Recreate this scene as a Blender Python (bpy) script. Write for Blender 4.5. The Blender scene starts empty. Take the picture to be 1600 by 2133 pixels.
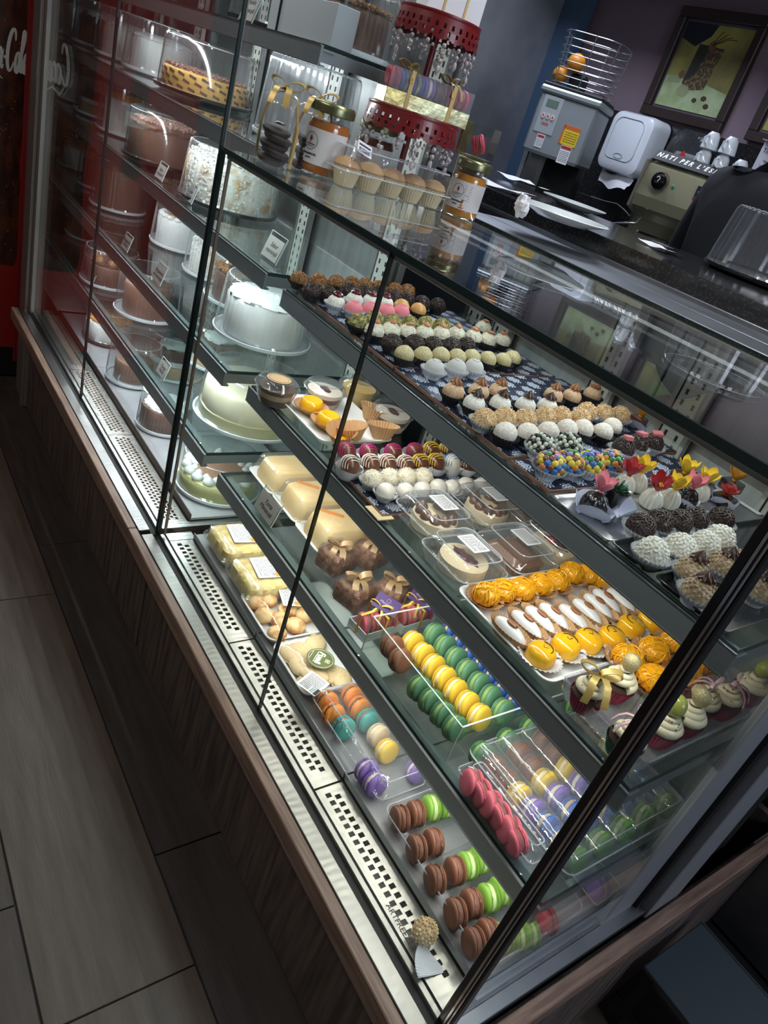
import bpy, math, random
from mathutils import Vector, Matrix, Quaternion, noise, Euler

S = bpy.context.scene
COL = S.collection
# ------------------------------------------------------------ camera
FPX = 1500.29
R_ROWS = ((0.5283347, 0.7988857, 0.2874788), (0.5523178, -0.0662351, -0.8309982), (-0.6448314, 0.5978248, -0.4762331))
CAM = Vector((0.0, -0.6, 1.42))
cd = bpy.data.cameras.new('camera')
cd.sensor_fit = 'HORIZONTAL'; cd.sensor_width = 36.0
cd.lens = 36.0 * FPX / 1600.0
cd.clip_start = 0.02; cd.clip_end = 60
cam = bpy.data.objects.new('camera', cd); COL.objects.link(cam)
Rm = Matrix(R_ROWS)                       # world -> (right, down, forward)
cr, cdn, cf = Rm[0], Rm[1], Rm[2]
M3 = Matrix(((cr[0], -cdn[0], -cf[0]), (cr[1], -cdn[1], -cf[1]), (cr[2], -cdn[2], -cf[2])))
cam.matrix_world = Matrix.Translation(CAM) @ M3.to_4x4()
S.camera = cam
# ------------------------------------------------------------ world, exposure, lamps
w = bpy.data.worlds.new('world'); S.world = w; w.use_nodes = True
wn = w.node_tree.nodes; wl = w.node_tree.links
bg = wn['Background']; bg.inputs[0].default_value = (0.50, 0.60, 0.78, 1); bg.inputs[1].default_value = 0.10
S.view_settings.view_transform = 'Standard'; S.view_settings.look = 'None'
S.view_settings.gamma = 1.0; S.view_settings.exposure = 0.14
S.view_settings.use_curve_mapping = False
S.cycles.transparent_max_bounces = 40
S.cycles.max_bounces = 10
S.cycles.sample_clamp_indirect = 3.0

def area(name, loc, size, size_y, power, color=(1, 1, 1), target=None, rot=None):
    l = bpy.data.lights.new(name, 'AREA'); l.shape = 'RECTANGLE'; l.size = size; l.size_y = size_y
    l.energy = power; l.color = color
    o = bpy.data.objects.new(name, l); COL.objects.link(o); o.location = loc
    if target is not None:
        z = (Vector(loc) - Vector(target)).normalized(); x = Vector((1, 0, 0))
        x = (x - z * x.dot(z)).normalized(); y = z.cross(x)
        o.rotation_euler = Matrix((x, y, z)).transposed().to_euler()
    if rot: o.rotation_euler = rot
    return o
COOL = (0.93, 0.97, 1.0); WARM = (1.0, 0.90, 0.78)
# ceiling lamps of the shop (real panels, see ceiling_lamp below)
area('ceiling_light', (-1.35, -1.25, 2.72), 1.2, 0.3, 13, WARM)
area('ceiling_light', (-0.75, 0.62, 2.72), 1.2, 0.2, 15, (0.95, 0.97, 1.0))
area('ceiling_light', (-2.6, 1.7, 2.72), 1.2, 0.3, 24, (0.72, 0.82, 1.0))
area('ceiling_light', (0.6, 1.2, 2.72), 0.9, 0.3, 9, (0.72, 0.82, 1.0))
# unseen side light added to brighten the case, made-up window behind it
area('added_side_light', (1.97, 0.6, 1.95), 1.2, 1.1, 32, (0.80, 0.88, 1.0), target=(-0.8, 0.45, 1.2))
# LED strips of the cases, second one added to light the top shelf: (x0, x1, y, z, power, y-target)
LEDS = [(-1.36, -0.22, 0.024, 1.243, 0.7, 0.30), (-1.36, -0.22, 0.530, 1.243, 1.5, 0.25),
        (-1.34, -0.24, 0.180, 0.998, 3.2, 0.25), (-1.34, -0.24, 0.150, 0.776, 3.1, 0.24), (-1.34, -0.24, 0.122, 0.550, 1.9, 0.16),
        (-2.55, -1.42, 0.180, 1.434, 2.9, 0.30), (-2.55, -1.42, 0.146, 1.226, 2.5, 0.28), (-2.55, -1.42, 0.165, 1.002, 2.5, 0.28),
        (-2.55, -1.42, 0.118, 0.772, 2.7, 0.22), (-2.55, -1.42, 0.106, 0.560, 2.2, 0.15), (-2.55, -1.42, 0.03, 1.96, 4.2, 0.3)]
for (x0, x1, y, z, p, yt) in LEDS:
    area('led_light', ((x0 + x1) / 2, y, z), x1 - x0, 0.012, p, (COOL if (z > 1.2 or x0 < -2) else (1.0, .955, .87)), target=((x0 + x1) / 2, yt, z - 0.25))

# ------------------------------------------------------------ helpers
PXC = (800.0, 1066.5)
def ray(px, py):
    d = Vector((px - PXC[0], py - PXC[1], FPX)); return Rm.transposed() @ d
def at(px, py, z):
    """point on the horizontal plane z seen at that place in the photograph"""
    d = ray(px, py); return CAM + d * ((z - CAM.z) / d.z)
def aty(px, py, y):
    d = ray(px, py); return CAM + d * ((y - CAM.y) / d.y)
def atx(px, py, x):
    d = ray(px, py); return CAM + d * ((x - CAM.x) / d.x)
def lerp(a, b, t): return a + (b - a) * t
rnd = random.Random(7)

class MB:
    def __init__(s): s.v = []; s.f = []
    def add(s, vs, fs, M=None):
        n = len(s.v)
        s.v += [tuple(M @ Vector(p)) for p in vs] if M else [tuple(p) for p in vs]
        s.f += [tuple(i + n for i in f) for f in fs]; return s
    def box(s, c, d, M=None, b=0.0):
        cx, cy, cz = c; x, y, z = d[0] / 2, d[1] / 2, d[2] / 2
        if b <= 0:
            vs = [(cx + i * x, cy + j * y, cz + k * z) for i in (-1, 1) for j in (-1, 1) for k in (-1, 1)]
            return s.add(vs, [(0, 1, 3, 2), (4, 6, 7, 5), (0, 4, 5, 1), (2, 3, 7, 6), (0, 2, 6, 4), (1, 5, 7, 3)], M)
        b = min(b, x * .9, y * .9, z * .9); vs = []; idx = {}
        for i in (-1, 1):
            for j in (-1, 1):
                for k in (-1, 1):
                    for a in range(3):
                        p = [cx + i * (x - (b if a != 0 else 0)), cy + j * (y - (b if a != 1 else 0)), cz + k * (z - (b if a != 2 else 0))]
                        idx[i, j, k, a] = len(vs); vs.append(p)
        q = [(-1, -1), (1, -1), (1, 1), (-1, 1)]; fs = []
        for sg in (-1, 1):
            fs.append([idx[sg, a, c2, 0] for a, c2 in q]); fs.append([idx[a, sg, c2, 1] for a, c2 in q]); fs.append([idx[a, c2, sg, 2] for a, c2 in q])
        for i in (-1, 1):
            for j in (-1, 1):
                fs.append([idx[i, j, -1, 0], idx[i, j, 1, 0], idx[i, j, 1, 1], idx[i, j, -1, 1]])
                fs.append([idx[i, -1, j, 0], idx[i, 1, j, 0], idx[i, 1, j, 2], idx[i, -1, j, 2]])
                fs.append([idx[-1, i, j, 1], idx[1, i, j, 1], idx[1, i, j, 2], idx[-1, i, j, 2]])
                for k in (-1, 1): fs.append([idx[i, j, k, 0], idx[i, j, k, 1], idx[i, j, k, 2]])
        return s.add(vs, fs, M)
    def rings(s, R, closed=True, cap0=False, cap1=False, M=None):
        """R: list of rings of equal length"""
        n = len(R[0]); vs = [p for r in R for p in r]; fs = []
        for i in range(len(R) - 1):
            for j in range(n if closed else n - 1):
                k = (j + 1) % n; fs.append((i * n + j, i * n + k, (i + 1) * n + k, (i + 1) * n + j))
        if cap0: fs.append(tuple(range(n))[::-1])
        if cap1: fs.append(tuple((len(R) - 1) * n + j for j in range(n)))
        return s.add(vs, fs, M)
    def lathe(s, prof, n=24, M=None, cap0=True, cap1=True, flute=None):
        R = []
        for q in prof:
            r, z = q[0], q[1]; am = q[2] if len(q) > 2 else 0
            R.append([((r + am * (math.cos(flute * 2 * math.pi * j / n) if flute else 0)) * math.cos(2 * math.pi * j / n),
                       (r + am * (math.cos(flute * 2 * math.pi * j / n) if flute else 0)) * math.sin(2 * math.pi * j / n), z) for j in range(n)])
        return s.rings(R, True, cap0, cap1, M)
    def zig(s, prof, n=48, M=None, cap0=True, cap1=False):
        """pleated ring: every other point pushed out by prof[2]"""
        R = [[((r + am * (j % 2)) * math.cos(2 * math.pi * j / n), (r + am * (j % 2)) * math.sin(2 * math.pi * j / n), z) for j in range(n)] for r, z, am in prof]
        return s.rings(R, True, cap0, cap1, M)
    def tube(s, P, r, n=8, M=None, cap=True, closed=False):
        P = [Vector(p) for p in P]; R = []; up = None
        for i, p in enumerate(P):
            a = P[(i - 1) % len(P)] if (i or closed) else p; b = P[(i + 1) % len(P)] if (i < len(P) - 1 or closed) else p
            t = (b - a).normalized()
            if up is None: up = t.orthogonal().normalized()
            up = (up - t * up.dot(t)).normalized(); sd = t.cross(up)
            rr = r[i] if isinstance(r, (list, tuple)) else r
            R.append([p + (up * math.cos(2 * math.pi * j / n) + sd * math.sin(2 * math.pi * j / n)) * rr for j in range(n)])
        if closed: R.append(R[0])
        return s.rings(R, True, cap and not closed, cap and not closed, M)
    def ball(s, c, r, n=12, m=8, M=None, fn=None):
        rx, ry, rz = r if isinstance(r, (list, tuple)) else (r, r, r); vs = []; fs = []
        c = Vector(c)
        def pt(d):
            k = fn(d) if fn else 1.0
            return c + Vector((d.x * rx, d.y * ry, d.z * rz)) * k
        vs.append(pt(Vector((0, 0, -1))))
        for i in range(1, m):
            a = -math.pi / 2 + math.pi * i / m
            for j in range(n):
                b = 2 * math.pi * j / n; vs.append(pt(Vector((math.cos(a) * math.cos(b), math.cos(a) * math.sin(b), math.sin(a)))))
        vs.append(pt(Vector((0, 0, 1)))); L = len(vs) - 1
        for j in range(n):
            k = (j + 1) % n; fs.append((0, 1 + k, 1 + j)); fs.append((L, L - n + j, L - n + k))
            for i in range(m - 2):
                fs.append((1 + i * n + j, 1 + i * n + k, 1 + (i + 1) * n + k, 1 + (i + 1) * n + j))
        return s.add(vs, fs, M)
    def mesh(s, mat=None, smooth=True, ang=40):
        me = bpy.data.meshes.new('m'); me.from_pydata(s.v, [], s.f)
        if smooth:
            me.polygons.foreach_set('use_smooth', [True] * len(me.polygons))
            me.set_sharp_from_angle(angle=math.radians(ang))
        if mat: me.materials.append(mat)
        me.update(); return me

def rr(sx, sy, r, z, n=4, cx=0, cy=0, wav=0.0, wn=0):
    """rounded rectangle ring"""
    r = min(r, sx / 2 - 1e-4, sy / 2 - 1e-4); out = []
    for q, (ax, ay) in enumerate(((1, 1), (-1, 1), (-1, -1), (1, -1))):
        for i in range(n + 1):
            a = math.pi / 2 * (q + i / n)
            out.append([cx + ax * (sx / 2 - r) + r * math.cos(a), cy + ay * (sy / 2 - r) + r * math.sin(a), z])
    if wn:                                   # subdivide the straight sides (wn = counts along x and y), then corrugate
        res = []; L = len(out)
        for q in range(4):
            seg = out[q * (n + 1):(q + 1) * (n + 1)]; res += [Vector(s_) for s_ in seg]
            a = Vector(seg[-1]); b = Vector(out[((q + 1) * (n + 1)) % L]); k = wn[q % 2]
            res += [a + (b - a) * (j / k) for j in range(1, k)]
        out = []
        for i, p in enumerate(res):
            d = Vector((p.x - cx, p.y - cy, 0)).normalized(); p = p + d * (wav if i % 2 else 0); out.append((p.x, p.y, p.z))
    return [tuple(p) for p in out]

def wk(sx, sy, pitch): return (max(2, int(sx / pitch)), max(2, int(sy / pitch)))
def obj(name, mesh, parent=None, loc=(0, 0, 0), rot=None, scale=None, q=None, stuff=False):
    o = bpy.data.objects.new(name, mesh); COL.objects.link(o)
    o.location = loc
    if rot: o.rotation_euler = rot
    if q is not None: o.rotation_mode = 'QUATERNION'; o.rotation_quaternion = q
    if scale: o.scale = scale if isinstance(scale, (tuple, list)) else (scale,) * 3
    if parent: o.parent = parent
    if stuff: o['kind'] = 'stuff'
    return o
def thing(name, label, cat, loc=(0, 0, 0), rz=0, group=None, rot=None, scale=None):
    o = bpy.data.objects.new(name, None); COL.objects.link(o); o.empty_display_size = .02
    o.location = loc; o.rotation_euler = rot or (0, 0, rz)
    if scale: o.scale = (scale,) * 3
    o['label'] = label; o['category'] = cat
    if group: o['group'] = group
    return o
def tag(o, label, cat, group=None):
    o['label'] = label; o['category'] = cat
    if group: o['group'] = group
    return o
def struct(name, mesh=None, loc=(0, 0, 0), label=None):
    o = bpy.data.objects.new(name, mesh); COL.objects.link(o); o['kind'] = 'structure'; o.location = loc
    if label: o['label'] = label
    return o
CACHE = {}
def cached(key, fn):
    if key not in CACHE: CACHE[key] = fn()
    return CACHE[key]
ORD = ['leftmost', 'second from left', 'third from left', 'fourth from left', 'fifth from left', 'sixth from left', 'seventh from left',
       'eighth from left', 'ninth from left', 'tenth from left', 'eleventh from left']
def ordn(i, n): return 'rightmost' if (i == n - 1 and n > 2) else ('left' if n == 2 and i == 0 else ('right' if n == 2 else ORD[i]))

# ------------------------------------------------------------ materials
MATS = {}
def mat(name, col=(.5, .5, .5), rough=.5, metal=0.0, col2=None, tex='noise', scale=60.0, lo=.4, hi=.6, bump=0.0, bscale=None,
        btex=None, emit=0.0, coat=0.0, sss=0.0, stretch=None, spec=.5, rough2=None, bdist=.002, trans=0.0):
    if name in MATS: return MATS[name]
    m = bpy.data.materials.new(name); m.use_nodes = True; nt = m.node_tree; N = nt.nodes; L = nt.links
    b = N['Principled BSDF']; b.inputs['Base Color'].default_value = (*col, 1); b.inputs['Roughness'].default_value = rough
    b.inputs['Metallic'].default_value = metal; b.inputs['Specular IOR Level'].default_value = spec
    if coat: b.inputs['Coat Weight'].default_value = coat; b.inputs['Coat Roughness'].default_value = .08
    if sss: b.inputs['Subsurface Weight'].default_value = sss; b.inputs['Subsurface Scale'].default_value = .01
    if emit: b.inputs['Emission Color'].default_value = (*col, 1); b.inputs['Emission Strength'].default_value = emit
    if trans: b.inputs['Transmission Weight'].default_value = trans
    def texn(kind, sc):
        tc = N.new('ShaderNodeTexCoord'); mp = N.new('ShaderNodeMapping'); L.new(tc.outputs['Object'], mp.inputs[0])
        if stretch: mp.inputs['Scale'].default_value = stretch
        if kind == 'noise': t = N.new('ShaderNodeTexNoise'); t.inputs['Detail'].default_value = 4; out = t.outputs[0]
        elif kind == 'voro': t = N.new('ShaderNodeTexVoronoi'); out = t.outputs['Distance']
        else:
            t = N.new('ShaderNodeTexWave'); t.inputs['Distortion'].default_value = 4; t.inputs['Detail'].default_value = 3; out = t.outputs['Fac']
            if kind == 'wavex': t.bands_direction = 'X'
            if kind == 'wavey': t.bands_direction = 'Y'
            if kind == 'wavez': t.bands_direction = 'Z'
        t.inputs['Scale'].default_value = sc; L.new(mp.outputs[0], t.inputs['Vector']); return out
    if col2 is not None:
        o = texn(tex, scale); cr_ = N.new('ShaderNodeValToRGB'); cr_.color_ramp.elements[0].position = lo; cr_.color_ramp.elements[1].position = hi
        cr_.color_ramp.elements[0].color = (*col, 1); cr_.color_ramp.elements[1].color = (*col2, 1)
        L.new(o, cr_.inputs[0]); L.new(cr_.outputs[0], b.inputs['Base Color'])
        if rough2 is not None:
            mr = N.new('ShaderNodeMapRange'); L.new(o, mr.inputs[0]); mr.inputs[1].default_value = lo; mr.inputs[2].default_value = hi
            mr.inputs[3].default_value = rough; mr.inputs[4].default_value = rough2; L.new(mr.outputs[0], b.inputs['Roughness'])
    if bump:
        o = texn(btex or tex, bscale or scale); bp = N.new('ShaderNodeBump'); bp.inputs['Strength'].default_value = bump
        bp.inputs['Distance'].default_value = bdist; L.new(o, bp.inputs['Height']); L.new(bp.outputs[0], b.inputs['Normal'])
    MATS[name] = m; return m
def clear(name, tint=(.97, .98, .99), k=1.0, base=.03, rough=.03, ior=1.5, bump=0, bscale=40, haze=0.0):
    """thin clear sheet: transmits straight through, reflects by Fresnel"""
    if name in MATS: return MATS[name]
    m = bpy.data.materials.new(name); m.use_nodes = True; nt = m.node_tree; N = nt.nodes; L = nt.links; N.clear()
    out = N.new('ShaderNodeOutputMaterial'); mx = N.new('ShaderNodeMixShader'); tr = N.new('ShaderNodeBsdfTransparent'); gl = N.new('ShaderNodeBsdfGlossy')
    tr.inputs[0].default_value = (*tint, 1); gl.inputs['Roughness'].default_value = rough; gl.inputs[0].default_value = (1, 1, 1, 1)
    ge = N.new('ShaderNodeNewGeometry'); dt = N.new('ShaderNodeVectorMath'); dt.operation = 'DOT_PRODUCT'
    L.new(ge.outputs['Incoming'], dt.inputs[0]); L.new(ge.outputs['Normal'], dt.inputs[1])
    ab = N.new('ShaderNodeMath'); ab.operation = 'ABSOLUTE'; L.new(dt.outputs['Value'], ab.inputs[0])
    su = N.new('ShaderNodeMath'); su.operation = 'SUBTRACT'; su.inputs[0].default_value = 1.0; L.new(ab.outputs[0], su.inputs[1])
    fr = N.new('ShaderNodeMath'); fr.operation = 'POWER'; fr.inputs[1].default_value = 5.0; L.new(su.outputs[0], fr.inputs[0])
    ma = N.new('ShaderNodeMath'); ma.operation = 'MULTIPLY_ADD'; ma.inputs[1].default_value = k; ma.inputs[2].default_value = base; ma.use_clamp = True
    L.new(fr.outputs[0], ma.inputs[0]); L.new(ma.outputs[0], mx.inputs[0]); L.new(tr.outputs[0], mx.inputs[1]); L.new(gl.outputs[0], mx.inputs[2]); L.new(mx.outputs[0], out.inputs[0])
    if haze:
        df = N.new('ShaderNodeBsdfDiffuse'); df.inputs[0].default_value = (.85, .87, .92, 1); m2 = N.new('ShaderNodeMixShader'); m2.inputs[0].default_value = haze
        L.new(mx.outputs[0], m2.inputs[1]); L.new(df.outputs[0], m2.inputs[2]); L.new(m2.outputs[0], out.inputs[0])
    if bump:
        tc = N.new('ShaderNodeTexCoord'); t = N.new('ShaderNodeTexNoise'); t.inputs['Scale'].default_value = bscale; L.new(tc.outputs['Object'], t.inputs['Vector'])
        bp = N.new('ShaderNodeBump'); bp.inputs['Strength'].default_value = bump; bp.inputs['Distance'].default_value = .004
        L.new(t.outputs[0], bp.inputs['Height']); L.new(bp.outputs[0], gl.inputs['Normal']); L.new(bp.outputs[0], dt.inputs[1])
    MATS[name] = m; return m
glass = clear('case_glass', (.93, .965, .955), 1.0, .01, .0, 1.45)
shelfglass = clear('shelf_glass', (.88, .93, .92), 1.0, .03, .02, 1.5)
plastic = clear('clear_plastic', (.95, .96, .97), 1.5, .07, .09, 1.5, .35, 70, .045)
rimp = clear('plastic_rim', (.8, .82, .86), 1.5, .15, .12, 1.5, 0, 40, .35)
plastic2 = clear('dome_plastic', (.94, .95, .96), 1.6, .09, .12, 1.5, 0, 40, .025)
acrylic = clear('clear_acrylic', (.93, .95, .94), 1.0, .05, .02, 1.5)
glass_edge = mat('glass_edge', (.018, .034, .034), .14, 0, spec=.7)
steel = mat('brushed_steel', (.50, .50, .49), .30, 1.0, col2=(.40, .40, .40), scale=6, lo=.35, hi=.65, bump=.25, bscale=26, btex='wavex', bdist=.0012, rough2=.38)
steel_r = mat('rippled_steel', (.40, .39, .365), .33, .9, col2=(.31, .305, .285), scale=9, bump=.22, bscale=22, btex='wavex', bdist=.0012)
steel_d = mat('dull_steel', (.30, .31, .33), .42, 1.0, col2=(.22, .23, .25), scale=5, bump=.1, bscale=80)
rail = mat('shelf_rail', (.30, .32, .34), .34, .5, bump=.12, bscale=40, tex='noise')
darkmetal = mat('dark_metal', (.045, .048, .052), .35, .6)
black = mat('black', (.006, .006, .007), .6)
blackgloss = mat('black_gloss', (.008, .008, .009), .16, coat=.4)
white = mat('white', (.80, .81, .84), .45)
whitepl = mat('white_plastic', (.74, .77, .83), .3, coat=.3)
foam = mat('white_foam', (.86, .86, .88), .55, bump=.1, bscale=200, tex='noise')
paper = mat('white_paper', (.80, .80, .84), .75, bump=.1, bscale=60, tex='noise')
lilac = mat('lilac_paper', (.62, .62, .76), .7)
walnut = mat('walnut', (.30, .20, .15), .45, 0, col2=(.17, .105, .08), tex='noise', scale=9, lo=.35, hi=.65, stretch=(1, 14, 14), bump=.15, bscale=30)
walnut_y = mat('walnut_side', (.26, .17, .13), .45, 0, col2=(.14, .085, .065), tex='noise', scale=9, lo=.35, hi=.65, stretch=(14, 1, 14), bump=.15, bscale=30)
panelwood = mat('panel_wood', (.15, .115, .10), .5, 0, col2=(.060, .048, .045), tex='noise', scale=7, lo=.35, hi=.65, stretch=(9, 9, .7), bump=.1, bscale=20)

def shadow_text(txt, size, m, parent, loc, rot, name='lettering', align='CENTER', ext=.0003, shear=0.0, sx=1.0, q=None, bold=0.0):
    c = bpy.data.curves.new('t', 'FONT'); c.body = txt; c.size = size; c.align_x = align; c.align_y = 'CENTER'; c.extrude = ext; c.shear = shear; c.offset = bold
    c.resolution_u = 3
    o = bpy.data.objects.new('t', c); COL.objects.link(o)
    dg = bpy.context.evaluated_depsgraph_get(); me = bpy.data.meshes.new_from_object(o.evaluated_get(dg)); bpy.data.objects.remove(o)
    me.materials.clear(); me.materials.append(m)
    r = obj(name, me, parent, loc, rot, (sx, 1, 1), q); return r
ink = mat('ink', (.02, .02, .03), .6); greyink = mat('grey_ink', (.22, .22, .26), .7)
def printed_lines(sx, sy, rows, m, fill=.9, th=.35, seed=1):
    """small unreadable print: one thin strip per line, broken into words"""
    r = random.Random(seed); b = MB()
    for i in range(rows):
        y = sy * (.5 - (i + .5) / rows); x = -sx / 2; end = sx / 2 * (1 if r.random() < fill else r.uniform(.1, .7))
        while x < end:
            wd = sx * r.uniform(.06, .18)
            b.box((min(x + wd / 2, sx / 2 - wd / 2), y, 0), (wd, sy / rows * th, .0002)); x += wd + sx * .03
    return b.mesh(m, False)

# ------------------------------------------------------------ room
plank_m = []
for i, (a, b_) in enumerate([((.098, .075, .062), (.058, .044, .037)), ((.078, .061, .051), (.046, .036, .031)), ((.112, .087, .070), (.070, .054, .044))]):
    plank_m.append(mat('floor_plank_%d' % i, a, .42, 0, col2=b_, tex='noise', scale=5, lo=.3, hi=.7, stretch=(1, 10, 1), bump=.25, bscale=24, bdist=.0015))
plank_dark_shaded = mat('floor_plank_dark', (.060, .050, .046), .42, 0, col2=(.034, .029, .028), tex='noise', scale=5, lo=.3, hi=.7, stretch=(1, 10, 1), bump=.25, bscale=24, bdist=.0015)  # darker planks by the plinth, with some of the case's shadow painted in
fl = struct('floor', MB().box((-1.2, .6, -.02), (6.4, 6.0, .03)).mesh(black, False), label='dark brown wood plank floor')
k = 0
joints = {-1: [-1.9, -.81], -2: [-1.667, -.578]}
yb = [-.1405 - .2575 * i for i in range(-3, 10)]
for i, y in enumerate(yb):                      # plank spans y .. y+.2575
    row = i - 3
    x = -3.9 + ((-.81 if row % 2 == 0 else -.578) + 3.9) % 1.09 - 1.09
    xs = []
    while x < 1.6:
        if -.8 < y < .3 or (x + 1.09) > -1.5:
            L_ = 1.09
            me = MB().box((0, 0, 0), (L_ - .003, .2545, .006), b=.0012).mesh(plank_dark_shaded if row == 0 else plank_m[(i * 5 + k * 3) % 3], False)
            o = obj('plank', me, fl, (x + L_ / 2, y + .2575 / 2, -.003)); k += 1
        x += 1.09
MB_wall = MB
struct('wall_back', MB().box((-1.2, 3.0, 2.2675), (7.0, .1, 1.065)).mesh(mat('mauve_wall', (.19, .135, .165), .8, bump=.1, bscale=30, tex='noise'), False), label='mauve painted wall behind the bar')
granite = mat('black_granite', (.018, .018, .020), .12, 0, col2=(.075, .07, .068), tex='noise', scale=160, lo=.52, hi=.72, coat=.2)
gran_wall = mat('dark_granite_wall', (.008, .008, .009), .25, 0, col2=(.035, .03, .03), tex='noise', scale=90, lo=.5, hi=.75)
struct('trim_1', MB().box((-1.2, 2.985, .8675), (7.0, .14, 1.735)).mesh(gran_wall, False), label='black granite splashback under the mauve wall')
struct('wall_left', MB().box((-4.75, 0, 1.4), (.1, 6, 2.8)).mesh(mat('grey_wall', (.16, .155, .16), .8), False))
struct('wall_right', MB().box((2.05, 0.1, 1.4), (.1, 6.2, 2.8)).mesh(mat('beige_wall', (.30, .27, .24), .8), False))
struct('wall_front', MB().box((-1.2, -2.95, 1.4), (6.8, .1, 2.8)).mesh(mat('grey_wall2', (.22, .21, .21), .8), False))
struct('ceiling', MB().box((-1.2, .1, 2.85), (6.8, 6.2, .1)).mesh(mat('ceiling_paint', (.42, .42, .42), .9), False))
wd = struct('added_window', MB().box((1.992, .6, 1.95), (.01, 1.3, 1.2)).mesh(mat('added_glow_pane', (.72, .82, 1.0), .5, emit=1.2), False), label='made-up glowing window added in the right wall')  # made-up window with glowing pane, added as a source for the side light
for (y, z, sy, sz) in ((.6, 2.57, 1.42, .06), (.6, 1.33, 1.42, .06), (-.07, 1.95, .06, 1.2), (1.27, 1.95, .06, 1.2), (.6, 1.95, .03, 1.2)): obj('added_window_frame', MB().box((1.975, y, z), (.04, sy, sz)).mesh(darkmetal, False), wd)
lampm = mat('lamp_panel', (.9, .93, 1), .5, emit=2.2)
for i, (x, y, s, wh) in enumerate([(-1.35, -1.25, 1.2, 'over the customer aisle'), (-2.6, 1.7, 1.2, 'over the far end of the bar'), (.6, 1.2, .9, 'over the near end of the bar'), (-.75, .62, 1.2, 'straight above the low pastry case')]):
    t = thing('ceiling_lamp', 'long flat white ceiling lamp ' + wh, 'lamp', (x, y, 2.74))
    b = MB()
    for sg in (-1, 1):
        b.box((0, sg * .16, .028), (s + .04, .02, .055)); b.box((sg * (s / 2 + .01), 0, .028), (.02, .3, .055))
    obj('frame', b.mesh(white, False), t); obj('diffuser', MB().box((0, 0, .045), (s, .3, .006)).mesh(lampm, False), t)

# ------------------------------------------------------------ wooden plinths
def plinth(x0, x1, label, right_side):
    L = Vector(((x0 + x1) / 2, .45, 0)); t = thing('wooden_plinth', label, 'plinth', L)
    def P(name, b, m, sm=False): return obj(name, b.mesh(m, sm), t, -L)
    P('front_panel', MB().box(((x0 + x1) / 2, .011, .18), (x1 - x0 - .004, .018, .352)), panelwood)
    P('back_panel', MB().box(((x0 + x1) / 2, .985, .18), (x1 - x0 - .004, .018, .352)), panelwood)
    if right_side: P('side_panel', MB().box((x1 - .012, .50, .18), (.018, .955, .352)), panelwood)
    P('ledge', MB().box(((x0 + x1) / 2, -.056, .378), (x1 - x0, .021, .042), b=.002), walnut)
    if right_side: P('ledge', MB().box((x1 + .0, .41, .372), (.022, .91, .042), b=.002), walnut_y)
    return t
plinth(-1.402, -.160, 'grey brown wood plinth under the low pastry case with walnut edge strip', True)
plinth(-2.83, -1.405, 'grey brown wood plinth under the tall cake case beside red fridge', False)

def grille(x0, x1, y0, y1, z, rows, pitch, hx, hy):
    """perforated sheet: real square openings in staggered rows"""
    b = MB(); n = int((x1 - x0 - .03) / pitch); rowp = hy * 1.42; ys = y0 + (y1 - y0 - (rows * rowp)) / 2
    th = .0015
    def bar(xa, xb, ya, yb):
        if xb - xa > 1e-5 and yb - ya > 1e-5: b.box(((xa + xb) / 2, (ya + yb) / 2, z - th / 2), (xb - xa, yb - ya, th))
    bar(x0, x1, y0, ys); yy = ys
    for r_ in range(rows):
        off = x0 + .012 + (pitch * .5 if r_ % 2 else 0); px_ = x0
        for i in range(n):
            hx0 = off + i * pitch; bar(px_, hx0, yy, yy + hy); px_ = hx0 + hx
        bar(px_, x1, yy, yy + hy); bar(x0, x1, yy + hy, yy + rowp); yy += rowp
    bar(x0, x1, yy, y1)
    return b

def shelf(t, L, x0, x1, y, z, depth, zn=None):
    s = obj('shelf', MB().box(((x0 + x1) / 2, y + depth / 2 + .004, z - .004), (x1 - x0 - .008, depth, .007)).mesh(shelfglass, False), t, -L)
    e = MB().box(((x0 + x1) / 2, y + .0025, z - .004), (x1 - x0 - .008, .0015, .0074))
    e.box((x1 - .0035, y + depth / 2, z - .004), (.0015, depth, .0074)); e.box((x0 + .0035, y + depth / 2, z - .004), (.0015, depth, .0074))
    obj('glass_edge', e.mesh(glass_edge, False), s)
    r = MB().box(((x0 + x1) / 2, y - .003, z - .020), (x1 - x0, .006, .034), b=.0008)
    r.box(((x0 + x1) / 2, y + .012, z - .0105), (x1 - x0, .026, .003))
    r.box(((x0 + x1) / 2, y + .003, z - .0355), (x1 - x0, .012, .003))
    obj('front_rail', r.mesh(rail, False), s)
    h = MB().box(((x0 + x1) / 2, y - .0065, z - .0025), (x1 - x0, .0012, .0016)); h.box(((x0 + x1) / 2, y - .0065, z - .0365), (x1 - x0, .0012, .0016))
    obj('rail_lip', h.mesh(steel, False), s)
    for xe in (x0 + .004, x1 - .004):
        obj('shelf_bracket', MB().box((xe, y + depth * .5, z - .019), (.003, depth, .022)).mesh(rail, False), s)
    for xr in (x0 + .12, (x0 + x1) / 2 + .07, x1 - .05):
        obj('rivet', MB().lathe([(.0028, 0), (.0028, .0008), (.0012, .0014), (.0003, .0014)], 12, Matrix.Translation((xr, y + .0045, z - .0003))).mesh(steel), s)
    return s

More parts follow.
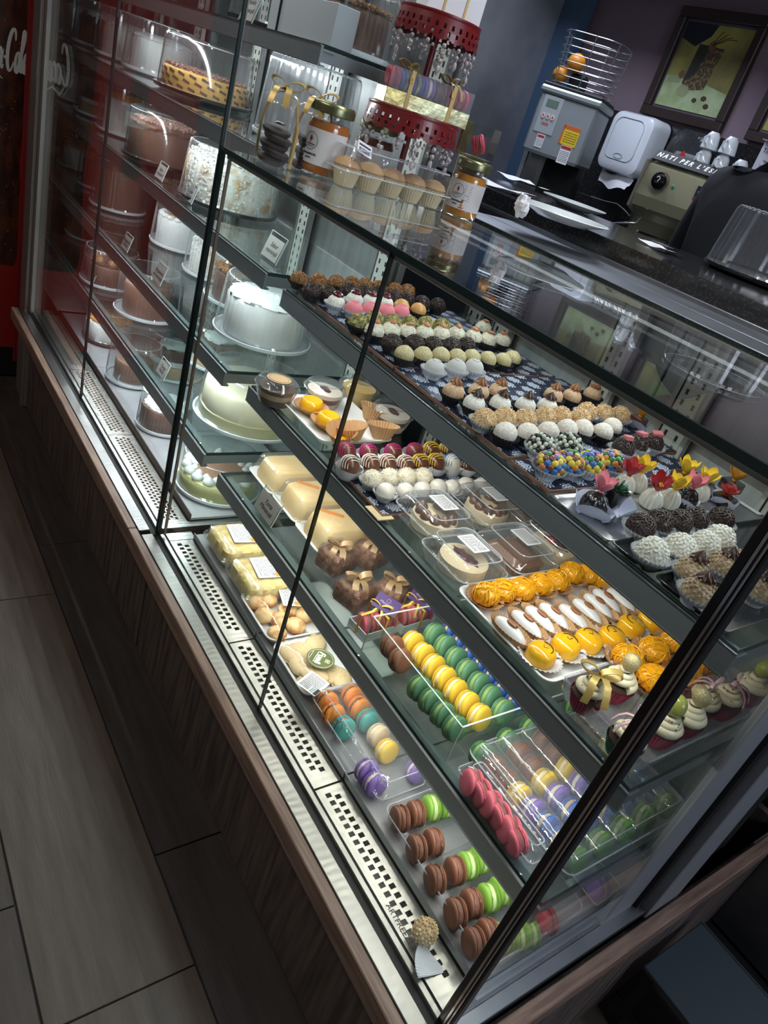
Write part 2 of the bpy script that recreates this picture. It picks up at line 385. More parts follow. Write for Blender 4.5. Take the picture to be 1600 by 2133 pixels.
def slotted_post(t, L, x, z0, z1, y=.716):
    p = obj('slotted_post', MB().box((x, y, (z0 + z1) / 2), (.052, .012, z1 - z0), b=.001).mesh(mat('post_white', (.62, .61, .58), .35, .3), False), t, -L)
    b = MB(); zz = z0 + .03
    while zz < z1 - .03:
        for s in (-.013, .013): b.box((x + s, y - .0061, zz), (.006, .001, .011))
        zz += .022
    obj('slots', b.mesh(black, False), p, stuff=True)
    for s in (-1, 1): obj('post_edge', MB().box((x + s * .033, y - .002, (z0 + z1) / 2), (.010, .014, z1 - z0)).mesh(steel, False), p)

door_grey = mat('door_steel', (.40, .41, .42), .35, .9, col2=(.30, .31, .32), tex='noise', scale=4, lo=.3, hi=.7, stretch=(10, 1, 1), bump=.1, bscale=30)
# ------------------------------------------------------------ low pastry case
LR = Vector((-.79, .37, .385)); t = thing('pastry_display_case', 'low glass pastry display case on wood plinth with three glass shelves', 'display case', LR)
def P(name, b, m, sm=False, par=None): return obj(name, b.mesh(m, sm), par or t, -LR if par is None else (0, 0, 0))
X0, X1 = -1.372, -.207; SPL = -.795
g = P('front_glass', MB().box(((X0 + SPL) / 2, 0, .826), (SPL - X0 - .003, .007, .862)), glass)
g = P('front_glass', MB().box(((SPL + X1) / 2, 0, .826), (X1 - SPL - .003, .007, .862)), glass)
P('glass_seam', MB().box((SPL, -.0005, .826), (.0026, .0076, .862)), mat('seam_dark', (.012, .014, .014), .25))
P('side_glass', MB().box((X1 + .004, .215, .826), (.007, .42, .862)), glass)
P('top_glass', MB().box(((X0 + X1) / 2, .268, 1.2585), (X1 - X0, .544, .007)), glass)
P('top_glass_edge', MB().box(((X0 + X1) / 2, -.0012, 1.2590), (X1 - X0 + .002, .0040, .0095)), glass_edge)
P('left_glass_edge', MB().box((X0 - .001, -.001, .826), (.0035, .008, .862)), glass_edge)
P('left_edge_strip', MB().box((X0 + .016, .006, .826), (.004, .006, .84)), mat('bronze_strip', (.16, .13, .11), .35, .5))
P('light_housing', MB().box(((X0 + X1) / 2, .532, 1.2500), (X1 - X0 - .01, .016, .008), b=.001), MATS.get('housing') or mat('housing', (.50, .43, .40), .4))  # made-up housing for the added rear light strip
P('light_housing', MB().box(((X0 + X1) / 2, .010, 1.2500), (X1 - X0 - .01, .012, .0075), b=.001), mat('housing', (.50, .43, .40), .4))
P('corner_post', MB().box((X1 + .000, -.001, .826), (.009, .012, .864), b=.001), blackgloss)
P('corner_trim', MB().box((X1 + .0062, -.0015, .826), (.0028, .011, .864)), mat('chrome', (.8, .8, .8), .12, 1.0))
P('corner_trim', MB().box((X1 + .0088, -.001, .826), (.0020, .010, .864)), darkmetal)
P('corner_trim', MB().box((X1 + .0110, -.0015, .826), (.0020, .011, .864)), MATS['chrome'])
P('corner_post', MB().box((X1 + .0140, .001, .826), (.0035, .014, .864), b=.001), darkmetal)
# sill
P('outer_sill', MB().box(((X0 + X1 + .02) / 2, -.031, .3915), (X1 - X0 + .02, .027, .017), b=.0012), steel_r)
P('glass_channel', MB().box(((X0 + X1) / 2, -.007, .388), (X1 - X0, .020, .010)), black)
P('inner_sill', MB().box(((X0 + X1) / 2, .0035, .3935), (X1 - X0 - .01, .010, .013), b=.001), steel_r)
P('inner_sill', MB().box(((X0 + X1) / 2, .0105, .392), (X1 - X0 - .01, .0025, .010)), black)
P('air_duct', MB().box(((X0 + X1) / 2, .043, .372), (X1 - X0 - .02, .066, .02)), black)
gx = [-1.335, -.975, -.597, -.218]
grx = [(-1.335, -.975), (-.971, -.599), (-.595, -.218)]
for a, c in grx: P('vent_grille', grille(a, c, .0125, .0685, .400, 2, .0158, .0088, .0105), steel_r)
P('sill_corner', MB().box((-1.352, .045, .3965), (.030, .064, .007)), steel)
dk = mat('deck_steel', (.50, .49, .51), .35, .35, col2=(.42, .41, .44), tex='noise', scale=6, bump=.15, bscale=30)
for a, c in grx:
    P('deck_pan', MB().box(((a + c) / 2, .386, .410), (c - a, .628, .006)), dk)
    P('pan_lip', MB().box(((a + c) / 2, .0710, .4120), (c - a, .0025, .015), b=.0006), rail)
# side ledge, rear corner frame
P('side_sill', MB().box((-.190, .215, .3915), (.020, .46, .017), b=.001), steel_d)
P('side_channel', MB().box((-.2015, .215, .390), (.004, .44, .012)), black)
P('side_inner_sill', MB().box((-.214, .245, .397), (.018, .36, .012)), steel_d)
sdm = mat('frame_steel', (.30, .31, .34), .42, .45, bump=.1, bscale=60)
P('rear_side_frame', MB().box((-.204, .385, .82), (.012, .085, .85), b=.002), sdm)
P('rear_side_frame', MB().box((-.188, .494, .815), (.028, .100, .862), b=.002), sdm)
P('frame_gap', MB().box((-.196, .436, .82), (.010, .014, .85)), black)
P('rear_side_cover', MB().box((-.21, .655, .81), (.02, .216, .87)), black)
P('case_top', MB().box(((X0 + X1) / 2, .601, 1.2585), (X1 - X0, .112, .008), b=.001), steel_d)
P('case_top', MB().box(((X0 + X1) / 2, .715, 1.2585), (X1 - X0, .108, .008), b=.001), steel_d)
P('top_groove', MB().box(((X0 + X1) / 2, .659, 1.2575), (X1 - X0, .004, .008)), black)
P('top_groove', MB().box(((X0 + X1) / 2, .5425, 1.2575), (X1 - X0, .003, .008)), glass_edge)
for a, c in ((X0, -.79), (-.786, X1)):
    P('rear_door', MB().box(((a + c) / 2, .742, .83), (c - a, .02, .84), b=.002), door_grey)
P('rear_base', MB().box(((X0 + X1) / 2, .725, .402), (X1 - X0, .05, .03)), steel_d)
for x in (-1.335, -1.23, -.90, -.70, -.45): slotted_post(t, LR, x, .43, 1.22)
shelf(t, LR, -1.345, -.217, .171, 1.030, .53); shelf(t, LR, -1.345, -.217, .140, .808, .53); shelf(t, LR, -1.345, -.217, .111, .583, .53)
shadow_text('ARTFREEZER', .0125, ink, t, Vector((-.338, .022, .4006)) - LR, (0, 0, 0), 'maker_lettering', ext=.0002, sx=1.05)

# ------------------------------------------------------------ tall cake case
LL = Vector((-2.6, .25, .385)); t = thing('cake_display_case', 'tall glass cake display case on wood plinth with five glass shelves', 'display case', LL)
def P(name, b, m, sm=False): return obj(name, b.mesh(m, sm), t, -LL)
A0, A1, B0 = -2.80, -1.385, -3.90
for a, c in ((A0, -2.103), (-2.101, A1)):
    P('front_glass', MB().box(((a + c) / 2, 0, 1.20), (c - a - .001, .007, 1.61)), clear('tall_glass', (.93, .96, .955), 1.4, .02, 0, 1.5))
P('glass_seam', MB().box((-2.102, -.001, 1.2), (.0022, .008, 1.61)), black)
P('side_glass', MB().box((A1 + .002, .24, 1.2), (.007, .45, 1.61)), clear('end_glass', (.94, .97, .965), .8, .01, 0, 1.45))
P('glass_edge', MB().box((A1 + .002, -.003, 1.2), (.006, .006, 1.61)), glass_edge)
P('glass_edge', MB().box((A1 - .020, .010, 1.2), (.004, .004, 1.61)), mat('bronze_strip'))
P('corner_trim', MB().box((A1 - .010, .004, 1.2), (.004, .006, 1.61)), MATS['chrome'])
P('front_panel', MB().box((-3.43, .045, 1.2), (.92, .012, 1.61)), darkmetal)
P('end_panel', MB().box((B0 - .008, .25, 1.2), (.006, .46, 1.61)), darkmetal)
P('end_trim', MB().box((A0, -.002, 1.2), (.010, .012, 1.61)), mat('aluminium', (.5, .49, .47), .35, .8))
P('outer_sill', MB().box(((A0 - .03 + A1) / 2, -.031, .3915), (A1 - A0 + .02, .027, .017), b=.0012), steel)
P('glass_channel', MB().box(((A0 + A1) / 2, -.007, .388), (A1 - A0 + .02, .020, .010)), black)
P('inner_sill', MB().box(((A0 + A1) / 2, .0035, .3935), (A1 - A0 - .01, .010, .013), b=.001), steel)
P('air_duct', MB().box(((A0 + A1) / 2, .043, .372), (A1 - A0 - .02, .066, .02)), black)
P('deck_pan', MB().box(((A0 + B0) / 2, .275, .410), (A0 - B0 - .03, .375, .006)), dk)
lg = [(-2.78, -2.30), (-2.297, -1.86), (-1.857, -1.405)]
for a, c in lg:
    P('vent_grille', grille(a, c, .0125, .083, .400, 4, .0150, .0095, .0072), steel_r)
    P('deck_pan', MB().box(((a + c) / 2, .275, .410), (c - a, .375, .006)), dk)
    P('pan_lip', MB().box(((a + c) / 2, .0875, .4145), (c - a, .0025, .019)), mat('bronze_dark', (.10, .07, .06), .35, .6))
P('end_sill', MB().box((-1.394, .24, .397), (.022, .46, .014)), steel)
P('top_cap', MB().box(((B0 + A1) / 2, .25, 2.02), (A1 - B0, .50, .05)), darkmetal)
for a, c in ((B0, -3.36), (-3.355, -2.865), (-2.86, -2.36), (-2.355, -1.87), (-1.865, A1)):
    P('rear_door', MB().box(((a + c) / 2, .486, 1.2), (c - a, .02, 1.6), b=.002), door_grey)
for x in (-3.60, -3.20, -2.78, -2.30, -1.83, -1.425): slotted_post(t, LL, x, .43, 1.97, .460)
for y, z in ((.170, 1.474), (.135, 1.266), (.155, 1.042), (.107, .812), (.095, .600)):
    shelf(t, LL, -3.88, -1.402, y, z, .448 - y)

# ============================================================ sweets: shapes
def nz(d, f, a, o=0.0): return a * noise.noise(Vector((d.x * f + o, d.y * f - o, d.z * f + 2 * o)))
def fib(n, up=-.35):
    out = []; i = 0; N = int(n / (1 - up) * 2)
    for i in range(N):
        z = 1 - 2 * (i + .5) / N
        if z < up: break
        a = i * 2.399963; r = math.sqrt(1 - z * z); out.append(Vector((r * math.cos(a), r * math.sin(a), z)))
    return out
def frame(d, spin=0.0, p=(0, 0, 0)):
    q = Vector((0, 0, 1)).rotation_difference(d) @ Quaternion((0, 0, 1), spin)
    return Matrix.Translation(p) @ q.to_matrix().to_4x4()
def coat(kind, R, seed=3):
    r = random.Random(seed); b = MB()
    if kind == 'sprinkle':
        for d in fib(150, -.3):
            b.box((0, 0, 0), (R * .34, R * .12, R * .10), frame((d + Vector((r.uniform(-.2, .2), r.uniform(-.2, .2), r.uniform(-.2, .2)))).normalized(), r.uniform(0, 6.3), d * R * 1.01), b=.0004)
    elif kind == 'crisp':
        for d in fib(120, -.3):
            M = frame((d + Vector((r.uniform(-.3, .3), r.uniform(-.3, .3), r.uniform(-.3, .3)))).normalized(), r.uniform(0, 6.3), d * R * r.uniform(.97, 1.03))
            b.ball((0, 0, 0), (R * .19, R * .10, R * .09), 6, 4, M)
    elif kind == 'nuts':
        for d in fib(95, -.35):
            M = frame((d + Vector((r.uniform(-.5, .5), r.uniform(-.5, .5), r.uniform(-.5, .5)))).normalized(), r.uniform(0, 6.3), d * R * r.uniform(.95, 1.05))
            b.box((0, 0, 0), (R * r.uniform(.16, .27), R * r.uniform(.13, .2), R * r.uniform(.10, .18)), M, b=.0009)
    elif kind == 'crumb':
        for d in fib(170, -.35):
            M = frame((d + Vector((r.uniform(-.6, .6), r.uniform(-.6, .6), r.uniform(-.6, .6)))).normalized(), r.uniform(0, 6.3), d * R * r.uniform(.96, 1.05))
            b.box((0, 0, 0), (R * r.uniform(.10, .2), R * r.uniform(.09, .15), R * r.uniform(.08, .14)), M)
    elif kind == 'shred':
        for d in fib(150, -.35):
            M = frame((d + Vector((r.uniform(-.6, .6), r.uniform(-.6, .6), r.uniform(-.6, .6)))).normalized(), r.uniform(0, 6.3), d * R * r.uniform(.99, 1.05))
            b.box((0, 0, 0), (R * r.uniform(.2, .34), R * .06, R * .03), M)
    elif kind in ('bwb', 'bww'):
        for i, d in enumerate(fib(62, -.3)):
            if (r.random() < .5) == (kind == 'bwb'): b.ball(d * R * 1.05, R * .20, 8, 5)
    return b
M_ = mat
m_car = M_('caramel_crunch', (.20, .075, .022), .5, 0, col2=(.42, .19, .06), scale=190, bump=.5, bscale=260)
m_dark = M_('dark_sprinkle', (.030, .015, .011), .42, col2=(.055, .028, .02), scale=150)
m_dark2 = M_('dark_chocolate', (.030, .012, .008), .3, coat=.2)
m_milk = M_('milk_chocolate', (.115, .042, .022), .3, coat=.2)
m_white = M_('white_sugar', (.66, .60, .52), .7, col2=(.80, .76, .70), scale=300, bump=.5, bscale=420, bdist=.001)
m_jam = M_('cherry_jam', (.085, .008, .012), .12, coat=.6)
m_pink = M_('pink_sugar', (.72, .20, .23), .65, bump=.3, bscale=300, bdist=.0006)
m_gold = M_('egg_yolk_cream', (.62, .30, .09), .4, col2=(.70, .40, .14), scale=60)
m_pist = M_('pistachio_crumb', (.17, .16, .035), .6, col2=(.45, .37, .15), scale=130, lo=.45, hi=.55)
m_coco = M_('coconut', (.70, .62, .47), .65, col2=(.82, .77, .66), scale=120, bump=.4, bscale=250)
m_glit = M_('golden_granules', (.40, .32, .14), .45, col2=(.60, .50, .28), scale=420, bump=.8, bscale=600, bdist=.0012)
m_powd = M_('powdered_ball', (.52, .49, .47), .8, bump=.2, bscale=120)
m_beige = M_('beige_sugar', (.56, .33, .19), .65, col2=(.66, .44, .28), scale=260, bump=.5, bscale=350, bdist=.001)
m_pean = M_('peanut_crumb', (.62, .38, .18), .6, col2=(.76, .55, .32), scale=150)
m_cococ = M_('fine_coconut', (.66, .55, .45), .7, col2=(.80, .72, .66), scale=300, bump=.6, bscale=380, bdist=.001)
m_alm = M_('almond', (.42, .16, .05), .4, bump=.2, bscale=160)
m_ros1 = M_('caramel_cream', (.27, .095, .030), .18, coat=.5)
m_ros2 = M_('chocolate_cream', (.055, .018, .010), .25, coat=.3)
m_crisp = M_('white_crisp', (.74, .69, .60), .45)
m_nut = M_('candied_nut', (.30, .19, .10), .4, col2=(.45, .32, .19), scale=80)
m_nutp = M_('peanut_piece', (.48, .32, .16), .4, col2=(.64, .47, .28), scale=80)
cup_d = M_('dark_paper_cup', (.022, .018, .020), .55); cup_w = M_('white_paper_cup', (.68, .68, .72), .7)
cup_t = M_('tan_paper_cup', (.58, .35, .18), .65); cup_m = M_('magenta_foil_cup', (.33, .008, .05), .35, .3)
cup_g = M_('green_foil_cup', (.01, .09, .05), .35, .3)
CUPM = {'dark': cup_d, 'white': cup_w, 'tan': cup_t, 'magenta': cup_m, 'green': cup_g}

def cup_mesh(m, R, h, flare=1.28):
    return MB().zig([(R * .10, .0002, 0), (R * .70, .0002, 0), (R * .80, h * .35, R * .06), (R * flare * .93, h * .8, R * .11), (R * flare, h, R * .13)], 56).mesh(m, True, 15)
def rosette(R, m, n=8, tw=1.2):
    prof = [(1.0, 0, .22), (1.08, .22, .26), (.86, .55, .22), (.52, .92, .14), (.22, 1.25, .06), (.04, 1.5, 0)]; b = MB(); R_ = []
    K = 48
    for r, z, a in prof:
        R_.append([((r + a * math.cos(n * (t := 2 * math.pi * j / K) + z * tw * 3)) * R * math.cos(t), (r + a * math.cos(n * t + z * tw * 3)) * R * math.sin(t), z * R) for j in range(K)])
    return b.rings(R_, True, True, True).mesh(m, True, 60)

def ballmesh(kind, R):
    f = None
    if kind in ('caramel', 'pistachio', 'peanut'): f = lambda d: 1 + nz(d, 5, .12) + nz(d, 13, .10)
    elif kind in ('coconut_almond', 'shredded'): f = lambda d: 1 + nz(d, 4, .06) + nz(d, 14, .06)
    elif kind in ('pink', 'powder'): f = lambda d: (1 - .10 * max(0, d.z - .86) / .14) * (1 + nz(d, 2, .05))
    elif kind in ('sprinkle', 'pinkblock', 'bw', 'mm', 'crisp', 'nuts', 'peanutnut'): f = None
    else: f = lambda d: 1 + nz(d, 2.2, .05)
    mm = {'caramel': m_car, 'sprinkle': m_dark2, 'pinkblock': m_dark2, 'cherry': m_white, 'pink': m_pink, 'golden': m_gold, 'pistachio': m_pist,
          'coconut_almond': m_coco, 'glitter': m_glit, 'powder': m_powd, 'beige': m_beige, 'whiteros': m_white, 'peanut': m_pean, 'coconut': m_cococ,
          'shredded': m_coco, 'bw': m_dark2, 'mm': m_milk, 'crisp': m_crisp, 'nuts': m_nut, 'peanutnut': m_nutp, 'wrapped': M_('wrapped_white', (.66, .62, .57), .4, coat=.4)}[kind]
    hi = kind in ('caramel', 'pistachio', 'peanut', 'shredded', 'coconut_almond')
    return MB().ball((0, 0, 0), (R, R, R * .96), 40 if hi else 24, 26 if hi else 14, fn=f).mesh(mm, True, 180)
COATS = {'caramel': ('crumb', m_car), 'sprinkle': ('sprinkle', m_dark), 'pinkblock': ('sprinkle', m_dark), 'pistachio': ('crumb', m_pist), 'coconut_almond': ('shred', m_coco),
         'shredded': ('shred', m_coco), 'peanut': ('crumb', m_pean), 'crisp': ('crisp', m_crisp), 'nuts': ('nuts', m_nut), 'peanutnut': ('nuts', m_nutp)}
m_bb = M_('black_pearl', (.012, .010, .010), .15, coat=.5); m_ww = M_('white_pearl', (.60, .60, .50), .25, coat=.3)
CANDY = [M_('candy_' + n, c, .22, coat=.4) for n, c in (('blue', (.03, .13, .42)), ('green', (.04, .20, .05)), ('purple', (.20, .14, .36)), ('orange', (.62, .20, .03)), ('yellow', (.62, .45, .04)), ('brown', (.20, .06, .03)))]

def truffle(kind, p, label, group, cup='dark', R=.0180, seed=0, tilt=None):
    """p = ball centre"""
    t = thing('truffle', label, 'truffle', (p.x, p.y, p.z - R * .98), rnd.uniform(0, 6.28), group)
    obj('filling', cached(('ball', kind, R), lambda: ballmesh(kind, R)), t, (0, 0, R))
    if cup: obj('paper_cup', cached(('cup', cup, R), lambda: cup_mesh(CUPM[cup], R, R * .95)), t)
    if kind in COATS:
        ck, cm = COATS[kind]
        obj('coating', cached(('coat', kind, R, seed % 2), lambda: coat(ck, R, seed % 2 + 3).mesh(cm, ck == 'crisp')), t, (0, 0, R), stuff=True)
    if kind == 'cherry':
        obj('cherry_topping', cached('cherry', lambda: MB().ball((0, 0, 0), (R * .62, R * .62, R * .38), 20, 10, fn=lambda d: 1 + nz(d, 3, .25)).mesh(m_jam)), t, (0, 0, R * 1.93))
    if kind in ('pink', 'powder'):
        obj('ring_mark', cached(('ring', kind, R), lambda: MB().tube([(R * .38 * math.cos(a), R * .38 * math.sin(a), 0) for a in [i * .3927 for i in range(16)]], R * .05, 6, closed=True).mesh(m_pink if kind == 'pink' else m_powd)), t, (0, 0, R * 1.86))
    if kind == 'coconut_almond':
        obj('almond', cached('almond', lambda: MB().ball((0, 0, 0), (R * .58, R * .36, R * .20), 14, 8, fn=lambda d: 1 - .3 * max(0, d.x)).mesh(m_alm)), t, (0, 0, R * 2.08), (.2, .15, rnd.uniform(0, 6)))
    if kind == 'beige': obj('caramel_rosette', cached('ros1', lambda: rosette(R * .50, m_ros1)), t, (0, 0, R * 1.88))
    if kind in ('whiteros', 'nuts'): obj('chocolate_rosette', cached(('ros2', R), lambda: rosette(R * .50, m_ros2)), t, (0, 0, R * 1.9), (.1, 0, 0))
    if kind == 'pinkblock':
        obj('pink_block', cached('pblock', lambda: MB().box((0, 0, 0), (R * .95, R * .75, R * .45), b=.001).mesh(M_('pink_block', (.62, .18, .20), .4))), t, (0, 0, R * 2.1), (.15, -.2, 0))
        obj('block_base', cached('pblock2', lambda: MB().box((0, 0, 0), (R * .97, R * .77, R * .2), b=.001).mesh(m_milk)), t, (0, 0, R * 1.95), (.15, -.2, 0))
    if kind == 'bw':
        obj('black_pearls', cached('bwb', lambda: coat('bwb', R).mesh(m_bb)), t, (0, 0, R), stuff=True)
        obj('white_pearls', cached('bww', lambda: coat('bww', R).mesh(m_ww)), t, (0, 0, R), stuff=True)
    if kind == 'mm':
        r = random.Random(seed + 50)
        for d in fib(48, -.25):
            ci = r.randrange(6)
            me = cached(('candy', ci), lambda: MB().lathe([(0.0003, -.0030), (.0032, -.0026), (.0050, -.0010), (.0053, 0), (.0050, .0010), (.0032, .0026), (.0003, .0030)], 12).mesh(CANDY[ci], True, 80))
            q = Vector((0, 0, 1)).rotation_difference((d + Vector((r.uniform(-.25, .25), r.uniform(-.25, .25), r.uniform(-.25, .25)))).normalized())
            obj('candy', me, t, Vector((0, 0, R)) + d * R * 1.07, q=q)
    return t

def row(kind, desc, where, group, pts, z, cup='dark', R=.0180):
    n = len(pts)
    for i, (x, y) in enumerate(pts):
        truffle(kind, at(x, y, z + R * .98), (desc if n == 1 else ('%s, %s %s' % (desc, ordn(i, n), where)).strip()), group, cup, R, seed=i)
def z4(L): return [(550 + .375 * u, 500 + .375 * v) for u, v in L]
def z5(L): return [(1000 + .375 * u, 600 + .375 * v) for u, v in L]
def zb1(L): return [(750 + .3125 * u, 950 + .3125 * v) for u, v in L]
def zb2(L): return [(1100 + .3125 * u, 1000 + .3125 * v) for u, v in L]

# ---- boards and trays on the top shelf
def damask():
    m = bpy.data.materials.new('navy_damask'); m.use_nodes = True; nt = m.node_tree; N = nt.nodes; L = nt.links; b = N['Principled BSDF']; b.inputs['Roughness'].default_value = .45
    tc = N.new('ShaderNodeTexCoord'); sp = N.new('ShaderNodeSeparateXYZ'); L.new(tc.outputs['Object'], sp.inputs[0])
    def mth(op, a, b_=None, c=None):
        n = N.new('ShaderNodeMath'); n.operation = op
        for i, v in enumerate((a, b_, c)):
            if v is None: continue
            if isinstance(v, (int, float)): n.inputs[i].default_value = v
            else: L.new(v, n.inputs[i])
        return n.outputs[0]
    X = mth('MULTIPLY', sp.outputs[0], 1 / .044); Y = mth('MULTIPLY', sp.outputs[1], 1 / .036)
    fy = mth('FLOOR', Y); xs = mth('ADD', X, mth('MULTIPLY', mth('MODULO', mth('ABSOLUTE', fy), 2.0), .5))
    u = mth('ABSOLUTE', mth('SUBTRACT', mth('FRACT', xs), .5)); v = mth('SUBTRACT', mth('FRACT', Y), .5)
    r = mth('SQRT', mth('ADD', mth('MULTIPLY', u, u), mth('MULTIPLY', mth('MULTIPLY', v, v), .8))); th = mth('ARCTAN2', v, u)
    pet = mth('ADD', .34, mth('MULTIPLY', mth('COSINE', mth('MULTIPLY', th, 9.0)), .06))
    inside = mth('LESS_THAN', r, pet)
    sw = mth('SINE', mth('ADD', mth('MULTIPLY', r, 46.0), mth('MULTIPLY', mth('SINE', mth('MULTIPLY', th, 7.0)), 2.2)))
    lines = mth('GREATER_THAN', sw, -.1); msk = mth('MULTIPLY', inside, lines)
    mx = N.new('ShaderNodeMix'); mx.data_type = 'RGBA'; mx.inputs['A'].default_value = (.008, .013, .036, 1); mx.inputs['B'].default_value = (.62, .66, .76, 1)
    L.new(msk, mx.inputs['Factor']); L.new(mx.outputs['Result'], b.inputs['Base Color']); return m
m_dam = damask(); mdf = M_('mdf_edge', (.30, .16, .11), .6, col2=(.22, .11, .08), scale=30)
def board(x0, x1, y0, y1, z, label):
    t = thing('patterned_board', label, 'board', ((x0 + x1) / 2, (y0 + y1) / 2, z), 0, None)
    obj('wooden_base', MB().box((0, 0, .003), (x1 - x0, y1 - y0, .006), b=.0006).mesh(mdf, False), t)
    obj('printed_top', MB().box((0, 0, .0066), (x1 - x0 - .003, y1 - y0 - .003, .0012)).mesh(m_dam, False), t)
Z1 = 1.0300
board(-1.318, -.948, .186, .62, Z1, 'navy damask patterned board at the left end of the top shelf')
board(-.940, -.630, .184, .63, Z1, 'navy damask patterned board in the middle of the top shelf')
board(-.622, -.538, .182, .59, Z1, 'narrow navy damask board under the candy coated truffles')
def tray(x0, x1, y0, y1, z, m, label, name='black_tray', h=.008, r=.008):
    t = thing(name, label, 'tray', ((x0 + x1) / 2, (y0 + y1) / 2, z)); sx, sy = x1 - x0, y1 - y0
    obj('tray_body', MB().rings([rr(sx - .012, sy - .012, r, .0008), rr(sx - .004, sy - .004, r, h), rr(sx, sy, r, h), rr(sx, sy, r, h - .0015), rr(sx - .004, sy - .004, r, h - .002), rr(sx - .014, sy - .014, r, 0)], True, True, True).mesh(m, False), t)
    return t
blk_tray = M_('black_tray', (.018, .018, .020), .22, 0, coat=.5, bump=.2, bscale=30)
silver = M_('silver_board', (.55, .55, .55), .3, 1.0, bump=.15, bscale=20)
tray(-.531, -.421, .176, .60, Z1, silver, 'silver cake board under the chocolate flower bonbons', 'silver_board', .004)
tray(-.417, -.350, .172, .60, Z1, blk_tray, 'glossy black tray under the dark and white coated balls')
tray(-.345, -.240, .172, .56, Z1, blk_tray, 'glossy black tray at the near end of the top shelf')
ZB = Z1 + .0074

row('caramel', 'caramel crunch truffle in dark cup', 'on the top shelf', 'caramel crunch truffles', z4([(195, 225), (300, 235), (400, 243), (487, 250), (560, 258), (637, 272), (727, 285), (795, 290)]), ZB)
row('sprinkle', 'dark sprinkled brigadeiro', 'in the row behind cherry truffles', 'dark sprinkled truffles by the caramel ones', z4([(262, 290), (352, 303), (470, 288), (555, 300), (640, 302), (722, 325), (793, 340), (875, 355), (962, 368)]), ZB)
row('cherry', 'white truffle with dark cherry topping', 'of four on top shelf', 'cherry topped truffles', z4([(400, 350), (502, 335), (592, 345), (672, 355)]), ZB, 'white')
row('pink', 'pink sugared sweet in white cup', 'of the pink row', 'pink sweets', z4([(497, 385), (590, 390), (680, 400), (762, 402)]), ZB, 'white')
row('golden', 'smooth golden caramel ball in dark cup', 'of the pair behind pink sweets', 'golden balls', z4([(762, 372), (855, 393)]), ZB)
row('pistachio', 'pistachio crumb truffle in dark cup', 'on the top shelf', 'pistachio truffles', z4([(520, 465), (612, 450), (712, 465), (808, 475), (897, 475), (987, 485)]), ZB)
row('coconut_almond', 'coconut truffle topped with an almond', 'in the long almond row', 'almond coconut truffles', z4([(612, 510), (702, 510), (793, 520), (890, 525), (982, 530), (1068, 530), (1160, 545), (1240, 562), (1318, 567)]), ZB)
row('coconut_almond', 'lone almond coconut truffle behind the almond row', 'one', 'almond coconut truffles', z4([(1215, 495)]), ZB)
row('sprinkle', 'dark flaked brigadeiro between almond and golden rows', '', 'dark flaked truffles', z4([(712, 580), (835, 580), (940, 590), (1040, 595), (1122, 592)]), ZB)
row('glitter', 'pale golden granulated truffle in dark cup', 'of the golden row', 'golden granulated truffles', z4([(778, 640), (883, 645), (980, 647), (1070, 655), (1152, 657), (1240, 667), (1325, 675), (1378, 662)]), ZB)
row('powder', 'greyish powdered ball in white cup', 'of three', 'powdered balls', z4([(945, 715), (1068, 712), (1165, 712)]), ZB, 'white')
row('beige', 'beige truffle with caramel rosette', 'in the rosette row', 'caramel rosette truffles', z4([(1050, 848), (1190, 848), (1300, 848)]) + z5([(405, 603), (508, 608), (622, 595)]), ZB)
row('whiteros', 'white truffle with chocolate rosette', 'in front of caramel rosettes', 'white chocolate-rosette truffles', z4([(1165, 915), (1310, 915), (1450, 925), (1570, 930)]), ZB)
row('peanut', 'tan peanut crumb truffle in white cup', 'of the peanut row', 'peanut crumb truffles', z5([(22, 735), (135, 728), (248, 735), (358, 722), (447, 718), (552, 728), (590, 693), (685, 703), (775, 712)]), ZB, 'white')
row('coconut', 'pale coconut dusted truffle in dark cup', 'of the coconut row', 'coconut dusted truffles', z5([(140, 808), (265, 812), (378, 802), (482, 787), (570, 787), (680, 805), (732, 775)]), ZB)
row('bw', 'truffle covered in black and white pearls', 'one of the pair', 'pearl covered truffles', z5([(335, 885), (490, 882)]), ZB, 'white', .0185)
row('pinkblock', 'dark sprinkled truffle with pink chocolate block', 'of three', 'pink block truffles', z5([(795, 893), (872, 870), (957, 868)]), ZB, 'white')
row('mm', 'truffle covered in coloured sugar lentils', 'of four', 'candy covered truffles', z5([(385, 990), (492, 982), (610, 985), (725, 978)]), ZB, 'white', .0192)
ZT = Z1 + .0012
row('sprinkle', 'large dark sprinkled brigadeiro in white cup', 'on the black tray', 'large dark brigadeiros', zb2([(750, 315), (870, 285), (1000, 287), (1110, 267), (1285, 265)]), ZT, 'white', .0185)
row('crisp', 'white rice crisp ball in white cup', 'on the black tray', 'white crisp balls', zb2([(825, 487), (1012, 457), (1175, 437), (1275, 395)]), ZT, 'white', .0195)
row('nuts', 'chopped nut ball with chocolate rosette', 'at near end of top shelf', 'nut balls with rosettes', zb2([(1090, 610), (1135, 745), (1300, 572), (1440, 560), (1535, 735), (1590, 500)]), ZT, 'white', .0190)

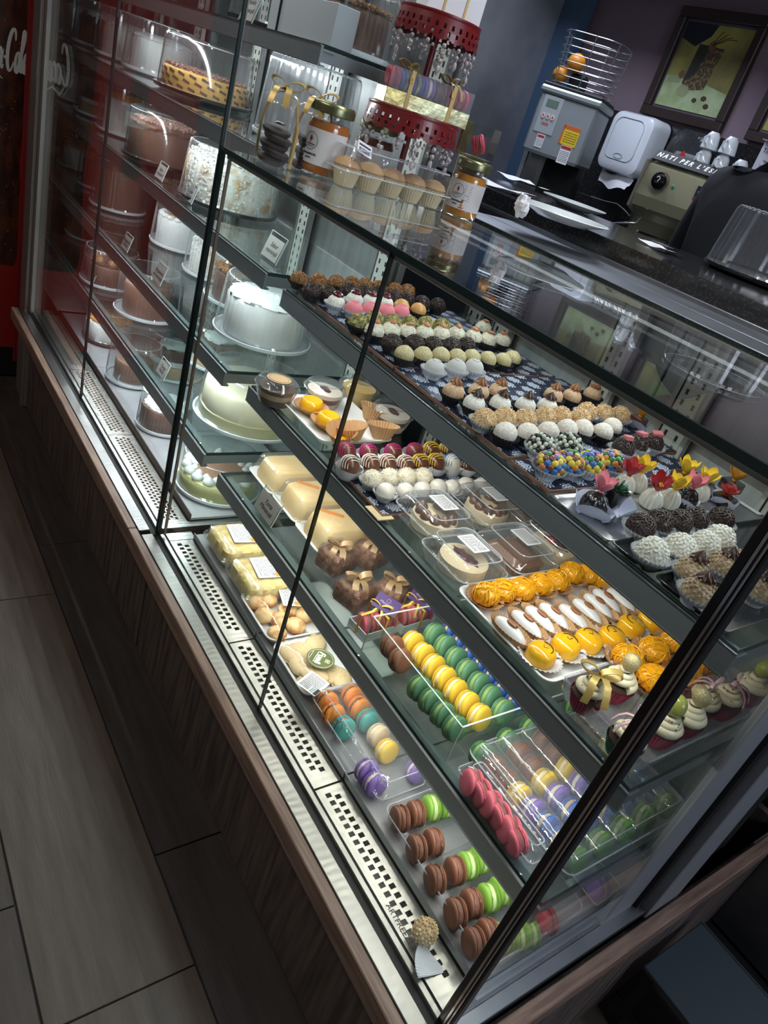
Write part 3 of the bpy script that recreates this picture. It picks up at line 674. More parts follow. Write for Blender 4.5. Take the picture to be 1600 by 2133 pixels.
# ---- chocolate flowers
PET = {'red': (.42, .012, .016), 'yellow': (.80, .52, .02), 'orange': (.80, .33, .02), 'pink': (.72, .20, .25), 'green': (.03, .13, .06), 'coral': (.60, .07, .06)}
def petal(R, w, cup_, m):
    b = MB(); n = 7; K = 5; rows_ = []
    for i in range(n):
        s = i / (n - 1); ww = w * (.30 + .70 * math.sin(math.pi * s * .5)) * math.sqrt(max(.004, 1 - s ** 4)) ; zc = R * cup_ * s ** 1.3; xx = R * s
        rows_.append([(xx, ww * (j / (K - 1) * 2 - 1), zc + abs(j / (K - 1) * 2 - 1) ** 2 * w * .35) for j in range(K)])
    th = .0009
    vs = [p for r_ in rows_ for p in r_] + [(p[0], p[1], p[2] - th) for r_ in rows_ for p in r_]; fs = []; o = n * K
    for i in range(n - 1):
        for j in range(K - 1):
            a = i * K + j; fs.append((a, a + 1, a + K + 1, a + K)); fs.append((o + a, o + a + K, o + a + K + 1, o + a + 1))
    for i in range(n - 1):
        for j in (0, K - 1):
            a = i * K + j; fs.append((a, a + K, o + a + K, o + a) if j == 0 else (a, o + a, o + a + K, a + K))
    for j in range(K - 1):
        a = (n - 1) * K + j; fs.append((a, a + 1, o + a + 1, o + a))
    b.add(vs, fs); return b.mesh(m, True, 60)
def flower(t, kind, z, R=.019, tilt=(0, 0)):
    m = M_('petal_' + kind, PET[kind], .45)
    f = obj('flower', MB().ball((0, 0, 0), (R * .22, R * .22, R * .18), 10, 6).mesh(m), t, (0, 0, z), (tilt[0], tilt[1], rnd.uniform(0, 6)))
    if kind == 'green':
        for ring, (n, c_, s) in enumerate(((8, .35, 1.0), (7, .8, .8), (5, 1.6, .55))):
            for i in range(n): obj('petal', cached(('pet', kind, ring), lambda: petal(R * s, R * .17, c_, m)), f, (0, 0, ring * .001), (0, 0, i * 2 * math.pi / n + ring * .4))
        obj('flower_centre', MB().ball((0, 0, R * .5), R * .2, 8, 5).mesh(M_('petal_pink', PET['pink'], .45)), f)
        return
    if kind == 'coral':
        for ring, (n, c_, s, w) in enumerate(((5, .75, .95, .45), (4, 1.5, .62, .42), (3, 2.5, .4, .35))):
            for i in range(n): obj('petal', cached(('pet', kind, ring), lambda: petal(R * s, R * w, c_, m)), f, (0, 0, 0), (0, 0, i * 2 * math.pi / n + ring * .7))
        return
    for i in range(6):
        obj('petal', cached(('pet', kind, i % 2), lambda: petal(R * (.92 if i % 2 else .80), R * .50, 1.05 if i % 2 else 1.6, m)), f, (0, 0, .0004 * (i % 2)), (0, 0, i * math.pi / 3))
    if kind in ('red', 'yellow'):
        b = MB()
        for i in range(14):
            a = i * 2.4; rr_ = R * .05 * math.sqrt(i) * 1.3; h = R * .55
            b.tube([(rr_ * .4 * math.cos(a), rr_ * .4 * math.sin(a), 0), (rr_ * 1.3 * math.cos(a), rr_ * 1.3 * math.sin(a), h)], .0006, 5); b.ball((rr_ * 1.3 * math.cos(a), rr_ * 1.3 * math.sin(a), h), .0013, 6, 4)
        obj('stamens', b.mesh(M_('stamen_yellow', (.75, .45, .03), .5)), f, stuff=True)
def wrapper(t, R, m, n=4, lift=.9, h=.6, rz=0.0, skip=()):
    """paper holder with big rounded petals standing up round the sweet"""
    for i in range(n):
        if i in skip: continue
        b = MB(); NR = 8; K = 9; G = []
        for a in range(NR + 1):
            s = a / NR; x = R * (.55 + .75 * s * (1 - .35 * h)); z = R * 1.5 * h * s ** 1.5 * lift; ww = R * .95 * math.sqrt(max(0.0, 1 - (abs(s * 1.06 - .5) / .58) ** 2.4)) + .0005
            G.append([(x, ww * (j / (K - 1) * 2 - 1), z + .0006) for j in range(K)])
        b.rings(G, False)
        o = obj('paper_petal', b.mesh(m, True, 60), t, (0, 0, 0), (0, 0, rz + i * 2 * math.pi / n))
    obj('paper_base', MB().lathe([(.0004, .0003), (R * .62, .0003), (R * .62, .0009), (.0004, .0009)], 20).mesh(m), t)
m_wch = M_('white_chocolate', (.74, .70, .60), .3, coat=.3); m_blk = M_('black_chocolate', (.014, .009, .010), .2, coat=.5)
def bonbon(px, py, base, fl_, label, wrap=True, R=.0165, h=.030, fz=None, wp=.022, z=None, petals=4, fr=.019, rz=0.0, tilt=(0, 0), skip=()):
    p = at(px, py, (z or ZT) + h); t = thing('flower_bonbon', label, 'bonbon', (p.x, p.y, (z or ZT)), rz, 'chocolate bonbons with flowers')
    m = {'white': m_wch, 'dark': m_blk, 'milk': m_milk}[base[0]]
    if base[1] == 'fluted':
        obj('fluted_base', MB().lathe([(R * .80, 0.001, .0008), (R * 1.0, h * .25, .0010), (R * .98, h * .5, .0010), (R * .72, h * .8, .0008), (R * .3, h * .98, .0003), (.0004, h, 0)], 60, flute=15).mesh(m), t)
    elif base[1] == 'cup':
        obj('chocolate_cup', MB().lathe([(R * .62, .001), (R * .85, h * .8), (R * 1.05, h), (R * 1.05, h * 1.1), (R * .85, h * 1.08), (R * .8, h * .9), (.0004, h * .9)], 28).mesh(m), t)
    else:
        obj('chocolate_block', MB().box((0, 0, h * .45), (R * 1.9, R * 1.9, h * .85), b=.002).mesh(m), t)
    flower(t, fl_, h * (.98 if base[1] != 'block' else .9), fr, tilt)
    if wrap: wrapper(t, wp, lilac, petals, rz=.5, skip=skip)
    return t
# ball-centre pixels of the flowers
F = z5
bonbon(*F([(895, 705)])[0], ('milk', 'block'), 'orange', 'orange flower on chocolate square in white paper, farthest from the aisle', z=ZB, R=.014, h=.026)
bonbon(*F([(828, 1040)])[0], ('white', 'fluted'), 'red', 'red flower on white fluted bonbon, behind the tall lilac wrapper', wrap=False)
bonbon(*F([(898, 1025)])[0], ('white', 'fluted'), 'yellow', 'yellow flower on white fluted bonbon, touching the red flower behind the wrapper', wrap=False)
bonbon(*F([(1142, 1018)])[0], ('milk', 'block'), 'yellow', 'big yellow flower on dark square, back row of the flowers')
bonbon(*F([(1248, 1082)])[0], ('white', 'fluted'), 'yellow', 'yellow flower on white bonbon, right of the pink flower', wrap=False)
bonbon(*F([(1418, 1062)])[0], ('dark', 'block'), 'orange', 'orange flower on dark square, rightmost of the flowers', wrap=False, h=.024)
bonbon(*F([(985, 1120)])[0], ('white', 'fluted'), 'red', 'open red flower with yellow stamens on white fluted bonbon', wrap=False, tilt=(.3, .0))
bonbon(*F([(1083, 1118)])[0], ('white', 'fluted'), 'yellow', 'yellow flower on white fluted bonbon, between red and pink flowers', wrap=False)
bonbon(*F([(1180, 1112)])[0], ('dark', 'fluted'), 'pink', 'pink flower on dark fluted bonbon, right of the yellow one', wp=.018)
bonbon(*F([(1372, 1145)])[0], ('dark', 'block'), 'coral', 'coral red rose in lilac paper near the right edge', h=.018, fr=.017, wp=.020)
bonbon(*F([(672, 1130)])[0], ('dark', 'fluted'), 'pink', 'pink flower on dark fluted bonbon in lilac paper, nearest the aisle', R=.019, h=.034, wp=.026, rz=.2)
bonbon(*F([(763, 1122)])[0], ('dark', 'cup'), 'green', 'green succulent in a dark chocolate pot with tall lilac wrapper', R=.018, h=.036, wp=.030, rz=-.35, skip=(2,), fr=.015)

# ---- macarons
MC = {'brown': ((.22, .085, .050), (.17, .07, .045)), 'choc': ((.20, .10, .060), (.09, .04, .03)), 'yellow': ((.80, .52, .05), (.85, .72, .52)), 'green': ((.12, .28, .16), (.30, .42, .12)), 'dkgreen': ((.07, .19, .10), (.25, .36, .10)),
      'lime': ((.20, .38, .05), (.58, .66, .38)), 'blue': ((.045, .12, .42), (.62, .42, .24)), 'orange': ((.80, .25, .02), (.10, .05, .04)), 'teal': ((.05, .33, .31), (.22, .10, .08)),
      'cream': ((.72, .56, .38), (.80, .66, .48)), 'purple': ((.24, .14, .46), (.70, .64, .50)), 'pink': ((.78, .16, .22), (.24, .08, .08)), 'rose': ((.50, .055, .09), (.16, .03, .04)), 'leaf': ((.14, .30, .05), (.50, .52, .30))}
def macaron(c, loc, axis, label, group, R=.0212, parent=None):
    sc, fc = MC[c]; m = M_('macaron_' + c, sc, .5, bump=.12, bscale=260); mf = M_('filling_' + c, fc, .6)
    t = thing('macaron', label, 'macaron', loc, 0, group)
    t.rotation_mode = 'QUATERNION'; t.rotation_quaternion = Vector((0, 0, 1)).rotation_difference(Vector(axis).normalized()) @ Quaternion((0, 0, 1), rnd.uniform(0, 6))
    def shell():
        K = 40; b = MB(); R_ = []
        for r, z, a in ((.2, .0032, 0), (.93, .0032, .03), (1.02, .0038, .12), (.99, .0056, .12), (.90, .0062, .05), (1.0, .0066, .0), (.985, .0088, 0), (.90, .0108, 0), (.70, .0122, 0), (.4, .0129, 0), (.02, .0131, 0)):
            R_.append([((r + a * noise.noise(Vector((math.cos(q := 2 * math.pi * j / K) * 9, math.sin(q) * 9, z * 900)))) * R * math.cos(q), (r + a * noise.noise(Vector((math.cos(q) * 9, math.sin(q) * 9, z * 900)))) * R * math.sin(q), z) for j in range(K)])
        return b.rings(R_, True, True, True).mesh(m, True, 50)
    sh = cached(('shell', c, R), shell)
    obj('top_shell', sh, t); obj('bottom_shell', sh, t, (0, 0, 0), (math.pi, 0, 0))
    obj('filling', cached(('fill', c, R), lambda: MB().lathe([(R * .3, -.0034), (R * .91, -.0034), (R * .95, 0), (R * .91, .0034), (R * .3, .0034)], 28).mesh(mf)), t)
    return t
COLN = {'brown': 'chocolate brown', 'choc': 'cocoa brown', 'yellow': 'yellow', 'green': 'sage green', 'dkgreen': 'dark green', 'lime': 'lime green', 'blue': 'blue', 'orange': 'orange', 'teal': 'teal', 'cream': 'cream', 'purple': 'purple', 'pink': 'pink', 'rose': 'deep red', 'leaf': 'leaf green'}

def clear_tray(name, label, cat, x0, x1, y0, y1, z, h, r=.012, lid=0.0, mat_=None, ribs=0, rz=0.0, grooves=0, gdir='x', rot=None, loc=None):
    mat_ = mat_ or plastic
    sx, sy = x1 - x0, y1 - y0; t = thing(name, label, cat, loc or ((x0 + x1) / 2, (y0 + y1) / 2, z), rz, rot=rot)
    wv = .0012 if ribs else 0
    ribs = wk(sx, sy, ribs) if ribs else 0
    R_ = [rr(sx - .016, sy - .016, r, .0012, 4, wav=wv, wn=ribs), rr(sx - .008, sy - .008, r, h * .55, 4, wav=wv, wn=ribs), rr(sx - .006, sy - .006, r, h * .92, 4, wav=wv, wn=ribs), rr(sx, sy, r + .002, h, 4, wav=0.0, wn=ribs), rr(sx + .002, sy + .002, r + .002, h - .0015, 4, wav=0, wn=ribs)]
    obj('tray_base', MB().rings(R_, True, True, False).mesh(mat_, True, 35), t)
    obj('tray_rim', MB().tube([(x, y, h) for x, y, _ in rr(sx + .001, sy + .001, r + .002, 0, 4)], .0012, 5, closed=True).mesh(rimp), t)
    if lid:
        obj('lid_rim', MB().tube([(x, y, h + lid) for x, y, _ in rr(sx - .026, sy - .026, r, 0, 4)], .0010, 5, closed=True).mesh(rimp), t)
        R_ = [rr(sx, sy, r + .002, h + .0006, 4, wav=0, wn=ribs), rr(sx - .006, sy - .006, r, h + lid * .1, 4, wav=wv, wn=ribs), rr(sx - .016, sy - .016, r, h + lid * .8, 4, wav=wv, wn=ribs), rr(sx - .028, sy - .028, r, h + lid, 4, wav=0, wn=ribs)]
        obj('lid', MB().rings(R_, True, False, True).mesh(mat_, True, 35), t)
    return t

# ============================================================ middle shelf
Z2 = .8080
def sticker(t, w, h, z, rows, seed, cx=0, cy=0, rot=0, colored=None, name='label'):
    s = obj(name, MB().rings([rr(w, h, .002, 0), rr(w, h, .002, .0004)], True, True, True).mesh(white, False), t, (cx, cy, z), (0, 0, rot))
    obj('print', printed_lines(w * .86, h * .78, rows, greyink, seed=seed, th=.5), s, (0, 0, .0007), stuff=True)
    if colored:
        obj('orange_mark', MB().box((w * .38, h * .32, .0007), (w * .18, h * .26, .0003)).mesh(M_('orange_print', (.85, .28, .04), .5), False), s)
    return s
# round dessert cups
def dessert_cup(px, py, kind, label):
    p = at(px, py, Z2 + .05); t = thing('dessert_cup', label, 'dessert cup', (p.x, p.y, Z2), 0, 'round plastic dessert cups'); R = .045
    obj('cup_body', MB().zig([(R * .55, .001, 0), (R * .72, .002, 0), (R * .80, .012, .0012), (R * .95, .034, .0014), (R * 1.0, .040, 0), (R * 1.1, .042, 0)], 72).mesh(plastic, True, 40), t)
    obj('dome_lid', MB().lathe([(R * 1.12, .0425), (R * 1.04, .045), (R * .98, .052), (R * .80, .0575), (R * .70, .056), (.001, .056)], 40, cap0=False).mesh(plastic), t)
    c = {'choc': ((.10, .05, .03), (.48, .34, .20), (.10, .05, .03)), 'cherry': ((.80, .72, .62), (.14, .01, .03), (.70, .60, .50)), 'lemon': ((.70, .45, .14), (.72, .52, .26), (.66, .46, .22))}[kind]
    nn = ('cocoa', 'cream', 'base'); zz = ((.030, .040), (.018, .030), (.003, .018))
    for i in range(3):
        a, b_ = zz[i]; m = M_('dessert_%s_%d' % (kind, i), c[i], .5, bump=.3, bscale=90)
        ra = R * (.78 + a * 4.2); rb = R * (.78 + b_ * 4.2)
        obj(('topping', 'layer', 'layer')[i], MB().lathe([(.001, a), (ra * .93, a), (rb * .93, b_), (.001, b_ + .001)], 28).mesh(m), t)
    if kind == 'cherry': obj('cherry_sauce', MB().ball((0, 0, .041), (R * .42, R * .25, .003), 12, 6, fn=lambda d: 1 + nz(d, 3, .5)).mesh(m_jam), t)
    if kind == 'choc':
        s = obj('round_sticker', MB().lathe([(.0003, .0568), (R * .58, .0568), (R * .58, .0574), (.0003, .0574)], 32).mesh(M_('kraft', (.55, .36, .20), .7)), t)
        obj('sticker_ring', MB().tube([(R * .48 * math.cos(i * .196), R * .48 * math.sin(i * .196), .0577) for i in range(32)], .0004, 4, closed=True).mesh(M_('brown_ink', (.12, .05, .03), .6)), s)
dessert_cup(580, 795, 'choc', 'clear cup of chocolate mousse with round kraft sticker on lid')
dessert_cup(680, 803, 'cherry', 'clear cup of white cream with cherry sauce beside the chocolate cup')
dessert_cup(752, 797, 'lemon', 'clear cup of yellow cream, third of the row of cups')
dessert_cup(822, 850, 'cherry', 'clear cup of cherry cream dessert under the top shelf rail')

def foam_tray(x0, x1, y0, y1, z, label, h=.014, name='foam_tray'):
    sx, sy = x1 - x0, y1 - y0; t = thing(name, label, 'tray', ((x0 + x1) / 2, (y0 + y1) / 2, z))
    R_ = [rr(sx - .03, sy - .03, .012, 0), rr(sx - .004, sy - .004, .016, h - .001), rr(sx, sy, .018, h - .001), rr(sx, sy, .018, h + .001), rr(sx - .008, sy - .008, .016, h + .001), rr(sx - .032, sy - .032, .012, .003)]
    obj('tray_body', MB().rings(R_, True, True, True).mesh(foam, True, 50), t); return t
foam_tray(-1.272, -1.060, .160, .345, Z2, 'white foam tray holding egg custards at left of middle shelf')
m_quin = M_('egg_custard', (.90, .43, .01), .16, coat=.6, col2=(.92, .52, .02), scale=20)
m_thr = M_('egg_thread', (.88, .42, .012), .3, coat=.4)
def custard(px, py, label, cup='tan'):
    p = at(px, py, Z2 + .024); R = .0255; t = thing('egg_custard', label, 'custard', (p.x, p.y, Z2 + .004), 0, 'egg custards on foam tray')
    obj('custard', MB().lathe([(.001, .002), (R * .75, .002), (R, .012), (R * 1.0, .022), (R * .86, .031), (R * .70, .033), (R * .5, .030), (R * .2, .028), (.0005, .028)], 32).mesh(m_quin, True, 60), t)
    obj('paper_cup', cup_mesh(CUPM[cup], R * 1.02, .018, 1.42), t)
custard(650, 842, 'glossy yellow egg custard in tan cup at tray front')
custard(685, 873, 'glossy yellow egg custard in tan cup, second on foam tray')
def open_cup(px, py, label, rot, R=.030):
    p = at(px, py, Z2 + .022); t = thing('paper_cup', label, 'paper cup', (p.x, p.y, Z2 + .010), 0, 'tipped tan paper cups', rot=rot)
    obj('pleated_wall', MB().zig([(R * .62, .0002, 0), (R * .64, .001, .0004), (R * .98, .022, .0022), (R * 1.2, .031, .0030)], 64).mesh(cup_t, True, 15), t)
    obj('custard_crumbs', MB().ball((0, 0, .003), (R * .62, R * .62, .005), 20, 8, fn=lambda d: 1 + nz(d, 7, .4)).mesh(m_thr), t, stuff=True)
open_cup(712, 908, 'tipped tan pleated cup with custard crumbs beside second custard', (.25, .15, 0), .026)
open_cup(738, 905, 'tipped tan pleated cup with custard crumbs in tray centre', (.1, -.3, .5), .026)
open_cup(775, 864, 'empty tan pleated cup with custard crumbs at tray back', (-.15, .1, 1), .028)
open_cup(797, 903, 'wide open tan pleated cup with custard crumbs at tray right', (-.2, .1, 2), .029)

# chocolate eggs in round white papers
def choc_egg(px, py, body, line, label, R=.0195):
    p = at(px, py, Z2 + .026); t = thing('chocolate_egg', label, 'chocolate egg', (p.x, p.y, Z2 + .001), 0, 'striped chocolate eggs')
    tb = obj('chocolate_shell', cached(('egg', body), lambda: MB().ball((0, 0, 0), (R * .92, R * .98, R * 1.15), 24, 16).mesh({'milk': m_milk, 'white': m_wch}[body])), t, (0, 0, .024), (.25, -.2, 0))
    def drz():
        b = MB(); r = random.Random(5)
        for k in range(6):
            th = -.75 + k * .30; P = []
            for i in range(15):
                a = -1.35 + 2.7 * i / 14; d = Vector((math.sin(th + .12 * math.sin(a * 3)), math.sin(a) * math.cos(th), math.cos(a) * math.cos(th)))
                P.append((d.x * R * .93, d.y * R * .99, d.z * R * 1.16))
            b.tube(P, .00085, 5)
        return b.mesh(M_('drizzle_' + line, {'magenta': (.50, .02, .20), 'white': (.80, .76, .70), 'yellow': (.80, .56, .06), 'blue': (.06, .20, .50)}[line], .3))
    obj('drizzle', cached(('drz', line), drz), tb)
    W = R * 1.24
    obj('paper_collar', cached('collar', lambda: MB().zig([(W * .3, .0004, 0), (W * .74, .0004, 0), (W * .94, .010, .0006), (W * 1.06, .019, .0010), (W * 1.12, .024, .0012)], 14).mesh(paper, True, 70)), t, (0, 0, 0), (0, 0, rnd.uniform(0, 1)))
bk = z4([(460, 1185), (580, 1190), (718, 1187), (838, 1182), (930, 1175), (1022, 1168)]); bc = ['magenta'] * 4 + ['yellow'] * 2
for i, (q, c) in enumerate(zip(bk, bc)): choc_egg(q[0], q[1], 'milk', c, 'chocolate egg with %s drizzle, %s in the back row of eggs' % (c, ordn(i, 6)))
fr_ = z4([(478, 1255), (592, 1247), (685, 1247), (785, 1252), (868, 1245), (955, 1240), (1045, 1240), (1128, 1246)]); fc_ = [('milk', 'white')] * 4 + [('milk', 'yellow')] * 2 + [('white', 'blue'), ('milk', 'white')]
for i, (q, c) in enumerate(zip(fr_, fc_)): choc_egg(q[0], q[1], c[0], c[1], '%s egg with %s drizzle, %s in the front row of eggs' % ('chocolate' if c[0] == 'milk' else 'white chocolate', c[1], ordn(i, 8)))
board(-.985, -.812, .152, .62, Z2, 'navy damask board under coconut balls on the middle shelf')
ZC = Z2 + .0074
row('shredded', 'shredded coconut cream ball in white cup', 'of four on middle shelf', 'shredded coconut balls', zb1([(80, 158), (195, 148), (310, 143), (420, 143)]), ZC, 'white', .0185)
row('wrapped', 'small white ball in white cup', 'in front of coconut balls', 'white wrapped balls', zb1([(170, 238), (300, 238), (415, 228), (520, 210), (612, 212), (705, 195), (815, 197), (900, 212)]), ZC, 'white', .0175)
tag(obj('price_tag', MB().box((0, 0, 0), (.045, .035, .002)).mesh(M_('cream_card', (.66, .52, .32), .7), False), None, (-.825, .135 + .02, Z2 + .002), (0, 0, 0)), 'small cream card lying at the front end of the damask board', 'card')

# clear clamshells with desserts
def clamshell(px, py, kind, label, seed):
    p = at(px, py, Z2 + .022); W = .122; D = .108
    t = clear_tray('dessert_box', label, 'dessert box', -W / 2, W / 2, -D / 2, D / 2, 0, .026, .016, .024, plastic, .0045, loc=(p.x, p.y, Z2))
    t['group'] = 'clear clamshell desserts'
    cm = M_('cheesecake', (.74, .60, .40), .5, bump=.15, bscale=70)
    if kind == 'brown':
        obj('chocolate_cake', MB().rings([rr(.080, .072, .010, .003), rr(.084, .076, .012, .020), rr(.070, .062, .016, .030)], True, True, True).mesh(M_('brown_cake', (.17, .07, .035), .35, coat=.4, bump=.4, bscale=60)), t)
        return t
    obj('cheesecake', MB().lathe([(.001, .003), (.040, .003), (.043, .008), (.042, .026), (.036, .029), (.001, .029)], 36).mesh(cm), t)
    if kind == 'truffle':
        for i in range(9):
            a = -2.6 + i * .62
            obj('cream_drop', cached('kiss', lambda: MB().lathe([(.011, 0), (.0115, .004), (.008, .010), (.0025, .015), (.0003, .016)], 16).mesh(m_milk)), t, (.029 * math.cos(a), .029 * math.sin(a), .028))
    else:
        obj('berry_sauce', MB().ball((0, 0, 0), (.026, .011, .004), 24, 10, fn=lambda d: 1 + nz(d, 3, .7)).mesh(m_jam), t, (.002, .0, .0295), (0, 0, .2))
        if kind == 'berry2': obj('berry_piece', MB().ball((0, 0, 0), (.008, .007, .006), 12, 8, fn=lambda d: 1 + nz(d, 5, .3)).mesh(M_('berry_red', (.45, .02, .04), .25, coat=.5)), t, (-.002, -.01, .034))
    return t
def clabel(t, seed):
    s = sticker(t, .048, .036, .0506, 8, seed, -.004, .012, 0)
for i, (x, y, kd, lb) in enumerate([(906, 1078, 'truffle', 'clear box of cheesecake ringed with chocolate drops, nearest the eggs'),
                                    (1015, 1058, 'truffle', 'clear box of cheesecake ringed with chocolate drops, behind the first'),
                                    (1092, 1058, 'brown', 'clear box with dark cake half hidden by top shelf rail'),
                                    (966, 1166, 'berry', 'clear box of cheesecake with berry streak, nearest the glass'),
                                    (1076, 1150, 'brown', 'clear box holding a brown glazed cake, centre of the front three'),
                                    (1153, 1137, 'berry2', 'clear box of cheesecake with red berries and no sticker')]):
    t = clamshell(x, y, kd, lb, i)
    if i not in (2, 5): clabel(t, i)

# foam tray of egg sweets
foam_tray(-.598, -.385, .148, .555, Z2, 'long white foam tray of yellow and white egg sweets')
def thread_ball():
    b = MB().ball((0, 0, 0), (.0205, .0205, .0165), 24, 14, fn=lambda d: 1 + nz(d, 4, .15)); r = random.Random(2)
    for k in range(46):
        ax = Vector((r.uniform(-1, 1), r.uniform(-1, 1), r.uniform(-.4, 1))).normalized(); u = ax.orthogonal().normalized(); v = ax.cross(u); off = r.uniform(-.7, .7); a0 = r.uniform(0, 6); P = []
        for i in range(12):
            a = a0 + i * .22; d = (u * math.cos(a) + v * math.sin(a)) * math.sqrt(1 - off * off) + ax * off
            if d.z < -.5: continue
            P.append((d.x * .0215, d.y * .0215, d.z * .0175 + .0008 * math.sin(i)))
        if len(P) > 3: b.tube(P, .0009, 4)
    return b.mesh(m_thr, True, 60)
def threads(px, py, label, cup='tan', z=Z2 + .004, s=1.0):
    p = at(px, py, z + .018); t = thing('egg_thread_nest', label, 'sweet', (p.x, p.y, z), rnd.uniform(0, 6), 'egg thread sweets', scale=s)
    obj('egg_threads', cached('threads', thread_ball), t, (0, 0, .0185)); obj('paper_cup', cached(('tcup', cup), lambda: cup_mesh(CUPM[cup], .0205, .015, 1.45)), t)
tb = zb1([(840, 925), (955, 900), (1078, 888), (1205, 855), (1312, 832), (1410, 780), (1525, 790)]) + [(1254, 1205)]
for i, q in enumerate(tb): threads(*q, 'bright yellow egg thread nest in tan cup, %s in back row' % ordn(i, 8))
def pecan_mesh():
    return MB().ball((0, 0, 0), (.0105, .0052, .0035), 20, 10, fn=lambda d: 1 - .28 * math.exp(-(d.y / .14) ** 2) + .06 * math.cos(d.x * 22)).mesh(M_('pecan', (.27, .10, .035), .35, coat=.3))
pe = [(1069, 1303), (1103, 1290), (1131, 1281), (1160, 1274), (1201, 1276), (1229, 1264), (1252, 1253), (1270, 1243), (1300, 1241)]
for i, (x, y) in enumerate(pe):
    p = at(x, y, Z2 + .030); t = thing('glazed_almond_sweet', 'white glazed oval sweet with pecan in tan paper, %s of nine' % ordn(i, 9), 'sweet', (p.x, p.y, Z2 + .004), 0, 'white glazed pecan sweets', rot=(0, 0, .12))
    obj('white_glaze', cached('oval', lambda: MB().ball((0, 0, 0), (.031, .0125, .0135), 28, 14).mesh(M_('white_icing', (.76, .76, .80), .25, coat=.3))), t, (0, 0, .0135), (0, .12, 0))
    obj('pecan', cached('pecan', pecan_mesh), t, (-.002, 0, .0275))
    def ocup():
        K = 72; R_ = []
        for r, z, a in ((.5, .0004, 0), (.86, .0006, 0), (1.02, .010, .05), (1.22, .020, .09)):
            R_.append([((r + a * (j % 2)) * .031 * math.cos(2 * math.pi * j / K), (r + a * (j % 2)) * .0145 * math.sin(2 * math.pi * j / K), z) for j in range(K)])
        return MB().rings(R_, True, True).mesh(cup_t, True, 15)
    obj('paper_cup', cached('ocup', ocup), t)
m_caram = M_('burnt_sugar', (.06, .018, .004), .3, coat=.4)
of = zb2([(90, 1155), (255, 1100), (405, 1065), (560, 1045), (690, 968), (820, 935)])
for i, q in enumerate(of):
    p = at(*q, Z2 + .022); t = thing('egg_cream_sweet', 'yellow egg cream round with burnt sugar line in white paper, %s of six' % ordn(i, 6), 'sweet', (p.x, p.y, Z2 + .004), i * .7, 'egg cream rounds')
    obj('egg_cream', cached('eggr', lambda: MB().lathe([(.001, .001), (.019, .001), (.0225, .010), (.0215, .022), (.0165, .029), (.0005, .0305)], 28).mesh(m_quin, True, 60)), t)
    obj('burnt_sugar_line', cached('bsl', lambda: MB().tube([(.013 * math.cos(a), .013 * math.sin(a), .0298) for a in [k * .3 for k in range(9)]], .0007, 5).tube([(-.004, .002, .0305), (.0, -.002, .0307), (.004, .004, .0305)], .0006, 5).mesh(m_caram)), t)
    obj('paper_cup', cached('wcup', lambda: cup_mesh(cup_w, .0215, .014, 1.5)), t)

# crystal tray with orange sweets and cupcakes
crys = clear('crystal', (.90, .90, .92), 1.8, .12, .06, 1.55, .4, 120, .10)
def crystal(x0, x1, y0, y1, z, h, label):
    t = thing('crystal_tray', label, 'tray', ((x0 + x1) / 2, (y0 + y1) / 2, z)); sx, sy = x1 - x0, y1 - y0; w = wk(sx, sy, .0045)
    R_ = [rr(sx - .02, sy - .02, .008, 0, wav=-.0015, wn=w), rr(sx - .008, sy - .008, .010, h * .5, wav=.002, wn=w), rr(sx, sy, .012, h, wav=-.002, wn=w), rr(sx - .006, sy - .006, .010, h, wav=-.002, wn=w), rr(sx - .018, sy - .018, .010, .004, wav=.001, wn=w)]
    obj('tray_body', MB().rings(R_, True, True, True).mesh(crys, True, 30), t)
crystal(-.380, -.226, .160, .50, Z2, .030, 'cut crystal style plastic tray of cupcakes at near end')
to = zb2([(660, 1195), (835, 1145), (985, 1085), (830, 1335), (1150, 1200), (1045, 1290)])
for i, q in enumerate(to): threads(*q, ['orange egg thread nest left of the bow cupcake', 'orange egg thread nest at back centre of the crystal tray', 'orange egg thread nest behind the black glass corner post', 'large orange egg thread nest under the gold egg cupcake', 'orange egg thread slice right of the corner post', 'orange egg thread nest touching the corner post'][i], 'tan', Z2 + .006, 1.12)
m_frost = M_('buttercream', (.78, .70, .50), .45); m_gl = M_('gold_glitter', (.52, .42, .20), .4, .6, col2=(.75, .64, .38), scale=500, bump=.8, bscale=700)
m_grape = M_('green_grape', (.34, .38, .07), .2, coat=.5, sss=.2); m_pearl = M_('gold_pearl', (.62, .48, .25), .2, .9)
gold_r = M_('gold_ribbon', (.46, .32, .10), .35, .3); pink_r = M_('pink_ribbon', (.66, .40, .50), .35); tan_r = M_('tan_ribbon', (.36, .23, .12), .38, .2)
def strip(P, wdir, w, m, name, parent, th=.0005):
    wd = Vector(wdir).normalized() * w / 2; b = MB(); R_ = []
    P = [Vector(p) for p in P]
    for i, p in enumerate(P):
        tn = (P[min(i + 1, len(P) - 1)] - P[max(i - 1, 0)]).normalized(); n = tn.cross(wd).normalized() * th
        R_.append([p + wd + n, p - wd + n, p - wd - n, p + wd - n])
    return obj(name, b.rings(R_, True, True, True).mesh(m, True, 50), parent)
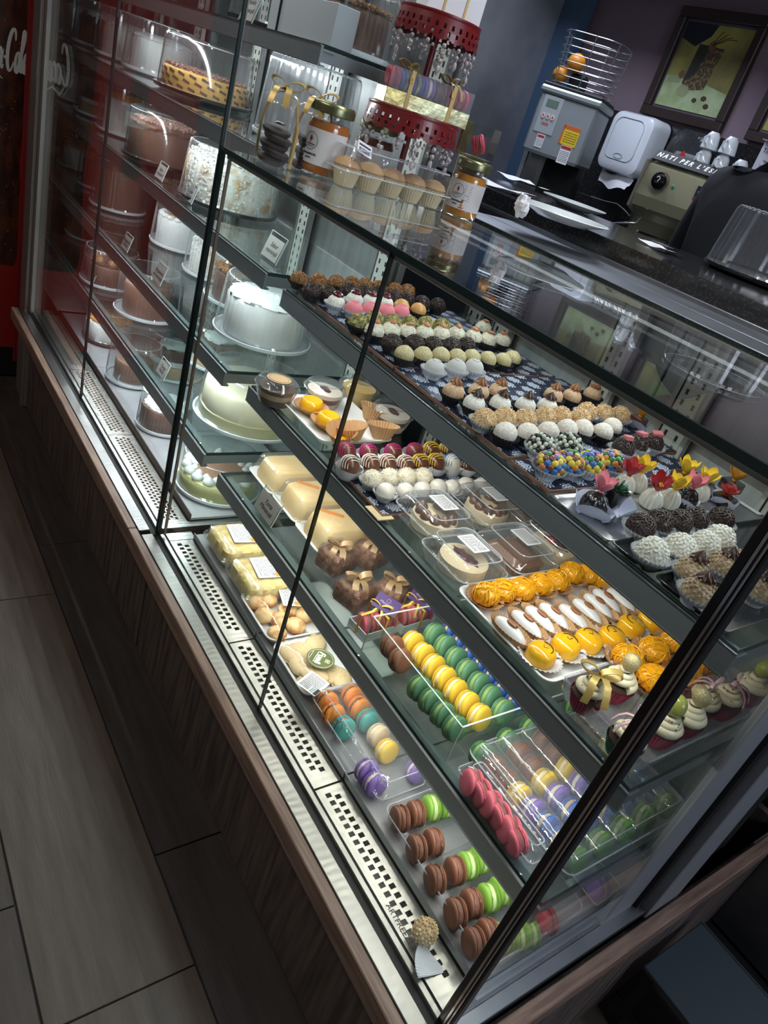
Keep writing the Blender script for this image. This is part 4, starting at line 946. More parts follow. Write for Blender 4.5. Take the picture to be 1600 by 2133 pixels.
def bow(t, loc, s, m, rz=0.0, tilt=(0, 0), tails=True, w=.35, drop=.9):
    e = obj('bow', MB().ball((0, 0, 0), (s * .15, s * .15, s * .13), 10, 6).mesh(m), t, loc, (tilt[0], tilt[1], rz))
    for sg in (-1, 1):
        P = []
        for k in range(15):
            u = k / 14; a = u * 2 * math.pi; P.append((sg * s * (.42 - .42 * math.cos(a)), s * .10 * math.sin(a / 2), s * (.06 + .10 * (1 - math.cos(a)) + .20 * math.sin(a))))
        strip(P, (0, 1, .25 * sg), s * w, m, 'loop', e)
        if tails:
            strip([(0, 0, 0), (sg * s * .18, -s * .22, .05 * s), (sg * s * .30, -s * .52, -.04 * s), (sg * s * .34, -s * .80, -.35 * s * drop), (sg * s * .40, -s * .95, -.85 * s * drop)], (1, .15 * sg, 0), s * w, m, 'tail', e)
    return e
def frosting():
    b = MB(); P = []; rad = []
    N = 110
    for i in range(N):
        s = i / (N - 1); a = s * 2 * math.pi * 3.6; r = .0185 * (1 - s) ** .8; P.append((r * math.cos(a), r * math.sin(a), .004 + .026 * s)); rad.append(.0072 * (1 - s * .72))
    b.tube(P, rad, 8); return b.mesh(m_frost, True, 60)
def cupcake(px, py, cup, top, label, z=Z2 + .005, rot=None):
    p = at(px, py, z + .04); t = thing('cupcake', label, 'cupcake', (p.x, p.y, z), 0, 'frosted cupcakes', rot=rot or (0, 0, rnd.uniform(0, 6)))
    obj('foil_cup', cached(('ccup', cup), lambda: MB().zig([(.004, .0003, 0), (.0155, .0003, 0), (.0175, .006, .0012), (.0235, .026, .0020)], 64).mesh(CUPM[cup], True, 15)), t)
    obj('cake', cached('ccake', lambda: MB().lathe([(.001, .002), (.015, .002), (.0225, .025), (.020, .030), (.001, .031)], 28).mesh(M_('cupcake_crumb', (.05, .022, .014), .8, bump=.6, bscale=90))), t)
    obj('frosting', cached('frost', frosting), t, (0, 0, .028))
    if 'egg' in top: obj('glitter_egg', cached('gegg', lambda: MB().ball((0, 0, 0), (.0125, .0125, .0155), 24, 16).mesh(m_gl)), t, (0, 0, .066), (.4, .3, 0))
    if 'grape' in top: obj('grape', cached('grape', lambda: MB().ball((0, 0, 0), (.012, .012, .0155), 24, 16).mesh(m_grape)), t, (0, 0, .066), (.3, -.3, 0))
    if 'pearl' in top:
        def prl():
            b = MB(); r = random.Random(4)
            for k in range(26):
                a = r.uniform(0, 6.28); s = r.uniform(.05, .95); b.ball((.024 * (1 - s * .75) * math.cos(a), .024 * (1 - s * .75) * math.sin(a), .034 + .024 * s), r.choice((.0008, .0012, .0018)), 6, 4)
            return b.mesh(m_pearl)
        obj('sugar_pearls', cached('prl', prl), t, stuff=True)
    if 'bowgold' in top: bow(t, (0, 0, .060), .034, gold_r, .4, w=.30)
    if 'bowpink' in top: bow(t, (0, 0, .060), .026, pink_r, .4, w=.16)
    return t
cupcake(1236, 1430, 'magenta', ('bowgold', 'pearl'), 'cupcake in magenta cup with big gold ribbon bow', rot=(0, 0, .4))
cupcake(1298, 1408, 'magenta', ('egg',), 'cupcake topped with a gold glitter egg behind the gold bow')
cupcake(1315, 1525, 'green', ('bowpink', 'pearl'), 'cupcake in green cup with thin pink ribbon by the post')
cupcake(1392, 1500, 'magenta', ('grape', 'pearl'), 'cupcake with green grape just right of the corner post')
cupcake(1442, 1480, 'magenta', ('egg',), 'cupcake topped with a gold glitter egg, right of the grape one')
cupcake(1472, 1448, 'magenta', ('bowpink', 'pearl'), 'pearl dotted cupcake with thin pink ribbon bow')
cupcake(1520, 1446, 'magenta', ('bowpink', 'pearl'), 'pearl dotted cupcake with pink bow beside the far grape')
cupcake(1575, 1420, 'magenta', ('grape', 'pearl'), 'cupcake with green grape at the right edge of the tray')

# ============================================================ lowest shelf
Z3 = .5830
m_slab = M_('cream_slab', (.74, .50, .22), .45, bump=.25, bscale=70, col2=(.82, .62, .33), scale=12)
def slab(px, py, label, sx=.205, sy=.125, stripe=True):
    p = at(px, py, Z3 + .03); t = thing('cream_slab_cake', label, 'cake', (p.x, p.y, Z3), 0, 'boxed passion fruit slab cakes')
    # long side runs back into the case
    X, Y = sy, sx
    obj('foam_base', MB().rings([rr(X - .03, Y - .03, .012, 0), rr(X - .004, Y - .004, .016, .013), rr(X, Y, .018, .013), rr(X, Y, .018, .015), rr(X - .008, Y - .008, .016, .015), rr(X - .032, Y - .032, .012, .004)], True, True, True).mesh(foam, True, 50), t)
    obj('cake', MB().rings([rr(X - .034, Y - .034, .012, .004), rr(X - .030, Y - .030, .014, .018), rr(X - .038, Y - .044, .016, .052), rr(X - .050, Y - .056, .014, .057)], True, True, True).mesh(m_slab, True, 50), t)
    if stripe: obj('orange_stripe', MB().box((.004, -Y * .20, .0575), (.011, .052, .0012), b=.0004).mesh(M_('orange_jelly', (.85, .26, .03), .25, coat=.4), False), t, (0, 0, 0), (0, 0, -.67))
    w = wk(X, Y, .0055)
    obj('lid', MB().rings([rr(X - .004, Y - .004, .016, .0155, wn=w), rr(X - .012, Y - .012, .016, .020, wav=-.0012, wn=w), rr(X - .026, Y - .030, .016, .058, wav=-.0016, wn=w), rr(X - .036, Y - .042, .014, .0625, wav=0, wn=w)], True, False, True).mesh(plastic, True, 35), t)
    return t
slab(620, 985, 'cream slab cake under clear lid, farthest of the three, half behind the shelf rail', stripe=False)
slab(672, 1040, 'cream slab cake with orange stripe under clear lid, middle of the three')
slab(724, 1100, 'cream slab cake with orange stripe, nearest of three on the lowest shelf')

# brownie bags
wrapc = clear('crinkle_wrap', (.97, .97, .98), 1.2, .04, .05, 1.5, .35, 55, .02)
m_brn = M_('brownie', (.11, .045, .024), .8, 0, col2=(.22, .115, .07), scale=90, bump=.8, bscale=120)
def brownie(px, py, label, rz, gz=0):
    p = at(px, py, Z3 + .028); t = thing('brownie_bag', label, 'brownie', (p.x, p.y, Z3), rz, 'wrapped brownies with bows')
    W, D, H = .060, .070, .046
    def fn():
        b = MB(); R_ = [rr(W - .006, D - .006, .004, .002), rr(W, D, .006, .008), rr(W, D, .007, H - .006), rr(W - .010, D - .010, .006, H)]
        R_ = [[(x + .0012 * noise.noise(Vector((x * 150, y * 150, z * 150))), y + .0012 * noise.noise(Vector((y * 150, x * 150, z * 90))), z) for x, y, z in r_] for r_ in R_]
        return b.rings(R_, True, True, True).mesh(m_brn, True, 50)
    obj('brownie', cached('brownie', fn), t)
    def wf():
        n = 6; b = MB(); w = wk(W, D, .008); R_ = []
        for i, (g, z) in enumerate(((.0, .0005), (.006, .004), (.008, H * .5), (.007, H * .9), (-.002, H + .004), (-.03, H + .008))):
            R_.append([(x + .002 * noise.noise(Vector((x * 120, y * 120, z * 80 + i))), y + .002 * noise.noise(Vector((y * 110, x * 110, z * 90))), zz + .0015 * noise.noise(Vector((x * 90, y * 90, 5)))) for x, y, zz in rr(W + g, D + g, .007, z, wn=w)])
        return b.rings(R_, True, True, True).mesh(wrapc, True, 30)
    obj('clear_wrap', cached('bwrap', wf), t)
    bow(t, (0, -.004, H + .010), .032, tan_r, gz + .5, tilt=(.1, 0), w=.42)
brownie(703, 1160, 'brownie in clear wrap with tan bow, nearest the slab cake at front', .25, .2)
brownie(775, 1150, 'brownie in clear wrap with tan bow, back one beside the slab cake', .35, -.3)
brownie(742, 1228, 'brownie in clear wrap with tan bow, front one beside the macaron box', .3, .5)
brownie(818, 1232, 'brownie in clear wrap with tan bow, half under the purple card', .45, -.1)

# small macaron gift boxes
purple_card = M_('purple_card', (.075, .040, .145), .5); yel_r = M_('yellow_ribbon', (.72, .48, .10), .4, .1)
def giftbox(px, py, label, rz, cx):
    p = at(px, py, Z3 + .020); t = thing('macaron_gift_box', label, 'gift box', (p.x, p.y, Z3), rz, 'boxes of pink macarons'); W, D, H = .052, .088, .034
    b = MB().box((0, 0, .001), (W, D, .002))
    for s in (-1, 1): b.box((s * (W / 2 - .0008), 0, .010), (.0016, D, .020)); b.box((0, s * (D / 2 - .0008), .010), (W - .0034, .0016, .020))
    obj('white_box', b.mesh(white, False), t)
    obj('clear_cover', MB().rings([rr(W + .001, D + .001, .001, .008, 1), rr(W + .001, D + .001, .001, H + .012, 1)], True, False, True).mesh(acrylic, False), t)
    for s in (0,):
        strip([(W * .52, 0, .004), (W * .52, 0, H + .0128), (0, 0, H + .0134), (-W * .52, 0, H + .0128), (-W * .52, 0, .004)], (0, 1, 0), .005, yel_r, 'ribbon', t)
        strip([(0, D * .52, .004), (0, D * .52, H + .0128), (0, 0, H + .0137), (0, -D * .52, H + .0128), (0, -D * .52, .004)], (1, 0, 0), .005, yel_r, 'ribbon', t)
    bow(t, (0, 0, H + .017), .026, yel_r, .5, w=.16)
    c = obj('purple_card', MB().box((0, 0, 0), (.050, .036, .0008)).mesh(purple_card, False), t, (cx, .012, H + .024), (.35, .1, .5))
    shadow_text('Macarons', .0075, M_('card_print', (.45, .38, .55), .5), c, (0, 0, .0007), (0, 0, 0), 'card_lettering')
    obj('card_emblem', MB().tube([(.004 * math.cos(i * .52), .008 + .004 * math.sin(i * .52), .0007) for i in range(12)], .0004, 4, closed=True).mesh(MATS['card_print']), c)
    return t, p
for gi, (px, py, rz, lb) in enumerate([(783, 1293, .1, 'small clear topped box of pink macarons with yellow ribbon, nearer the glass'), (858, 1278, .1, 'small clear topped box of pink macarons with yellow ribbon, deeper in case')]):
    t, p = giftbox(px, py, lb, rz, .002)
    for i in range(3): macaron('pink' if i < 2 or gi == 0 else 'rose', (p.x + .003, p.y - .026 + .026 * i, Z3 + .0235), (0.15, 1, .1), 'pink macaron standing in the %s gift box, %s' % ('nearer' if gi == 0 else 'deeper', ('front', 'middle', 'back')[i]), 'pink gift box macarons', R=.0205)

# acrylic box of macarons
t = thing('acrylic_macaron_box', 'open clear acrylic box holding rows of yellow, green and blue macarons', 'box', (-.578, .262, Z3))
bx0, bx1, by0, by1, bh = -.722, -.462, .128, .398, .078; c0 = Vector((-.578, .262, Z3))
def Pq(name, b, m): return obj(name, b.mesh(m, False), t, -c0)
b = MB()
for (cx, cy, sx, sy) in ((bx0, (by0 + by1) / 2, .003, by1 - by0), (bx1, (by0 + by1) / 2, .003, by1 - by0), ((bx0 + bx1) / 2, by0, bx1 - bx0 - .004, .003), ((bx0 + bx1) / 2, by1, bx1 - bx0 - .004, .003)):
    Pq('acrylic_wall', MB().box((cx, cy, Z3 + bh / 2), (sx, sy, bh)), acrylic)
Pq('acrylic_floor', MB().box(((bx0 + bx1) / 2, (by0 + by1) / 2, Z3 + .002), (bx1 - bx0, by1 - by0, .003)), acrylic)
em = M_('acrylic_edge', (.55, .60, .58), .15, coat=.5); b = MB()
for (cx, cy, sx, sy) in ((bx0, (by0 + by1) / 2, .0028, by1 - by0), (bx1, (by0 + by1) / 2, .0028, by1 - by0), ((bx0 + bx1) / 2, by0, bx1 - bx0, .0028), ((bx0 + bx1) / 2, by1, bx1 - bx0, .0028)): b.box((cx, cy, Z3 + bh + .0003), (sx, sy, .0012))
for cx in (bx0, bx1): b.box((cx, by0, Z3 + bh / 2), (.0016, .0016, bh))
Pq('polished_edge', b, em)
def mrow(c, A, B, n, label, group, axis=(1, 0, .12), z=None, R=.0212):
    for i in range(n):
        q = A.lerp(B, i / max(1, n - 1))
        lab = '%s macaron, %s %s' % (COLN[c], ('only one' if n == 1 else ordn(i, n).replace('from left', 'from far end').replace('leftmost', 'farthest').replace('rightmost', 'nearest').replace('left', 'far').replace('right', 'near')), label)
        macaron(c, (q.x, q.y, q.z), axis, lab, group, R)
zz = .615
mrow('yellow', at(859, 1341, zz), at(998, 1494, zz), 7, 'in the yellow row of the acrylic box', 'yellow macarons in acrylic box', (1, .1, .35), R=.0225)
mrow('green', at(905, 1323, zz), at(1047, 1482, zz), 7, 'in the green row of the acrylic box', 'green macarons in acrylic box', (1, .1, .35), R=.0225)
mrow('blue', at(941, 1316, zz), at(1072, 1466, zz), 7, 'in the blue row of the acrylic box', 'blue macarons in acrylic box', (1, .1, .35), R=.0225)
mrow('brown', at(817, 1347, zz), at(834, 1375, zz), 2, 'of the brown pair in the acrylic box', 'brown macarons in acrylic box', (1, .1, .45), R=.0215)
mrow('dkgreen', at(873, 1434, zz - .004), at(947, 1516, zz - .004), 4, 'in the front green row of the acrylic box', 'dark green macarons in acrylic box', (1, .1, .35), R=.0215)

# big blister tray, tilted up on the shelf
bt = clear_tray('macaron_blister_tray', 'big clear blister tray of many coloured macarons near the corner post', 'tray', -.115, .115, -.15, .15, 0, .030, .014, .014, plastic, .006, loc=(-.337, .300, Z3 + .003))
for i in range(6):
    R_ = []
    for s in range(13):
        a = math.pi * s / 12; R_.append([(x, -.122 + i * .0485 - .0225 * math.cos(a), .030 + .020 * math.sin(a)) for x in (-.105, .105)])
    obj('blister_dome', MB().rings(R_, False).mesh(plastic, True, 60), bt)
seq = ['dkgreen', 'brown', 'brown', 'yellow', 'purple', 'blue', 'blue', 'leaf']
c1s, c1e = at(1003, 1572, .610), at(1196, 1788, .610); c5s, c5e = at(1195, 1470, .614), at(1385, 1676, .610)
for col_ in range(5):
    for i, c in enumerate(seq):
        a = c1s.lerp(c1e, i / 7); b_ = c5s.lerp(c5e, i / 7); q = a.lerp(b_, col_ / 4)
        macaron(c, (q.x, q.y, q.z), (1, 0, .35), '%s macaron in the blister tray, %s column, %s along it' % (COLN[c], ('front', 'second', 'middle', 'fourth', 'back')[col_], ('first', 'second', 'third', 'fourth', 'fifth', 'sixth', 'seventh', 'last')[i]), 'macarons in the big blister tray', .0205)
pt = clear_tray('pink_macaron_sleeve', 'narrow clear sleeve of pink macarons along the front of the lowest shelf', 'box', -.085, .085, -.024, .024, 0, .022, .006, .016, plastic, .006, loc=(-.348, .1425, Z3 + .001))
for i, (x, y) in enumerate([(983, 1630), (1003, 1652), (1022, 1675), (1042, 1700), (1060, 1728), (1075, 1752)]):
    q = at(x, y, Z3 + .022); macaron('pink', (q.x, q.y, q.z), (.25, 1, .15) if i % 2 else (.35, 1, -.1), 'pink macaron in the narrow clear sleeve, %s' % ordn(i, 6).replace('leftmost', 'farthest').replace('rightmost', 'nearest').replace('left', 'far end'), 'pink macarons in clear sleeve', .0200)

# ============================================================ bottom deck
Z0 = .4135
m_pie = M_('potato_crust', (.66, .47, .14), .6, 0, col2=(.76, .62, .28), scale=55, bump=.9, bscale=75, bdist=.004)
def pie(px, py, label, seed):
    p = at(px, py, Z0 + .028); p.y = max(p.y, .0745 + .0875); X, Y = .140, .175; w = wk(X, Y, .0075)
    t = thing('potato_pie_box', label, 'pie', (p.x, p.y, Z0), 0, 'boxed potato pies')
    def fn():
        R_ = [rr(X - .03, Y - .03, .02, .003, wn=w), rr(X - .016, Y - .016, .022, .018, wn=w), rr(X - .022, Y - .022, .022, .044, wn=w), rr(X - .045, Y - .045, .020, .049, wn=w)]
        R_ = [[(x, y, z + .0015 * noise.noise(Vector((x * 110, y * 110, seed)))) for x, y, z in r_] for r_ in R_]
        return MB().rings(R_, True, True, True).mesh(m_pie, True, 60)
    obj('pie', fn(), t)
    obj('box_base', MB().rings([rr(X - .03, Y - .03, .018, .0005, wn=w, wav=-.001), rr(X - .010, Y - .010, .020, .022, wn=w, wav=-.0015), rr(X, Y, .022, .024, wn=w), rr(X, Y, .022, .0255, wn=w)], True, True).mesh(plastic, True, 35), t)
    obj('box_lid', MB().rings([rr(X, Y, .022, .026, wn=w), rr(X - .012, Y - .012, .020, .032, wn=w, wav=-.0015), rr(X - .020, Y - .020, .020, .050, wn=w, wav=-.0015), rr(X - .034, Y - .034, .018, .0535, wn=w)], True, False, True).mesh(plastic, True, 35), t)
    sticker(t, .072, .060, .0545, 11, seed + 3, -.004, -.012, -.12, True)
pie(503, 1132, 'boxed golden potato pie with sticker, farther of the two on the bottom', 1)
pie(558, 1203, 'boxed golden potato pie with sticker, nearer one beside the roll tray', 2)

film = clear('cling_film', (.98, .98, .98), 1.0, .025, .05, 1.5, .2, 40, .01)
m_bun = M_('baked_roll', (.78, .55, .27), .5, 0, col2=(.52, .17, .03), tex='noise', scale=38, lo=.46, hi=.62, bump=.2, bscale=60)
m_past = M_('pale_pastry', (.74, .56, .32), .55, bump=.15, bscale=60)
def food_tray(x0, x1, y0, y1, label):
    sx, sy = x1 - x0, y1 - y0; c = ((x0 + x1) / 2, (y0 + y1) / 2, Z0); t = thing('foam_food_tray', label, 'tray', c)
    obj('tray_body', MB().rings([rr(sx - .03, sy - .03, .014, 0), rr(sx - .004, sy - .004, .018, .018), rr(sx, sy, .020, .018), rr(sx, sy, .020, .0205), rr(sx - .008, sy - .008, .018, .0205), rr(sx - .034, sy - .034, .014, .004)], True, True, True).mesh(foam, True, 50), t)
    w = wk(sx, sy, .012)
    def f(z, g): return [(x, y, zz + .0018 * noise.noise(Vector((x * 60, y * 60, z * 100)))) for x, y, zz in rr(sx - g, sy - g, .02, z, wn=w)]
    obj('cling_film', MB().rings([f(.010, -.001), f(.0215, 0), f(.031, .03), f(.037, .07), f(.038, .12)], True, False, True).mesh(film, True, 70), t)
    return t, c
t1, c = food_tray(-1.084, -.924, .0735, .300, 'white foam tray of browned rolls wrapped in film on the bottom deck')
_q = at(603, 1243, Z0 + .040) - Vector(c)
sticker(t1, .062, .040, .0400, 9, 21, _q.x, _q.y, -.25, True)
for i, (x, y) in enumerate([(521, 1256), (556, 1250), (541, 1283), (582, 1290), (600, 1270), (567, 1322), (616, 1303), (635, 1280), (628, 1262)]):
    q = at(x, y, Z0 + .018); o = thing('baked_roll', 'browned cheese roll on the film wrapped tray, %s' % ['far front corner', 'second along the far side', 'front row middle', 'centre of the tray', 'behind the centre roll', 'near front corner', 'near side middle', 'near back', 'under the back edge'][i], 'roll', (q.x, max(q.y, .101), Z0 + .0042), i * 1.1, 'browned rolls')
    obj('crust', cached(('bun', i % 3), lambda: MB().ball((0, 0, .0135), (.0225, .0210, .0155), 22, 12, fn=lambda d: 1 + nz(d, 2.4, .10, i) + nz(d, 7, .03)).mesh(m_bun)), o)
t2, c = food_tray(-.919, -.768, .0735, .300, 'white foam tray of pale pasties under film with round green sticker')
def pasty():
    b = MB().ball((0, 0, .011), (.031, .022, .011), 28, 10, fn=lambda d: 1 + nz(d, 2.5, .07)); return b.mesh(m_past)
for i, (x, y) in enumerate([(603, 1363), (628, 1352), (658, 1338), (612, 1390), (655, 1408), (690, 1402), (712, 1412), (640, 1425)]):
    q = at(x, y, Z0 + .018); o = thing('pasty', 'pale half moon pasty under film, %s' % ['far front corner', 'second at the far side', 'far back corner', 'front row middle', 'centre under the labels', 'near back beside sticker', 'near back corner', 'near front under white label'][i], 'pasty', (q.x, max(q.y, .108), Z0 + .0042 + (.006 if i in (4,) else 0)), .5 + i * .9, 'pale pasties')
    obj('pastry', cached('pasty', pasty), o)
    def speck():
        b = MB(); r = random.Random(9)
        for k in range(14): b.ball((r.uniform(-.010, .010), r.uniform(-.007, .007), .0218), .0006, 5, 3)
        return b.mesh(M_('pepper', (.05, .03, .02), .7))
    obj('pepper_specks', cached('speck', speck), o, stuff=True)
    def crimp():
        return MB().tube([(.030 * math.cos(a), .021 * math.sin(a) - .001, .006 + .0012 * (k % 2)) for k, a in enumerate([math.pi + j * .15 for j in range(21)])], .0022, 6).mesh(m_past)
    obj('crimped_edge', cached('crimp', crimp), o)
g = obj('round_sticker', MB().lathe([(.0003, 0), (.0290, 0), (.0290, .0005), (.0003, .0005)], 48).mesh(M_('olive_sticker', (.115, .135, .045), .45), True, ), t2, (*[(at(668, 1372, Z0 + .0415) - Vector(c))[k] for k in (0, 1)], .0415), (0, 0, -.9))
wpr = M_('sticker_white', (.80, .80, .74), .5)
obj('sticker_ring', MB().tube([(.0255 * math.cos(i * .1309), .0255 * math.sin(i * .1309), .0006) for i in range(48)], .0004, 4, closed=True).mesh(wpr), g)
shadow_text('Fueê', .0190, wpr, g, (-.0005, -.0020, .0008), (0, 0, 0), 'sticker_lettering', bold=.0006, shear=.15)
obj('underline', MB().box((0, -.0105, .0007), (.034, .0014, .0003)).mesh(wpr, False), g)
obj('underline', MB().box((0, -.0205, .0007), (.024, .0009, .0003)).mesh(wpr, False), g)
b = MB()
for a in range(4): b.tube([(.0 + .0032 * math.cos(a * 1.571 + .78) + .0024 * math.cos(k * .7), .0150 + .0032 * math.sin(a * 1.571 + .78) + .0024 * math.sin(k * .7), .0007) for k in range(9)], .0006, 4, closed=True)
obj('sticker_flower', b.mesh(wpr), g)
_q = at(652, 1424, Z0 + .040) - Vector(c)
s = sticker(t2, .050, .046, .0405, 12, 31, _q.x, _q.y, -1.15)
obj('black_bar', MB().box((.014, .019, .0007), (.018, .007, .0003)).mesh(ink, False), s)

# clear tray with two rows of macarons
clear_tray('macaron_twin_tray', 'clear twin channel tray of orange, teal and purple macarons on bottom deck', 'tray', -.763, -.515, .084, .190, Z0, .026, .012, .024, plastic, .006)
for c, x, y, w_ in [('orange', 681, 1462, 'first in the front channel'), ('orange', 694, 1488, 'second in the front channel'), ('teal', 716, 1516, 'front channel'),
                    ('purple', 764, 1606, 'before last in the front channel'), ('purple', 781, 1633, 'last in the front channel'), ('orange', 733, 1450, 'first in the back channel'),
                    ('orange', 748, 1474, 'second in the back channel'), ('teal', 766, 1501, 'back channel'), ('cream', 788, 1532, 'back channel'), ('yellow', 806, 1564, 'back channel'), ('purple', 868, 1605, 'under the shelf rail')]:
    q = at(x, y, Z0 + .024); macaron(c, q, (1, 0, .3), '%s macaron in the twin channel tray, %s' % (COLN[c], w_), 'macarons in the twin tray', .0215)
# bottom tray of brown and green macarons
bt2 = clear_tray('macaron_row_tray', 'clear tray with five rows of brown and lime macarons by the corner', 'tray', -.500, -.222, .082, .300, Z0, .030, .014, 0, plastic, .006)
for i in range(4):
    obj('row_divider', MB().rings([[(-.085 + .053 * i + s * .006 * math.cos(a), y, .003 + .016 * math.sin(a)) for a in [math.pi * k / 6 for k in range(7)] for s in (1,)] for y in (-.095, .095)], False).mesh(plastic, True, 60), bt2)
rows_ = [[('brown', 833, 1706), ('brown', 866, 1695), ('lime', 898, 1683), ('lime', 927, 1676)], [('brown', 868, 1768), ('brown', 903, 1754)],
         [('brown', 906, 1832), ('brown', 948, 1814), ('lime', 974, 1803), ('lime', 1000, 1791)], [('brown', 949, 1902), ('brown', 982, 1882), ('lime', 1017, 1870), ('lime', 1042, 1856)],
         [('brown', 987, 1964), ('brown', 1017, 1946), ('lime', 1045, 1955), ('lime', 1075, 1950), ('lime', 1100, 1944), ('rose', 1136, 1917)]]
for ri, R_ in enumerate(rows_):
    for i, (c, x, y) in enumerate(R_):
        q = at(x, y, Z0 + .026)
        macaron(c, q, (.30, 1, 0), '%s macaron standing in the %s row of the bottom tray, %s' % (COLN[c], ('farthest', 'second', 'middle', 'fourth', 'nearest')[ri], ('front', 'second', 'third', 'fourth', 'fifth', 'sixth')[i] + ' from the glass' if i else 'at the glass'), 'macarons in the bottom row tray', .0215)
sm = clear_tray('small_acrylic_box', 'small clear box with white base strip at the back corner post', 'box', -.030, .030, -.035, .035, 0, .030, .003, 0, acrylic, 0, loc=(-.247, .356, Z0))
obj('white_strip', MB().box((-.022, 0, .010), (.012, .066, .016), b=.001).mesh(whitepl, False), sm)
macaron('purple', (-.240, .356, Z0 + .0235), (.2, 1, 0), 'purple macaron inside the small clear box by the corner post', 'macarons in the small box', .0200)
# fallen ball and its cup on the grille
q = at(884, 1943, .418); truffle('peanutnut', Vector((q.x, q.y, .4015 + .0188)), 'fallen peanut coated ball lying bare on the vent grille', 'fallen sweets', None, .0190)
q = at(905, 2010, .405); t = thing('fallen_paper_cup', 'flattened white paper cup lying on the grille beside fallen ball', 'paper cup', (q.x, q.y - .002, .4005), 0, rot=(0, 0, -2.3))
K = 26; b = MB(); R_ = []
for r, z in ((.006, .0006), (.030, .004), (.052, .010)):
    R_.append([(r * math.cos(-.55 + 1.1 * j / K), r * math.sin(-.55 + 1.1 * j / K), z + (.0016 * r / .04) * (j % 2)) for j in range(K + 1)])
obj('pleated_paper', b.rings(R_, False).mesh(cup_w, True, 15), t, (-.022, 0, 0))
# handwritten cards in acrylic stands
card_p = M_('card_paper', (.30, .28, .26), .8)
def price_card(x, y, z, l1, l2, label, w=.075, h=.055, rx=1.15, rz=0.0, sc=1.0):
    t = thing('price_card', label, 'card', (x, y, z), rz, 'handwritten price cards', scale=sc)
    f = obj('acrylic_stand', MB().box((0, 0, h / 2), (w, .002, h)).mesh(acrylic, False), t, (0, 0, .001), (-.30, 0, 0))
    obj('stand_foot', MB().box((0, .014, .001), (w, .034, .0018)).mesh(acrylic, False), t)
    obj('stand_edge', MB().box((0, 0, h), (w, .0024, .0012)).box((w / 2, 0, h / 2), (.0012, .0024, h)).box((-w / 2, 0, h / 2), (.0012, .0024, h)).mesh(em, False), f)
    c = obj('card', MB().box((0, -.0018, h * .44), (w * .92, .0006, h * .80)).mesh(card_p, False), f)
    for s, tx in enumerate((l1, l2)):
        shadow_text(tx, .0150, ink, c, (0, -.0023, h * (.56 - .24 * s)), (math.pi / 2, 0, 0), 'handwriting', shear=.35, ext=.0001)
price_card(-1.150, .128, Z3 + .0005, 'Torta', 'Maracujá', 'handwritten card reading Torta in front of the slab cakes', .085, .060)

# ============================================================ cakes in the tall case
m_ch1 = M_('chocolate_cake', (.10, .038, .022), .6, bump=.5, bscale=60, col2=(.14, .06, .035), scale=30)
m_ch2 = M_('brown_frosting', (.16, .070, .038), .45, bump=.15, bscale=40)
m_wc = M_('white_frosting', (.78, .76, .74), .5, bump=.25, bscale=40)
m_cr = M_('cream_frosting', (.74, .66, .48), .5, bump=.15, bscale=30)
m_shav = M_('chocolate_shavings', (.16, .065, .05), .6, col2=(.34, .19, .15), scale=200)
m_cflake = M_('coconut_flakes', (.80, .77, .70), .7, col2=(.60, .32, .10), scale=18, lo=.52, hi=.66)
m_cara = M_('caramel_top', (.62, .27, .06), .3, coat=.4, bump=.4, bscale=60)
m_sponge = M_('sponge', (.55, .36, .18), .7, bump=.5, bscale=90)
base_w = M_('clear_white_base', (.70, .72, .76), .25, coat=.5); base_b = M_('black_base', (.015, .015, .017), .2, coat=.6)
def crumbs(R, n, h, m, seed, sz=.004, r0=0.0):
    r = random.Random(seed); b = MB()
    for k in range(n):
        a = r.uniform(0, 6.283); q = R * math.sqrt(r.uniform(r0 * r0, 1)); b.box((0, 0, 0), (sz * r.uniform(.6, 1.6), sz * r.uniform(.5, 1), sz * .5), Matrix.Translation((q * math.cos(a), q * math.sin(a), h + r.uniform(0, sz))) @ Euler((r.uniform(-.6, .6), r.uniform(-.6, .6), r.uniform(0, 3))).to_matrix().to_4x4())
    return b.mesh(m, False)
def side_crumbs(R, h, n, m, seed, sz=.006):
    r = random.Random(seed); b = MB()
    for k in range(n):
        a = r.uniform(0, 6.283); b.box((0, 0, 0), (sz * r.uniform(.6, 1.5), sz * r.uniform(.4, .9), sz * .35), Matrix.Translation((R * math.cos(a), R * math.sin(a), .012 + h * r.uniform(0, .98))) @ Euler((r.uniform(1.1, 2.0), r.uniform(-.5, .5), a + math.pi / 2 + r.uniform(-.4, .4))).to_matrix().to_4x4())
    return b.mesh(m, False)
